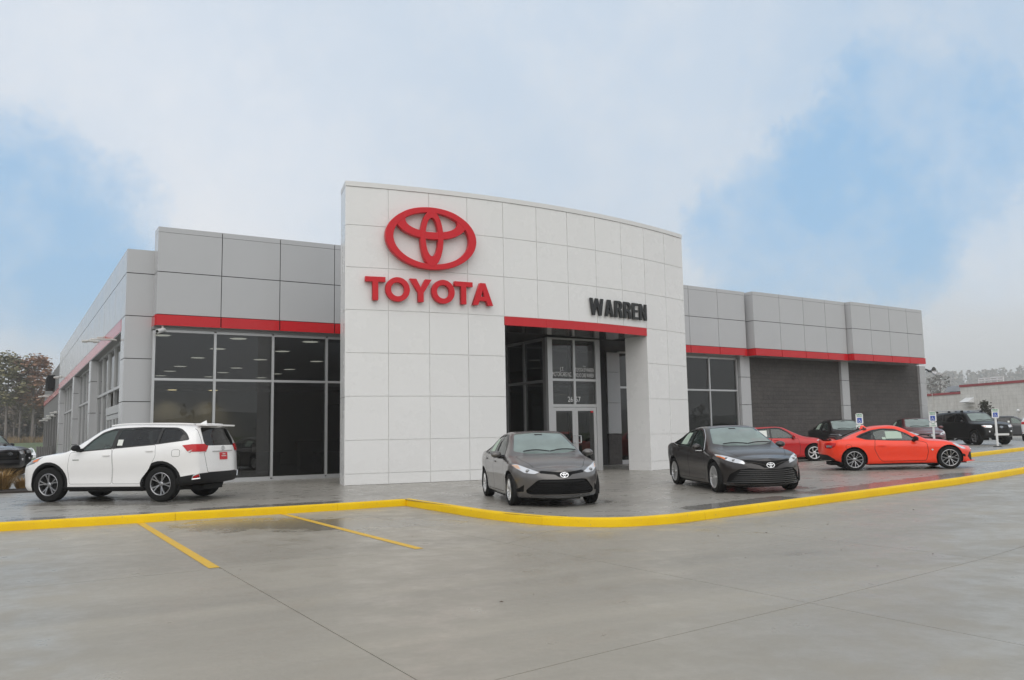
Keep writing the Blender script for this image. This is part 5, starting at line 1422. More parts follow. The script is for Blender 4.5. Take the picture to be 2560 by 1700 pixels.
for sg in (1, -1):
    B.take(B.cut([(y*sg, z) for y, z in ((.76, .80), (.84, .80), (.80, .74), (.735, .72))], FRONTV, lambda c, n, sg=sg: c.y*sg > .3 and c.x > 1.25 and (n.x > .1 or n.y*sg > .3)), 'turn_signal', m_amberp, push=.004)
    hl = [(.435, .665), (.60, .735), (.78, .815), (.845, .80), (.80, .735), (.68, .655), (.52, .635)]
    fs = B.cut(rpoly([(y*sg, z) for y, z in hl], .02), FRONTV, lambda c, n, sg=sg: c.y*sg > .3 and c.x > 1.25 and (n.x > .1 or n.y*sg > .3)); i = B.take(fs, 'headlight', m_head, push=.004)
    bm = bmesh.new(); c, n = B.end(.62*sg, .685, 1, .010); bmesh.ops.create_uvsphere(bm, u_segments=12, v_segments=8, radius=.042); bmesh.ops.scale(bm, vec=(.35, 1, .8), verts=bm.verts[:]); bmesh.ops.translate(bm, vec=c, verts=bm.verts[:]); B.addbm('projector', bm, m_headd, parent=i, smooth=60)
    B.take(B.cut(rpoly([(y*sg, z) for y, z in ((.695, .435), (.70, .30), (.80, .295), (.82, .33))], .015), FRONTV, lambda c, n, sg=sg: c.y*sg > .5 and c.x > 1.4 and n.x > .1), 'fog_recess', m_grille, push=-.01)
    v = diag(-1, sg); tl = [(-1.95, .84*sg, .95), (-2.1, .78*sg, .80), (-2.28, .5*sg, .80), (-2.3, .45*sg, .92), (-2.2, .68*sg, .96)]
    B.take(B.cut([(Vector(p).dot(v[0]), p[2]) for p in tl], v, lambda c, n, sg=sg: c.y*sg > .3 and c.x < -1.6 and (n.x < -.05 or n.y*sg > .2)), 'tail_light', m_tail, push=.008)
gapline(B, [(1.06, .66), (1.5, .64), (1.85, .50), (1.98, .42), (2.03, 0), (1.98, -.42), (1.85, -.50), (1.5, -.64), (1.06, -.66), (1.12, 0)], TOPV, lambda c, n: n.z > .45 and c.z > .6, .008)
doors(B, [[(.80, .26), (.85, .60), (.80, .885), (-.21, .935), (-.24, .60), (-.22, .26)], [(-.245, .26), (-.265, .60), (-.235, .94), (-1.04, .97), (-1.08, .80), (-.95, .55), (-.86, .35), (-.84, .26)]])
finish_body(B, P, dict(arch=.365, floor=.17, hip=.55, dash=.72, beltz=.91, rearx=-1.7, rim=.205, tw=.205, track=1.56, style='cover', rimmat=m_silver, mirror=(.60, .935), handles=[(-.08, .83), (-1.02, .87)]))
emblem_part(B, 0, .612, 1, .082, m_chrome)
wipers(B, .98, .97, .66)
sticker(B, -.92, 1.03, .42, .26, -1); sticker(B, -.92, 1.03, .42, .26, 1)
c = B.tree.ray_cast(Vector((.30, 0, 3)), Vector((0, 0, -1)))[0]
bm = bmesh.new(); obox(bm, c+Vector((.02, 0, -.045)), (.14, .16, .05), Matrix.Rotation(.5, 3, 'Y')); B.addbm('mirror_camera_box', bm, m_black_plastic)
close(B)

# ---------------------------------------------------------------- midsize sedan with slatted nose
P = dict(name='midsize', crease=.016, xf=2.38, xr=-2.50, bF=.40, bR=.24, W=.92, wb=2.825, R=.335, tuck=.06, flare=.022, pF=2.1,
  top=[(-2.5, 1.0), (-2.2, 1.04), (-1.85, 1.075), (-1.4, 1.25), (-1.05, 1.365), (-.6, 1.43), (-.15, 1.445), (.15, 1.415), (.4, 1.325), (.8, 1.125), (1.06, .985), (1.16, .96), (1.6, .905), (1.9, .83), (2.1, .755)],
  bot=[(-2.4, .30), (-1.9, .22), (-1.3, .165), (1.35, .165), (2.0, .18)],
  belt=[(-2.4, .98), (-1.9, 1.02), (-1.2, .985), (0, .93), (.85, .895), (1.15, .875), (1.6, .83), (1.9, .765), (2.02, .715)],
  wid=[(-2.26, .78), (-2.05, .86), (-1.7, .91), (-1.2, .92), (.8, .915), (1.35, .91), (1.7, .88), (1.88, .83), (1.98, .76)],
  wr=[(-2.26, .62), (-1.85, .64), (-1.3, .57), (-.9, .565), (0, .585), (.4, .615), (1.05, .73), (1.6, .68), (1.98, .54)],
  drop=[(-2.4, .03), (-1.8, .035), (-1, .05), (0, .05), (1, .035), (2, .03)],
  noseF=[(.17, -.16), (.28, -.02), (.40, 0), (.52, -.01), (.60, -.05), (.68, -.10), (.78, -.18)],
  noseR=[(.2, .12), (.42, .02), (.6, 0), (.85, .02), (1.0, .05)])
B = Body(P)
w1 = [(.68, .915), (-.22, .955), (-.26, 1.355), (-.1, 1.36), (.12, 1.325), (.38, 1.19)]
w2 = [(-.305, .96), (-1.10, 1.0), (-1.15, 1.03), (-1.04, 1.24), (-.85, 1.31), (-.58, 1.345), (-.31, 1.358)]
w3 = [(-1.185, 1.01), (-1.50, 1.04), (-1.20, 1.18), (-1.10, 1.215)]
windows(B, [w1, w2, w3], [m_sidew, m_sidew, m_privacy], [(.72, .905), (0, .94), (-1.1, .99), (-1.56, 1.035), (-1.24, 1.195), (-.95, 1.295), (-.6, 1.36), (-.1, 1.375), (.14, 1.34), (.42, 1.19)], chrome=True)
B.take(B.cut(rpoly([(.90, .70), (1.02, .42), (1.06, 0), (1.02, -.42), (.90, -.70), (.22, -.52), (.17, 0), (.22, .52)], .06), TOPV, lambda c, n: n.z > .3 and c.z > .9), 'windshield', m_wind, push=-.006)
B.take(B.cut(rpoly([(-1.80, .54), (-1.83, 0), (-1.80, -.54), (-1.12, -.48), (-1.08, 0), (-1.12, .48)], .06), TOPV, lambda c, n: n.z > .2 and c.z > .9), 'rear_window', m_glassd, push=-.006)
B.take(B.cut(rpoly(sym([(.12, .685), (.46, .715), (.52, .69), (.42, .655), (.22, .60), (.13, .545)]), .02), FRONTV, lambda c, n: n.x > .1 and c.x > 1.6), 'upper_grille', m_grille, push=-.004)
B.take(B.cut(rpoly(sym([(.18, .515), (.40, .545), (.60, .52), (.745, .42), (.80, .255), (.72, .235), (.62, .215)]), .02), FRONTV, lambda c, n: n.x > .12 and c.x > 1.5), 'lower_grille', m_grille, push=-.02)
for k, z in enumerate((.485, .445, .405, .365, .325, .285, .245)):
    w = .55+(.52-z)*.72; w = min(w, .765)
    B.bar([(y, z+.012*(abs(y)/w)**2*(1 if k < 3 else -.4)) for y in fr(-w, w, 22)], 1, .017, .03, .002, 'grille_slat', m_slat)
B.take(B.cut(rpoly(sym([(.60, .19), (.82, .235), (.83, .205), (.70, .17), (.5, .165)]), .01), FRONTV, lambda c, n: n.x > .1 and c.x > 1.4), 'lower_lip', m_slat, push=.006)
B.bar([(y, .652-.09*max(0, 1-abs(y)/.30)**1.2) for y in fr(-.50, .50, 20)], 1, .020, .02, .010, 'bumper_ridge', 'PAINT')
for sg in (1, -1):
    B.take(B.cut([(y*sg, z) for y, z in ((.80, .765), (.87, .80), (.88, .785), (.80, .72), (.775, .735))], FRONTV, lambda c, n, sg=sg: c.y*sg > .3 and c.x > 1.25 and (n.x > .1 or n.y*sg > .3)), 'turn_signal', m_amber, push=.004)
    hl = [(.47, .645), (.52, .705), (.70, .775), (.87, .83), (.885, .80), (.80, .715), (.66, .66), (.5, .625)]
    fs = B.cut(rpoly([(y*sg, z) for y, z in hl], .015), FRONTV, lambda c, n, sg=sg: c.y*sg > .3 and c.x > 1.25 and (n.x > .1 or n.y*sg > .3)); i = B.take(fs, 'headlight', m_head, push=.004)
    for (y, z, r_) in ((.66, .705, .040), (.77, .75, .034)):
        bm = bmesh.new(); c, n = B.end(y*sg, z, 1, .008); bmesh.ops.create_uvsphere(bm, u_segments=12, v_segments=8, radius=r_); bmesh.ops.scale(bm, vec=(.35, 1, .7), verts=bm.verts[:]); bmesh.ops.translate(bm, vec=c, verts=bm.verts[:]); B.addbm('projector', bm, m_headd, parent=i, smooth=60)
    v = diag(-1, sg); tl = [(-2.0, .88*sg, .98), (-2.2, .80*sg, .82), (-2.42, .5*sg, .82), (-2.45, .45*sg, .95), (-2.3, .72*sg, .99)]
    B.take(B.cut([(Vector(p).dot(v[0]), p[2]) for p in tl], v, lambda c, n, sg=sg: c.y*sg > .3 and c.x < -1.7 and (n.x < -.05 or n.y*sg > .2)), 'tail_light', m_tail, push=.008)
    bm = bmesh.new(); c, n = B.side(.62, .90, sg, .012); obox(bm, c+Vector((.03, sg*.10, -.01)), (.10, .16, .018)); B.addbm('mirror_chrome', bm, m_chrome)
gapline(B, [(1.10, .70), (1.6, .66), (1.95, .52), (2.08, .42), (2.14, 0), (2.08, -.42), (1.95, -.52), (1.6, -.66), (1.10, -.70), (1.16, 0)], TOPV, lambda c, n: n.z > .45 and c.z > .6, .008)
doors(B, [[(.84, .26), (.89, .60), (.84, .875), (-.23, .93), (-.26, .60), (-.24, .26)], [(-.265, .26), (-.285, .60), (-.255, .935), (-1.10, .975), (-1.14, .80), (-1.0, .57), (-.90, .36), (-.88, .26)]])
finish_body(B, P, dict(arch=.385, floor=.165, hip=.53, dash=.74, beltz=.90, rearx=-1.8, rim=.237, tw=.22, track=1.61, style='multi', rimmat=m_silver, mirror=(.62, .93), handles=[(-.08, .82), (-1.05, .865)]))
emblem_part(B, 0, .598, 1, .090, m_chrome)
wipers(B, 1.02, .97, .68)
sticker(B, -.98, 1.02, .42, .27, -1); sticker(B, -.98, 1.02, .42, .27, 1)
c = B.tree.ray_cast(Vector((.30, 0, 3)), Vector((0, 0, -1)))[0]
bm = bmesh.new(); obox(bm, c+Vector((.02, 0, -.045)), (.14, .16, .05), Matrix.Rotation(.5, 3, 'Y')); B.addbm('mirror_camera_box', bm, m_black_plastic)
close(B)

# ---------------------------------------------------------------- low two-door coupe
P = dict(name='coupe', crease=.012, xf=2.12, xr=-2.12, bF=.42, bR=.26, W=.8875, wb=2.57, R=.318, tuck=.07, flare=.03, rflare=1.5, pF=2.0,
  top=[(-2.12, .84), (-1.9, .90), (-1.62, .935), (-1.2, 1.09), (-.85, 1.205), (-.45, 1.275), (-.15, 1.283), (.1, 1.235), (.4, 1.07), (.72, .895), (.82, .865), (1.2, .835), (1.5, .77), (1.7, .69), (1.85, .60)],
  bot=[(-2.0, .36), (-1.7, .25), (-1.1, .17), (1.1, .17), (1.7, .19)],
  belt=[(-2.0, .83), (-1.6, .90), (-1.1, .90), (-.6, .855), (.1, .825), (.6, .80), (.9, .79), (1.2, .775), (1.5, .70), (1.7, .61)],
  wid=[(-1.86, .74), (-1.7, .81), (-1.35, .86), (-.9, .865), (-.2, .85), (.5, .855), (1.1, .865), (1.4, .84), (1.58, .78), (1.71, .69)],
  wr=[(-1.86, .58), (-1.5, .55), (-1.0, .50), (-.3, .515), (.1, .535), (.4, .58), (.78, .66), (1.2, .62), (1.71, .45)],
  drop=[(-2.0, .03), (-1.5, .04), (-.8, .05), (.1, .05), (.8, .03), (1.7, .03)],
  noseF=[(.17, -.03), (.24, 0), (.36, -.03), (.50, -.08), (.58, -.13), (.66, -.20), (.75, -.3)],
  noseR=[(.2, .16), (.40, .05), (.6, 0), (.75, .0), (.9, .03)])
B = Body(P)
wA = [(.47, .835), (-.20, .865), (-.66, .895), (-.70, 1.125), (-.42, 1.165), (-.10, 1.145), (.20, 1.01)]
wB_ = [(-.715, .90), (-.90, .91), (-1.12, .965), (-1.02, 1.015), (-.745, 1.115)]
windows(B, [wA, wB_], [m_sidew, m_privacy], [(.50, .828), (-.2, .853), (-.66, .883), (-.92, .897), (-1.17, .965), (-1.03, 1.03), (-.72, 1.14), (-.42, 1.18), (-.10, 1.16), (.22, 1.02)])
B.take(B.cut(rpoly([(.58, .62), (.70, .40), (.74, 0), (.70, -.40), (.58, -.62), (.02, -.47), (-.04, 0), (.02, .47)], .06), TOPV, lambda c, n: n.z > .3 and c.z > .8), 'windshield', m_wind, push=-.006)
B.take(B.cut(rpoly([(-1.56, .47), (-1.60, 0), (-1.56, -.47), (-.92, -.42), (-.86, 0), (-.92, .42)], .06), TOPV, lambda c, n: n.z > .2 and c.z > .8), 'rear_window', m_glassd, push=-.006)
B.take(B.cut([(-1.72, .1), (-1.80, .33), (-1.98, .46), (-2.3, .50), (-2.3, .1)], SIDEV, lambda c, n: c.x < -1.6), 'rear_diffuser', m_black_plastic)
B.take(B.cut(rpoly(sym([(.45, .46), (.55, .34), (.42, .22)]), .03), FRONTV, lambda c, n: n.x > .2 and c.x > 1.4), 'lower_grille', m_grille, push=-.02)
for sg in (1, -1):
    v = diag(-1, sg); tl = [(-1.80, .845*sg, .80), (-1.84, .83*sg, .70), (-1.95, .74*sg, .64), (-2.05, .55*sg, .66), (-2.06, .5*sg, .79), (-1.95, .72*sg, .82)]
    i = B.take(B.cut(rpoly([(Vector(p).dot(v[0]), p[2]) for p in tl], .03), v, lambda c, n, sg=sg: c.y*sg > .3 and c.x < -1.5 and (n.x < -.05 or n.y*sg > .2)), 'tail_light', m_tail, push=.006)
    bm = bmesh.new(); pp = [B.tree.find_nearest(Vector(p)) for p in ((-1.88, .82*sg, .77), (-1.93, .78*sg, .665), (-2.05, .6*sg, .675), (-2.02, .62*sg, .75))]; bm.faces.new([bm.verts.new(a[0]+a[1]*.014) for a in pp]); B.addbm('lamp_insert', bm, m_headd, parent=i)
    bm = bmesh.new(); pp = [B.tree.find_nearest(Vector(p)) for p in ((-1.94, .79*sg, .735), (-1.95, .78*sg, .705), (-2.04, .6*sg, .71), (-2.03, .6*sg, .735))]; bm.faces.new([bm.verts.new(a[0]+a[1]*.02) for a in pp]); B.addbm('reversing_light', bm, m_head, parent=i)
    v = diag(1, sg); hl = [(1.42, .83*sg, .735), (1.62, .72*sg, .69), (1.80, .56*sg, .60), (1.82, .56*sg, .545), (1.66, .74*sg, .565), (1.50, .83*sg, .64)]
    B.take(B.cut(rpoly([(Vector(p).dot(v[0]), p[2]) for p in hl], .03), v, lambda c, n, sg=sg: c.y*sg > .3 and c.x > 1.2 and (n.x > .05 or n.y*sg > .2 or n.z > .3)), 'headlight', m_head, push=.004)
    v2 = diag(1, sg); fg = [(1.66, .74*sg, .43), (1.76, .64*sg, .40), (1.78, .62*sg, .33), (1.70, .72*sg, .345)]
    B.take(B.cut(rpoly([(Vector(p).dot(v2[0]), p[2]) for p in fg], .01), v2, lambda c, n, sg=sg: c.y*sg > .3 and c.x > 1.3 and n.x > .05), 'fog_recess', m_grille, push=-.004)
    bm = bmesh.new(); c, n = B.side(.86, .70, sg, .006); obox(bm, c, (.20, .014, .035), Matrix.Rotation(.12, 3, 'Y')); B.addbm('fender_vent', bm, m_black_plastic) if False else bm.free()
    bm = bmesh.new(); c, n = B.side(.83, .56, sg, .006); lathe(bm, [(.0001, 0), (.024, 0), (.026, -.01)], 14, 'y', c); B.addbm('fender_badge', bm, m_chrome)
gapline(B, [(-1.50, .64), (-1.50, .75), (-1.36, .75), (-1.36, .64)], SIDEV, lambda c, n: n.y < -.3, .007)
doors(B, [[(.66, .26), (.72, .50), (.70, .76), (.50, .815), (-.2, .843), (-.68, .873), (-.715, .60), (-.60, .34), (-.52, .26)]])
finish_body(B, P, dict(arch=.36, floor=.165, hip=.42, dash=.48, beltz=.80, rearx=-1.5, rim=.232, tw=.215, track=1.545, style='twin86', rimmat=m_gunmetal, mirror=(.36, .835), handles=[(-.52, .70)], mirrormat=m_black_plastic))
bm = bmesh.new(); pts = [(-1.93-.10*(1-(y/.56)**2), y, .912+.012*(1-(y/.56)**2)) for y in fr(-.56, .56, 14)]; V = []
for p in pts: V.append([bm.verts.new((p[0]+a, p[1], p[2]+b)) for a, b in ((.10, -.018), (-.05, .008), (-.053, -.008), (.09, -.034))])
for a, b in zip(V, V[1:]):
    for k in range(4): bm.faces.new((a[k], b[k], b[(k+1) % 4], a[(k+1) % 4]))
bm.faces.new(V[0]); bm.faces.new(V[-1]); B.addbm('rear_spoiler', bm, m_black_plastic, smooth=40)
for y in (.45, -.45):
    bm = bmesh.new(); obox(bm, (-1.86, y, .895), (.06, .03, .05)); B.addbm('spoiler_post', bm, m_black_plastic)
bm = bmesh.new()
for sg in (1, -1): pass
V = []
for t in fr(-1, 1, 18):
    c, n = B.end(t*.60, .205, 1, 0.0); V.append([bm.verts.new(c+Vector((a, 0, b))) for a, b in ((-.10, .02), (.065, .012), (.065, -.010), (-.10, -.02))])
for a, b in zip(V, V[1:]):
    for k in range(4): bm.faces.new((a[k], b[k], b[(k+1) % 4], a[(k+1) % 4]))
bm.faces.new(V[0]); bm.faces.new(V[-1]); B.addbm('front_lip', bm, 'PAINT', smooth=40)
bm = bmesh.new(); vs = [bm.verts.new(p) for p in ((-.72, .03, 1.22), (-.72, -.03, 1.22), (-.93, -.03, 1.17), (-.93, .03, 1.17), (-.87, 0, 1.30), (-.80, 0, 1.29))]
for f in ((0, 1, 5), (1, 2, 4, 5), (2, 3, 4), (3, 0, 5, 4), (3, 2, 1, 0)): bm.faces.new([vs[i] for i in f])
B.addbm('shark_fin_antenna', bm, 'PAINT')
sticker(B, -.36, .90, .44, .21, -1); sticker(B, -.47, .88, .10, .07, -1)
emblem_part(B, 0, .52, 1, .06, m_chrome)
close(B)

# ---------------------------------------------------------------- hatchback
P = dict(name='hatch', crease=.014, xf=2.20, xr=-2.13, bF=.40, bR=.18, W=.88, wb=2.60, R=.322, tuck=.055, flare=.02, rear_range=.8,
  top=[(-2.1, 1.26), (-1.7, 1.32), (-1.2, 1.385), (-.6, 1.42), (-.1, 1.415), (.2, 1.37), (.5, 1.22), (.95, 1.0), (1.05, .97), (1.4, .91), (1.7, .83), (1.9, .75)],
  bot=[(-2.1, .33), (-1.7, .23), (-1.1, .17), (1.2, .17), (1.8, .19)],
  belt=[(-2.1, 1.06), (-1.5, 1.03), (0, .95), (.8, .91), (1.05, .885), (1.4, .83), (1.7, .76), (1.85, .70)],
  wid=[(-1.97, .78), (-1.7, .85), (-1.2, .88), (.8, .875), (1.3, .87), (1.55, .83), (1.7, .78), (1.8, .71)],
  wr=[(-2.0, .56), (-1.2, .57), (0, .575), (.4, .60), (.95, .69), (1.4, .65), (1.8, .50)],
  drop=[(-2.1, .05), (0, .05), (1, .035), (1.8, .03)],
  noseF=[(.17, -.15), (.30, -.02), (.42, 0), (.56, -.01), (.66, -.08), (.78, -.18)],
  noseR=[(.2, .10), (.5, 0), (.85, .03), (1.0, .10), (1.35, .34)])
B = Body(P)
w1 = [(.60, .935), (-.22, .975), (-.25, 1.335), (-.05, 1.335), (.12, 1.30), (.36, 1.15)]
w2 = [(-.30, .98), (-1.15, 1.03), (-1.25, 1.07), (-1.22, 1.25), (-.9, 1.315), (-.31, 1.338)]
windows(B, [w1, w2], [m_sidew, m_sidew], [(.64, .925), (0, .955), (-1.2, 1.02), (-1.6, 1.07), (-1.45, 1.20), (-1.2, 1.275), (-.9, 1.33), (-.05, 1.35), (.14, 1.315), (.40, 1.15)])
B.take(B.cut(rpoly([(.84, .66), (.95, .40), (.98, 0), (.95, -.40), (.84, -.66), (.26, -.52), (.21, 0), (.26, .52)], .06), TOPV, lambda c, n: n.z > .3 and c.z > .9), 'windshield', m_wind, push=-.006)
B.take(B.cut(rpoly(sym([(.55, 1.04), (.50, 1.28)]), .05), FRONTV, lambda c, n: n.x < -.2 and c.x < -1.4), 'rear_window', m_glassd, push=-.006)
B.take(B.cut(rpoly(sym([(.45, .55), (.62, .34), (.5, .25)]), .03), FRONTV, lambda c, n: n.x > .2 and c.x > 1.4), 'lower_grille', m_grille, push=-.02)
for sg in (1, -1):
    hl = [(.42, .66), (.60, .73), (.78, .82), (.84, .80), (.80, .74), (.66, .66), (.5, .635)]
    B.take(B.cut(rpoly([(y*sg, z) for y, z in hl], .02), FRONTV, lambda c, n, sg=sg: c.y*sg > .3 and c.x > 1.15 and (n.x > .1 or n.y*sg > .3)), 'headlight', m_head, push=.004)
    v = diag(-1, sg); tl = [(-1.7, .86*sg, 1.0), (-1.85, .80*sg, .85), (-2.05, .55*sg, .86), (-2.02, .5*sg, .98)]
    B.take(B.cut([(Vector(p).dot(v[0]), p[2]) for p in tl], v, lambda c, n, sg=sg: c.y*sg > .3 and c.x < -1.4 and (n.x < -.05 or n.y*sg > .2)), 'tail_light', m_tail, push=.008)
doors(B, [[(.75, .26), (.80, .60), (.75, .90), (-.23, .95), (-.26, .60), (-.24, .26)], [(-.265, .26), (-.285, .60), (-.255, .955), (-1.05, 1.0), (-1.08, .80), (-.92, .55), (-.82, .35), (-.80, .26)]])
finish_body(B, P, dict(arch=.37, floor=.17, hip=.56, dash=.68, beltz=.92, rearx=-1.6, rim=.228, tw=.215, track=1.55, style='blade', rimmat=m_silver, mirror=(.54, .945), handles=[(-.08, .86), (-1.0, .90)]))
sticker(B, -.80, 1.02, .40, .25, -1, mat=m_paper)
bm = bmesh.new(); obox(bm, (-1.62, 0, 1.375), (.1, .03, .05)); B.addbm('roof_antenna', bm, 'PAINT')
emblem_part(B, 0, .62, 1, .08, m_chrome)
close(B)

# ---------------------------------------------------------------- boxy off-road SUV
P = dict(name='offroad', xf=2.30, xr=-2.50, bF=.22, bR=.14, W=.93, wb=2.79, R=.395, tuck=.05, flare=.035, rear_range=.6,
  top=[(-2.4, 1.74), (-1.5, 1.80), (-.3, 1.815), (.2, 1.79), (.42, 1.72), (.95, 1.30), (1.05, 1.25), (1.6, 1.22), (2.0, 1.16), (2.15, 1.10)],
  bot=[(-2.4, .50), (-1.4, .36), (1.4, .36), (2.1, .40)],
  belt=[(-2.4, 1.28), (-1, 1.24), (.8, 1.18), (1.1, 1.14), (1.6, 1.11), (2.0, 1.06), (2.1, 1.02)],
  wid=[(-2.36, .86), (-2.1, .91), (-1, .93), (1.4, .93), (1.8, .905), (2.0, .86), (2.1, .80)],
  wr=[(-2.4, .66), (-1, .68), (.3, .67), (.95, .74), (1.6, .74), (2.1, .66)],
  drop=[(-2.4, .07), (.3, .06), (1, .05), (2.1, .05)],
  noseF=[(.36, -.16), (.5, -.02), (.65, 0), (.85, -.02), (1.0, -.06), (1.12, -.14)],
  noseR=[(.4, .10), (.6, 0), (1.2, .02), (1.3, .05), (1.75, .22)])
B = Body(P)
w1 = [(.62, 1.215), (-.18, 1.245), (-.20, 1.665), (.10, 1.66), (.24, 1.60)]
w2 = [(-.26, 1.25), (-1.12, 1.285), (-1.20, 1.66), (-.27, 1.668)]
w3 = [(-1.28, 1.295), (-2.05, 1.40), (-2.0, 1.62), (-1.34, 1.655)]
windows(B, [w1, w2, w3], [m_privacy, m_privacy, m_privacy], [(.66, 1.20), (-1.1, 1.27), (-2.10, 1.385), (-2.05, 1.64), (-1.3, 1.675), (.12, 1.68), (.26, 1.62)])
B.take(B.cut(rpoly([(.90, .66), (.98, .40), (1.0, 0), (.98, -.40), (.90, -.66), (.46, -.59), (.42, 0), (.46, .59)], .05), TOPV, lambda c, n: n.z > .25 and c.z > 1.2), 'windshield', m_wind, push=-.006)
B.take(B.cut(rpoly(sym([(.62, 1.32), (.56, 1.64)]), .06), FRONTV, lambda c, n: n.x < -.2 and c.x < -1.6), 'rear_window', m_glassd, push=-.006)
B.take(B.cut(rpoly(sym([(.40, 1.02), (.46, .98), (.40, .84), (.42, .70)]), .03), FRONTV, lambda c, n: n.x > .2 and c.x > 1.6), 'grille', m_grille, push=-.02)
for z in (.96, .90, .78): B.bar([(y, z) for y in fr(-.38, .38, 8)], 1, .03, .03, -.004, 'grille_slat', m_slat)
for sg in (1, -1):
    hl = [(.48, 1.03), (.80, 1.045), (.88, 1.02), (.80, .93), (.52, .90), (.46, .97)]
    i = B.take(B.cut(rpoly([(y*sg, z) for y, z in hl], .02), FRONTV, lambda c, n, sg=sg: c.y*sg > .3 and c.x > 1.5 and (n.x > .1 or n.y*sg > .3)), 'headlight', m_head, push=.004)
    bm = bmesh.new(); pp = [B.end(y*sg, z, 1, .010)[0] for y, z in ((.74, 1.0), (.84, 1.0), (.82, .955), (.76, .95))]; bm.faces.new([bm.verts.new(p) for p in pp]); B.addbm('turn_signal', bm, m_amber, parent=i)
    c, n = B.end(.62*sg, .70, 1, .012); bm = bmesh.new(); bmesh.ops.create_uvsphere(bm, u_segments=12, v_segments=8, radius=.05); bmesh.ops.scale(bm, vec=(.4, 1, 1), verts=bm.verts[:]); bmesh.ops.translate(bm, vec=c, verts=bm.verts[:]); B.addbm('fog_light', bm, m_head, smooth=60)
    v = diag(-1, sg); tl = [(-2.2, .90*sg, 1.25), (-2.22, .9*sg, .95), (-2.42, .7*sg, .95), (-2.4, .68*sg, 1.25)]
    B.take(B.cut([(Vector(p).dot(v[0]), p[2]) for p in tl], v, lambda c, n, sg=sg: c.y*sg > .4 and c.x < -1.9 and (n.x < -.05 or n.y*sg > .2)), 'tail_light', m_tail, push=.008)
doors(B, [[(.84, .56), (.88, .85), (.82, 1.19), (-.19, 1.225), (-.22, .85), (-.20, .56)], [(-.245, .56), (-.265, .85), (-.235, 1.23), (-1.12, 1.26), (-1.15, 1.0), (-1.0, .75), (-.90, .62), (-.88, .56)]])
finish_body(B, P, dict(arch=.46, clad=.05, floor=.40, hip=.82, dash=.72, beltz=1.19, rearx=-2.0, rim=.225, tw=.26, track=1.60, style='six', rimmat=m_gunmetal, mirror=(.60, 1.21), handles=[(-.08, 1.10), (-1.02, 1.14)]))
B.bar([(y, .545) for y in fr(-.42, .42, 10)], 1, .13, .03, .035, 'skid_plate', m_white_plastic)
for sg in (1, -1):
    bm = bmesh.new(); tube(bm, [(x, sg*.60, 1.86) for x in fr(-2.0, .1, 6)], .022, 6); B.addbm('roof_rail', bm, m_silver, smooth=50)
    for x in (-2.0, -.95, .1):
        bm = bmesh.new(); obox(bm, (x, sg*.60, 1.81), (.20, .06, .12)); bmesh.ops.bevel(bm, geom=bm.edges[:], offset=.02, segments=1, affect='EDGES'); B.addbm('rail_foot', bm, m_black_plastic)
emblem_part(B, 0, .93, 1, .095, m_chrome)
wipers(B, .98, 1.2, .6)
close(B)

# ---------------------------------------------------------------- park them
pt_white = paint('pearl_white_paint', (0.86, 0.85, 0.84), 0.0, 0.28, .01)
pt_grey = paint('warm_grey_metallic_paint', (0.104, 0.096, 0.091), 0.45, 0.36, .06)
pt_brown = paint('brown_black_metallic_paint', (0.027, 0.022, 0.020), 0.3, 0.34, .05, .8, .4)
pt_orange = paint('orange_red_paint', (0.92, 0.045, 0.010), 0.0, 0.36, .02, .6, .3)
pt_red = paint('deep_red_paint', (0.50, 0.014, 0.016), 0.1, 0.3, .02, .6, .35)
pt_black = paint('black_paint', (0.006, 0.006, 0.0065), 0.0, 0.34, .01, .35, .25)
pt_maroon = paint('maroon_paint', (0.11, 0.010, 0.014), 0.2, 0.32, .03)
pt_blue = paint('blue_paint', (0.03, 0.10, 0.42), 0.1, 0.32, .03)
pt_dgrey = paint('dark_grey_paint', (0.045, 0.045, 0.048), 0.3, 0.34, .04)
pt_silver = paint('silver_paint', (0.40, 0.41, 0.42), 0.6, 0.32, .04)
def nrm(v): l = math.hypot(*v); return (v[0]/l, v[1]/l)
def from_wheels(near_front, near_rear, track, side):
    """centre and heading from the two wheel marks nearest the camera; side +1 when the left flank faces us"""
    d = nrm((near_front[0]-near_rear[0], near_front[1]-near_rear[1])); l = (-d[1], d[0])
    c = ((near_front[0]+near_rear[0])/2 - l[0]*side*track/2, (near_front[1]+near_rear[1])/2 - l[1]*side*track/2)
    return c, d
c, d = (2.583, 21.489), (-.7426, .6697)
spawn('suv', 'parked_suv', c, d, pt_white, 'white three-row SUV parked on the wet pavement by the left showroom windows', 'suv')
c, d = (9.824, 15.316), (-.3281, -.9447)
spawn('sedan', 'parked_sedan', c, d, pt_grey, 'grey-brown compact sedan facing us in front of the entrance portal', 'sedan')
c, d = (14.792, 14.548), (-.4192, -.9079)
spawn('midsize', 'parked_sedan', c, d, pt_brown, 'dark brown sedan with slatted grille facing us right of the entrance portal', 'sedan')
c, d = (22.75, 15.70), (.7465, -.6653)
spawn('coupe', 'parked_coupe', c, d, pt_orange, 'bright orange-red low coupe seen side on behind the yellow kerb', 'coupe')
def at(u, depth):
    """ground position seen in column u at a distance along the view"""
    lat = (u-1280)/FPX*depth; fx, fy = math.sin(YAW), math.cos(YAW)
    return (depth*fx+lat*fy, depth*fy-lat*fx)
c, d = from_wheels((26.87, 21.94), (25.05, 23.75), 1.75, -1)
spawn('hatch', 'parked_hatchback', c, d, pt_red, 'deep red hatchback parked behind the dark brown sedan', 'hatchback')
spawn('sedan', 'parked_sedan', at(2092, 38), (math.cos(R(238)), math.sin(R(238))), pt_black, 'black sedan half hidden behind the orange-red coupe, beside the dark block wall', 'sedan', zoff=.26)
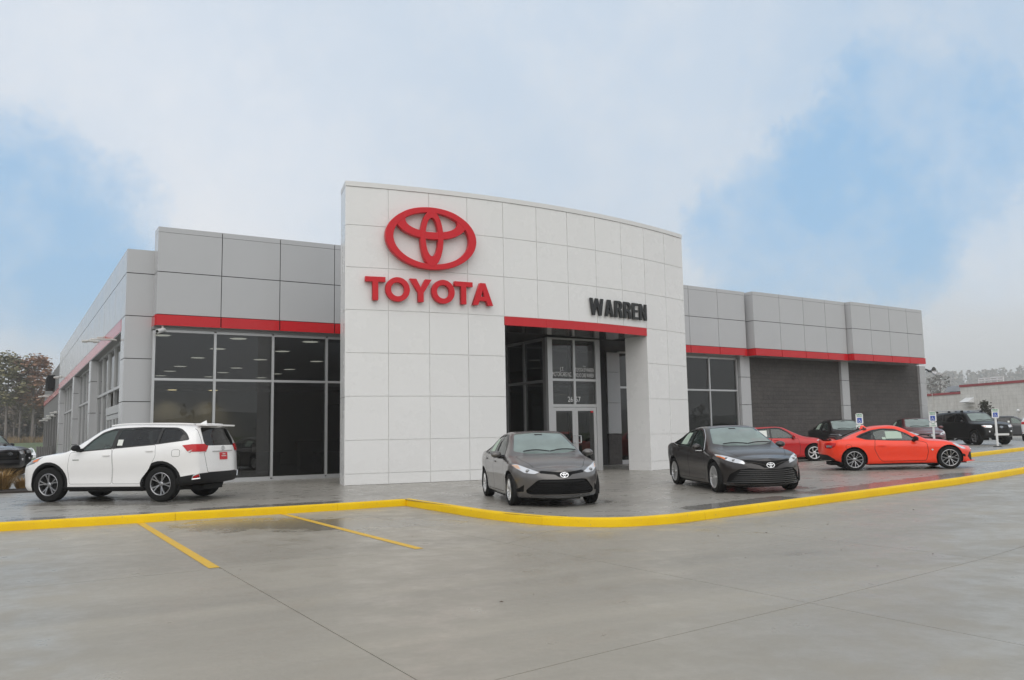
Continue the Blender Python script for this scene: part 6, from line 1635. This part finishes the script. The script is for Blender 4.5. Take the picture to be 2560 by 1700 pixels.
spawn('sedan', 'parked_sedan', at(2276, 41), (math.cos(R(230)), math.sin(R(230))), pt_maroon, 'maroon car facing us behind the bonnet of the orange-red coupe', 'sedan', zoff=.301)
a_ = on_z(2436.4, 1112.8, .301); b_ = on_z(2518, 1111, .301)
dd = nrm((-(b_.y-a_.y), b_.x-a_.x)); dd = (-dd[0], -dd[1]); cc = ((a_.x+b_.x)/2-dd[0]*1.395, (a_.y+b_.y)/2-dd[1]*1.395)
spawn('offroad', 'parked_suv', cc, dd, pt_black, 'boxy black off-road SUV with silver skid plate and roof rails by the right signpost', 'suv', zoff=.301)
spawn('suv', 'parked_suv', at(2524, 64), nrm((.45, -.89)), pt_dgrey, 'dark grey SUV partly hidden behind the boxy black off-road SUV', 'suv', zoff=.281)
spawn('suv', 'parked_suv', at(2590, 55), nrm((.93, .38)), pt_white, 'white SUV cut off by the right edge with only its red tail light showing', 'suv', zoff=.281)
spawn('hatch', 'parked_hatchback', at(2337, 62), nrm((.2, -.97)), pt_blue, 'blue car glimpsed between the maroon car and the boxy black SUV', 'car', zoff=.281)
spawn('offroad', 'parked_suv', (-.85, 42.0), nrm((.62, -.78)), pt_black, 'black SUV with amber marker lamp behind the nose of the white SUV', 'suv', swap={'white_plastic': m_black_plastic})
spawn('offroad', 'parked_suv', (-1.15, 38.9), nrm((.62, -.78)), pt_dgrey, 'dark grey SUV cut off by the left edge behind the dry grass tuft', 'suv', swap={'white_plastic': m_black_plastic})
spawn('offroad', 'parked_pickup', at(70, 100), nrm((.1, -1)), pt_white, 'small white vehicle far off at the left, in front of the green field', 'vehicle', swap={'white_plastic': m_black_plastic}, zoff=-1.10)
spawn('sedan', 'parked_sedan', at(18, 96), nrm((.8, -.5)), pt_silver, 'silver car far off at the left edge below the green field', 'sedan', zoff=-1.05)

# ================================================================== SIGNPOSTS
m_post = simple('white_post', (0.72, 0.73, 0.73), 0.45)
m_green = simple('green_print', (0.05, 0.28, 0.13), 0.6)
m_bluep = simple('blue_print', (0.02, 0.08, 0.42), 0.5)
def wheelchair(parent, s, y):
    """seated figure on a wheel, in white on the blue field"""
    bm = bmesh.new()
    def st(pts, w):
        for (x0, z0), (x1, z1) in zip(pts, pts[1:]):
            d = Vector((x1-x0, 0, z1-z0)); l = d.length; d.normalize(); n = Vector((-d.z, 0, d.x))*w/2; a = Vector((x0, y, z0)); b = Vector((x1, y, z1))
            bm.faces.new([bm.verts.new(q) for q in (a-n, b-n, b+n, a+n)])
    k = s
    st([(-.10*k, .30*k), (-.06*k, .0), (.18*k, 0), (.28*k, -.28*k), (.36*k, -.26*k)], .075*k)
    st([(-.08*k, .16*k), (.15*k, .16*k)], .06*k)
    st([(-.02*k+.24*k*math.cos(R(a)), -.14*k+.24*k*math.sin(R(a))) for a in range(120, 385, 22)], .06*k)
    c = bmesh.ops.create_circle(bm, cap_ends=True, segments=10, radius=.065*k); bmesh.ops.rotate(bm, verts=c['verts'], cent=(0, 0, 0), matrix=Matrix.Rotation(PI/2, 3, 'X')); bmesh.ops.translate(bm, verts=c['verts'], vec=(-.10*k, y, .40*k))
    return from_bm('wheelchair_symbol', bm, m_vinyl, parent)
def signpost(p, yaw, zt, two, label):
    s = empty('accessible_parking_sign', p, yaw, label, 'sign', 'accessible parking signs on white posts')
    h = zt-p[2]
    bm = bmesh.new(); bbox(bm, (-.045, -.03, .02), (.045, .03, h-.02)); from_bm('post', bm, m_post, s)
    bm = bmesh.new(); lathe(bm, [(.0001, .05), (.10, .05), (.19, .03), (.21, 0)], 16, 'z'); from_bm('base_plate', bm, m_black_plastic, s)
    bm = bmesh.new(); obox(bm, (0, -.04, h-.24), (.305, .012, .46)); bmesh.ops.bevel(bm, geom=[e for e in bm.edges if abs(e.verts[0].co.y-e.verts[1].co.y) > .005], offset=.03, segments=2, affect='EDGES'); pl = from_bm('sign_plate', bm, m_vinyl, s)
    for txt, z, hh, w in (('RESERVED', h-.085, .045, .24), ('PARKING', h-.150, .045, .22)):
        link('text', text_mesh(txt, hh/.7, m_green, .0006, .003, width=w), None, pl, Matrix.Translation((0, -.0475, z)))
    bm = bmesh.new(); obox(bm, (0, -.0475, h-.31), (.19, .003, .22)); from_bm('symbol_field', bm, m_bluep, pl)
    w_ = wheelchair(pl, .19, 0); w_.matrix_basis = Matrix.Translation((0, -.0505, h-.33))
    if two:
        bm = bmesh.new(); obox(bm, (0, -.04, h-.60), (.305, .012, .20)); p2_ = from_bm('sign_plate', bm, m_vinyl, s)
        link('text', text_mesh('VAN', .06, m_green, .0006, .003, width=.14), None, p2_, Matrix.Translation((0, -.0475, h-.585)))
        link('text', text_mesh('ACCESSIBLE', .04, m_green, .0006, .002, width=.24), None, p2_, Matrix.Translation((0, -.0475, h-.665)))
s3 = on_z(2494.5, 1117.5, .301)
signpost((s3.x, s3.y, .301), R(-50), 2.13, False, 'right post with blue accessible parking sign in front of the boxy black SUV')
x, y = at(2322.6, 38.5); signpost((x, y, .301), R(-58), 2.01, True, 'middle post with two stacked accessible parking plates beside the maroon car')
x, y = at(2139.5, 36.0); signpost((x, y, .301), R(-34), 1.95, True, 'left post with accessible parking sign rising behind the orange-red coupe roof')

# ================================================================== NEIGHBOURING BUILDING
NB = empty('block_warehouse'); tag(NB, 'weathered white painted block building with dull red coping beyond the parked cars', 'building')
nd = Vector((.296, .955, 0)).normalized(); nn = Vector((nd.y, -nd.x, 0))*-1; n0 = Vector((91.5, 54.5, 0))
MN = frame((n0.x, n0.y, 0), (-nd.x, -nd.y, 0))        # x runs towards us along the wall
MNi = MN.inverted()
def nb(u, v): q = MNi @ on_plane(u, v, n0, nn); return q.x, q.z
ZR_ = lambda x, y: (2260+x/5.6, 900+y/5.6)
xs_step, z_hi = nb(*ZR_(785, 375)); xl, z_lo = nb(*ZR_(292, 500)); xe = nb(2575, 960)[0]; z_lo2 = nb(*ZR_(780, 468))[1]
xr_ = xe + 10
def wallmat():
    m, t, p = principled('painted_block_wall')
    tcn = N(t, 'ShaderNodeNewGeometry'); pos = tcn.outputs['Position']
    al = vmath(t, 'DOT_PRODUCT', pos, tuple(nd)).outputs['Value']; sp = N(t, 'ShaderNodeSeparateXYZ'); L(t, pos, sp.inputs[0])
    cb = N(t, 'ShaderNodeCombineXYZ'); L(t, al, cb.inputs[0]); L(t, sp.outputs['Z'], cb.inputs[1])
    br = N(t, 'ShaderNodeTexBrick'); L(t, cb.outputs[0], br.inputs['Vector']); br.inputs['Scale'].default_value = 1.0; br.inputs['Brick Width'].default_value = .8; br.inputs['Row Height'].default_value = .4; br.inputs['Mortar Size'].default_value = .02
    br.inputs['Color1'].default_value = (.60, .585, .55, 1); br.inputs['Color2'].default_value = (.64, .62, .585, 1); br.inputs['Mortar'].default_value = (.54, .525, .495, 1)
    st = N(t, 'ShaderNodeCombineXYZ'); L(t, fmath(t, 'MULTIPLY', al, 1.0), st.inputs[0]); L(t, fmath(t, 'MULTIPLY', sp.outputs['Z'], .16), st.inputs[1])
    f = noise(t, st.outputs[0], .62, 5.0, .6); f2 = noise(t, st.outputs[0], 2.6, 5.0, .6); up = maprange(t, sp.outputs['Z'], 2.2, 5.5, .25, 1.0)
    c = mixc(t, fmath(t, 'MULTIPLY', maprange(t, f, .58, .72, 0, .8), up), br.outputs['Color'], (.12, .11, .10))
    c = mixc(t, maprange(t, f2, .45, .7, 0, .35), c, (.36, .335, .29)); L(t, c, p.inputs['Base Color']); setp(p, rough=.85); return m
m_block = wallmat()
box('wall', NB, (xs_step, 0, -.6), (xr_, 14, z_hi-.02), m_block, MN)
box('wall', NB, (xl-14, .02, -.6), (xs_step-.01, 14, z_lo2-.02), m_block, MN)
box('coping', NB, (xs_step-.05, -.08, z_hi-.06), (xr_, .5, z_hi+.20), m_red_dull, MN)
box('coping', NB, (xl-14, -.08, z_lo2-.06), (xs_step-.06, .5, z_lo2+.20), m_red_dull, MN)
m_roofu = simple('galvanised_grey', (.27, .285, .30), .5, metal=.3, var=.1, vscale=.8, coord='World')
ua, ub = nb(*ZR_(470, 400))[0], nb(*ZR_(782, 400))[0]; zu0, zu1 = nb(*ZR_(620, 440))[1], nb(*ZR_(620, 362))[1]
bm = bmesh.new(); vs = bbox(bm, (ua, 1.0, zu0), (ub, 4.0, zu1))
for v in vs:
    if v.co.z > (zu0+zu1)/2: v.co.y += .35
from_bm('roof_unit', bm, m_roofu, NB, MN)
for x in (ua+.6, ub-.4, (ua+ub)/2): box('unit_leg', NB, (x-.25, 1.3, z_lo2-.1), (x+.25, 1.8, zu0), m_black_plastic, MN)
ra, rb_ = nb(*ZR_(960, 300))[0], nb(*ZR_(1308, 300))[0]
zr1 = nb(*ZR_(1130, 252))[1]
rail = empty('roof_railing'); rail.parent = NB
bm = bmesh.new()
for x in fr(ra, rb_, 4): tube(bm, [(x, .8, z_hi+.1), (x, .8, zr1)], .05, 6)
for z in (zr1, (zr1+z_hi)/2+.15): tube(bm, [(ra-.05, .8, z), (rb_+.05, .8, z)], .05, 6)
bpy.data.objects.remove(rail)
from_bm('roof_railing', bm, m_post, NB, MN)
bm = bmesh.new(); va, vb = nb(*ZR_(862, 560))[0], nb(*ZR_(985, 560))[0]; z0_, z1_ = nb(*ZR_(920, 650))[1], nb(*ZR_(920, 525))[1]
v = [bm.verts.new(p) for p in ((va, 0, z1_), (vb, 0, z1_), (vb, -.9, (z0_+z1_)/2), (va, -.9, (z0_+z1_)/2), (va, 0, (z0_+z1_)/2-.1), (vb, 0, (z0_+z1_)/2-.1))]
for f in ((0, 1, 2, 3), (3, 2, 5, 4), (0, 3, 4), (1, 5, 2)): bm.faces.new([v[i] for i in f])
from_bm('vent_hood', bm, m_post, NB, MN)
box('vent_hood', NB, (va+.1, -.5, z0_), (vb, -.01, (z0_+z1_)/2-.5), m_post, MN)
dx_ = nb(*ZR_(415, 600))[0]; bm = bmesh.new(); tube(bm, [(dx_, -.12, -.5), (dx_, -.12, z_lo2+.2)], .035, 8); from_bm('downpipe', bm, m_block, NB, MN)
lx_, lz_ = nb(*ZR_(1615, 708)); bm = bmesh.new(); bmesh.ops.create_uvsphere(bm, u_segments=10, v_segments=8, radius=.16); bmesh.ops.translate(bm, vec=(lx_, -.15, lz_), verts=bm.verts[:]); from_bm('wall_lamp', bm, m_post, NB, MN)

# ================================================================== VEGETATION
def leafmat(name, c1, c2):
    m, t, p = principled(name)
    oi = N(t, 'ShaderNodeNewGeometry'); f = noise(t, oi.outputs['Position'], .9, 4.0, .6)
    r = maprange(t, oi.outputs['Random Per Island'], 0, 1, 0, 1, False)
    c = mixc(t, r, c1, c2); c = mixc(t, maprange(t, f, .35, .7, 0, .5), c, tuple(x*.6 for x in c1)); L(t, c, p.inputs['Base Color']); setp(p, rough=.8); return m
m_bark = simple('grey_bark', (0.221, 0.191, 0.177), .9, var=.25, vscale=1.0)  # bark and leaf colours lightened, carrying haze over the wood
m_leaf_g = leafmat('olive_autumn_leaves', (0.177, 0.169, 0.089), (0.279, 0.243, 0.132))
m_leaf_r = leafmat('russet_autumn_leaves', (0.324, 0.177, 0.110), (0.442, 0.273, 0.191))
m_leaf_b = leafmat('brown_autumn_leaves', (0.221, 0.177, 0.140), (0.324, 0.258, 0.206))
m_leaf_e = leafmat('dark_evergreen_leaves', (.018, .022, .010), (.05, .045, .022))
m_twig = leafmat('bare_twigs', (.22, .20, .19), (.30, .275, .26))  # pale twig tone puts distance haze into the colour
def tree_meshes(seed, H, crown_r, base, leaves, lsize, leafmat_, spread=1.0, narrow=False):
    rg = random.Random(seed); bt = bmesh.new(); bl = bmesh.new(); tips = []
    r0 = H*.016
    tp = [Vector((math.sin(i*.8+seed)*.012*H*i/6, math.cos(i*1.1+seed)*.012*H*i/6, H*.93*i/6)) for i in range(7)]
    tube(bt, tp, [r0*(1-.13*i) for i in range(7)], 7)
    for k in range(15):
        t = base+(1-base)*.93*(k+.5)/15; i = min(5, int(t*.93*6/.93)); p = tp[i].lerp(tp[i+1], min(1, t*6-i)) if i < 6 else tp[6]
        a = k*2.4+rg.uniform(-.4, .4); ln = crown_r*(.45+.75*math.sin(PI*min(1, max(.08, (t-base)/(1-base)*.9+.1))))*rg.uniform(.7, 1.1)*spread
        d = Vector((math.cos(a), math.sin(a), rg.uniform(.45, 1.0))).normalized(); q = p+d*ln*.55; e = q+Vector((d.x, d.y, d.z*.6+.15)).normalized()*ln*.5
        tube(bt, [p, q, e], [r0*.35*(1.1-t), r0*.22*(1.1-t), r0*.08], 5); tips += [q, e, p.lerp(q, .7), q.lerp(e, .5)]
        for s in range(2):
            b2 = a+rg.uniform(-1, 1); e2 = q+Vector((math.cos(b2), math.sin(b2), rg.uniform(0, .7))).normalized()*ln*.4; tube(bt, [q, e2], [r0*.14, r0*.05], 4); tips += [e2, q.lerp(e2, .6)]
    tips.append(tp[6])
    for k in range(leaves):
        c = rg.choice(tips); sg = crown_r*.17; p = c+Vector((rg.gauss(0, sg), rg.gauss(0, sg), rg.gauss(0, sg*.8))); s = lsize*rg.uniform(.5, 1.25)
        M3 = Matrix.Rotation(rg.uniform(0, 2*PI), 3, 'Z') @ Matrix.Rotation(rg.uniform(-1.2, 1.2), 3, 'X')
        bl.faces.new([bl.verts.new(p+M3 @ Vector(q)*s) for q in ((-.5, -.3, 0), (.5, -.35, 0), (.55, .3, .1), (-.4, .4, 0))])
    mt = bpy.data.meshes.new('trunk'); bt.to_mesh(mt); bt.free(); mt.materials.append(m_bark); mt.shade_smooth()
    ml = bpy.data.meshes.new('crown'); bl.to_mesh(ml); bl.free(); ml.materials.append(leafmat_); return mt, ml
TK = {'olive': tree_meshes(1, 20, 4.6, .42, 2300, .62, m_leaf_g), 'russet': tree_meshes(5, 20, 4.4, .40, 2500, .58, m_leaf_r), 'brown': tree_meshes(9, 20, 3.6, .45, 1400, .6, m_leaf_b), 'thin': tree_meshes(13, 20, 3.0, .5, 500, .5, m_twig), 'low': tree_meshes(17, 20, 4.4, .06, 1900, .9, m_leaf_b)}
def tree(kind, x, y, z, h, label, group, rz=None):
    t = empty('autumn_tree' if kind != 'thin' else 'bare_tree', (x, y, z), rz if rz is not None else random.uniform(0, 6.28), label, 'tree', group); t.scale = (h/20*random.uniform(.9, 1.15), h/20, h/20)
    mt, ml = TK[kind]; link('trunk', mt, None, t); link('crown', ml, None, t); return t
GL = 'autumn trees beyond the green field at the left'
rt = random.Random(21)
def tz(x, y): return terrain(x, y)-.15
hero = [('olive', 16, 172, 18.6, 'tall olive-green tree at the left edge of the photo, above the field'), ('russet', 82, 176, 19.0, 'russet tree with the tallest crown, beside the corner of the service wing'), ('brown', 50, 184, 16.2, 'brownish tree between the olive-green tree and the russet tree'), ('thin', 118, 186, 17.0, 'pale nearly bare tree showing just over the service wing roof')]
for k, u, dep, h, lab in hero:
    x, y = at(u, dep); tree(k, x, y, tz(x, y), h, lab, None)
for i in range(26):
    u = rt.uniform(-60, 190); dep = rt.uniform(186, 225); x, y = at(u, dep); k = rt.choice(['brown', 'brown', 'thin', 'olive', 'russet', 'thin'])
    tree(k, x, y, tz(x, y), rt.uniform(10, 15.5), {'brown': 'one of the dim brown-leaved trees crowding the wood behind the field', 'thin': 'one of the leafless grey trees crowding the wood behind the field', 'olive': 'one of the smaller olive-leaved trees in the wood behind the field', 'russet': 'one of the smaller russet trees in the wood behind the field'}[k], GL)
for i in range(15):
    u = -60+i*17+rt.uniform(-4, 4); dep = rt.uniform(196, 214); x, y = at(u, dep); tree('low', x, y, tz(x, y), rt.uniform(9, 13.5), 'one of the dim low brown trees filling the wood behind the field', 'low brown trees inside the wood')
# trees along the left boundary, mirrored in the side windows
for i in range(12):
    x = -52+rt.uniform(-8, 8); y = 22+i*9.5; tree(rt.choice(['brown', 'russet', 'olive', 'thin']), x, y, -.8, rt.uniform(12, 18), 'autumn tree on the left boundary, seen as a dark reflection in the side windows', 'trees mirrored in the side windows')
x, y = at(2322, 185); tree('thin', x, y, 0, 13.0, 'faint leafless tree nearest the far right corner of the showroom', None)
x, y = at(2346, 178); tree('thin', x, y, 0, 13.2, 'faint leafless tree above the grey roof unit of the white building', None)
# dark evergreen in front of the white building
x, y = at(2455, 80); rgx = random.Random(4); ev = empty('evergreen_shrub', (x, y, 0), 0, 'dark rounded evergreen behind the boxy black SUV, against the white wall', 'tree')
bt = bmesh.new(); tube(bt, [(0, 0, 0), (.05, 0, 1.5), (0, .1, 3.2)], [.12, .09, .04], 7); from_bm('trunk', bt, m_bark, ev, smooth=60)
bl = bmesh.new()
for cx, cz, r_ in ((0, 2.9, .55), (.35, 2.3, .6), (-.4, 2.2, .65), (.75, 2.35, .38), (-.75, 1.9, .4), (.1, 1.8, .8), (-.1, 3.35, .35)):
    for k in range(190):
        p = Vector((cx+rgx.gauss(0, r_*.45), rgx.gauss(0, r_*.5), cz+rgx.gauss(0, r_*.42))); s = rgx.uniform(.10, .22); M3 = Matrix.Rotation(rgx.uniform(0, 6.3), 3, 'Z') @ Matrix.Rotation(rgx.uniform(-1.3, 1.3), 3, 'X')
        bl.faces.new([bl.verts.new(p+M3 @ Vector(q)*s) for q in ((-.5, -.3, 0), (.5, -.3, 0), (.6, .3, 0), (-.5, .35, 0))])
from_bm('crown', bl, m_leaf_e, ev)
# far hillside woods on the right and low wooded horizon all round
def hillz(x, y):
    d = math.hypot(x, y); a = math.degrees(math.atan2(x, y))
    ridge = 56.0+13.0*math.sin(a*.23+1.0)+8.0*math.sin(a*.61)
    if a < 36 or a > 125: ridge *= .6
    return terrain(x, y)*.2+smooth01((d-1050)/420)*ridge
hs_ = []
bm = bmesh.new(); V = []
for d in (1040, 1120, 1200, 1280, 1360, 1440, 1500, 1600):
    V.append([bm.verts.new((d*math.sin(R(a)), d*math.cos(R(a)), hillz(d*math.sin(R(a)), d*math.cos(R(a)))-.2)) for a in range(-180, 181, 3)])
for A, B_ in zip(V, V[1:]):
    for k in range(len(A)-1): bm.faces.new((A[k], A[k+1], B_[k+1], B_[k]))
bmesh.ops.remove_doubles(bm, verts=bm.verts[:], dist=.01)
hl_ = from_bm('hills', bm, simple('wooded_slope', (.085, .07, .055), .95, var=.3, vscale=.05, coord='World'), smooth=60); tag(hl_, kind='structure')
bl = bmesh.new(); rw = random.Random(8)
for k in range(900):
    if k < 520: a = rw.uniform(54, 66)
    else: a = rw.uniform(-180, 180)
    d = rw.uniform(1100, 1510); x, y = d*math.sin(R(a)), d*math.cos(R(a)); z = hillz(x, y); h = rw.uniform(17, 27); r_ = h*.32
    for q in range(46 if k < 520 else 22):
        t = rw.random(); rr = r_*math.sqrt(max(.05, 1-(2*t-.9)**2)); an = rw.uniform(0, 6.28); p = Vector((x+math.cos(an)*rr*rw.random(), y+math.sin(an)*rr*rw.random(), z+h*(.12+.88*t))); s = rw.uniform(1.8, 4.2)*(1 if k < 520 else 1.6)
        M3 = Matrix.Rotation(rw.uniform(0, 6.3), 3, 'Z') @ Matrix.Rotation(rw.uniform(.5, 1.6), 3, 'X')
        bl.faces.new([bl.verts.new(p+M3 @ Vector(c)*s) for c in ((-.5, -.5, 0), (.5, -.4, 0), (.4, .5, 0), (-.5, .5, 0))])
wd = from_bm('distant_woods', bl, m_leaf_b); tag(wd, 'far wooded hillside fading into mist above the white building', 'woods', kind='stuff')
# dry brush at the foot of the wood, and the tufts by the drive
def blades(bm, c, n, rad, h, rg, w=.02, lean=.5):
    for k in range(n):
        a = rg.uniform(0, 6.28); r_ = rad*math.sqrt(rg.random())*.45; b = Vector(c)+Vector((math.cos(a)*r_, math.sin(a)*r_, 0)); d = Vector((math.cos(a), math.sin(a), 0))*rg.uniform(.1, lean); hh = h*rg.uniform(.35, 1.15); s = Vector((-math.sin(a), math.cos(a), 0))*w
        m_ = b+d*hh*.35+Vector((0, 0, hh*.6)); e = b+d*hh+Vector((0, 0, hh*.95)); A = [bm.verts.new(q) for q in (b-s, b+s, m_+s*.8, m_-s*.8, e)]
        bm.faces.new(A[:4]); bm.faces.new((A[3], A[2], A[4]))
bm = bmesh.new(); rb2 = random.Random(2)
for k in range(520):
    x, y = at(rb2.uniform(-120, 260), rb2.uniform(170, 184)); blades(bm, (x, y, terrain(x, y)-.1), 7, 2.2, rb2.uniform(.9, 1.8), rb2, .09, .5)
br = from_bm('dry_brush', bm, m_dry); tag(br, 'band of tan dry brush between the green field and the wood', 'brush', kind='stuff')
m_tuft = leafmat('golden_dry_grass', (.30, .17, .05), (.42, .28, .11))
for k, (u, v, h, rad, lab) in enumerate(((4, 1226, .62, .42, 'larger golden tuft of dry ornamental grass at the left edge'), (54, 1222, .34, .30, 'smaller golden tuft of dry grass just in front of the white SUV bumper'), (-45, 1230, .7, .6, 'golden tuft of dry grass outside the left edge'))):
    p = on_z(u, v, 0.02); t = empty('ornamental_grass', p, 0, lab, 'grass tuft', 'tufts of ornamental grass in the planting strip'); bm = bmesh.new(); blades(bm, (0, 0, 0), 420, rad, h, random.Random(k+30), .007, 1.25); from_bm('blades', bm, m_tuft, t)
m_mulch = simple('dark_mulch', (.028, .022, .018), .95, bump=.8, bscale=40)
pb = on_z(2, 1238, 0); pe = on_z(84, 1231, 0)
bd = box('planting_strip', None, (0, 0, -.05), (9.0, 1.5, .05), m_mulch, frame((pe.x-9*.985, pe.y+9*.17, 0), (.985, -.17, 0)), bevel=.02); tag(bd, kind='structure')
# screen fence at the end of the service wing
FS = empty('screen_fence', (0, 0, 0)); tag(FS, 'low grey board fence at the foot of the service wing, above the white SUV bonnet', 'fence')
m_fence = simple('grey_fence_board', (.13, .125, .12), .8, var=.15, vscale=2)
f0, f1 = on_y(92, 1125, 78), on_y(128, 1125, 66)
for k in range(9):
    p = f0.lerp(f1, k/8); zt_ = on_y(110, 1115.5, p.y).z
    box('fence_board', FS, (p.x-.02, p.y-.62, -.6), (p.x+.05, p.y+.62, zt_-.06*(k % 2)), m_fence)

# ================================================================== MIST
bm = bmesh.new(); bbox(bm, (-1720, -1720, -2.0), (1720, 1720, 125.0))
hz = bpy.data.materials.new('mist'); hz.use_nodes = True; t = hz.node_tree; t.nodes.clear()
pv = N(t, 'ShaderNodeVolumePrincipled'); pv.inputs['Color'].default_value = (.92, .93, .95, 1); pv.inputs['Density'].default_value = 0.0006; pv.inputs['Anisotropy'].default_value = 0.2
ho = N(t, 'ShaderNodeOutputMaterial'); L(t, pv.outputs[0], ho.inputs['Volume'])
haze = from_bm('haze', bm, hz); tag(haze, 'thin pale mist over the whole place', 'mist', kind='stuff')
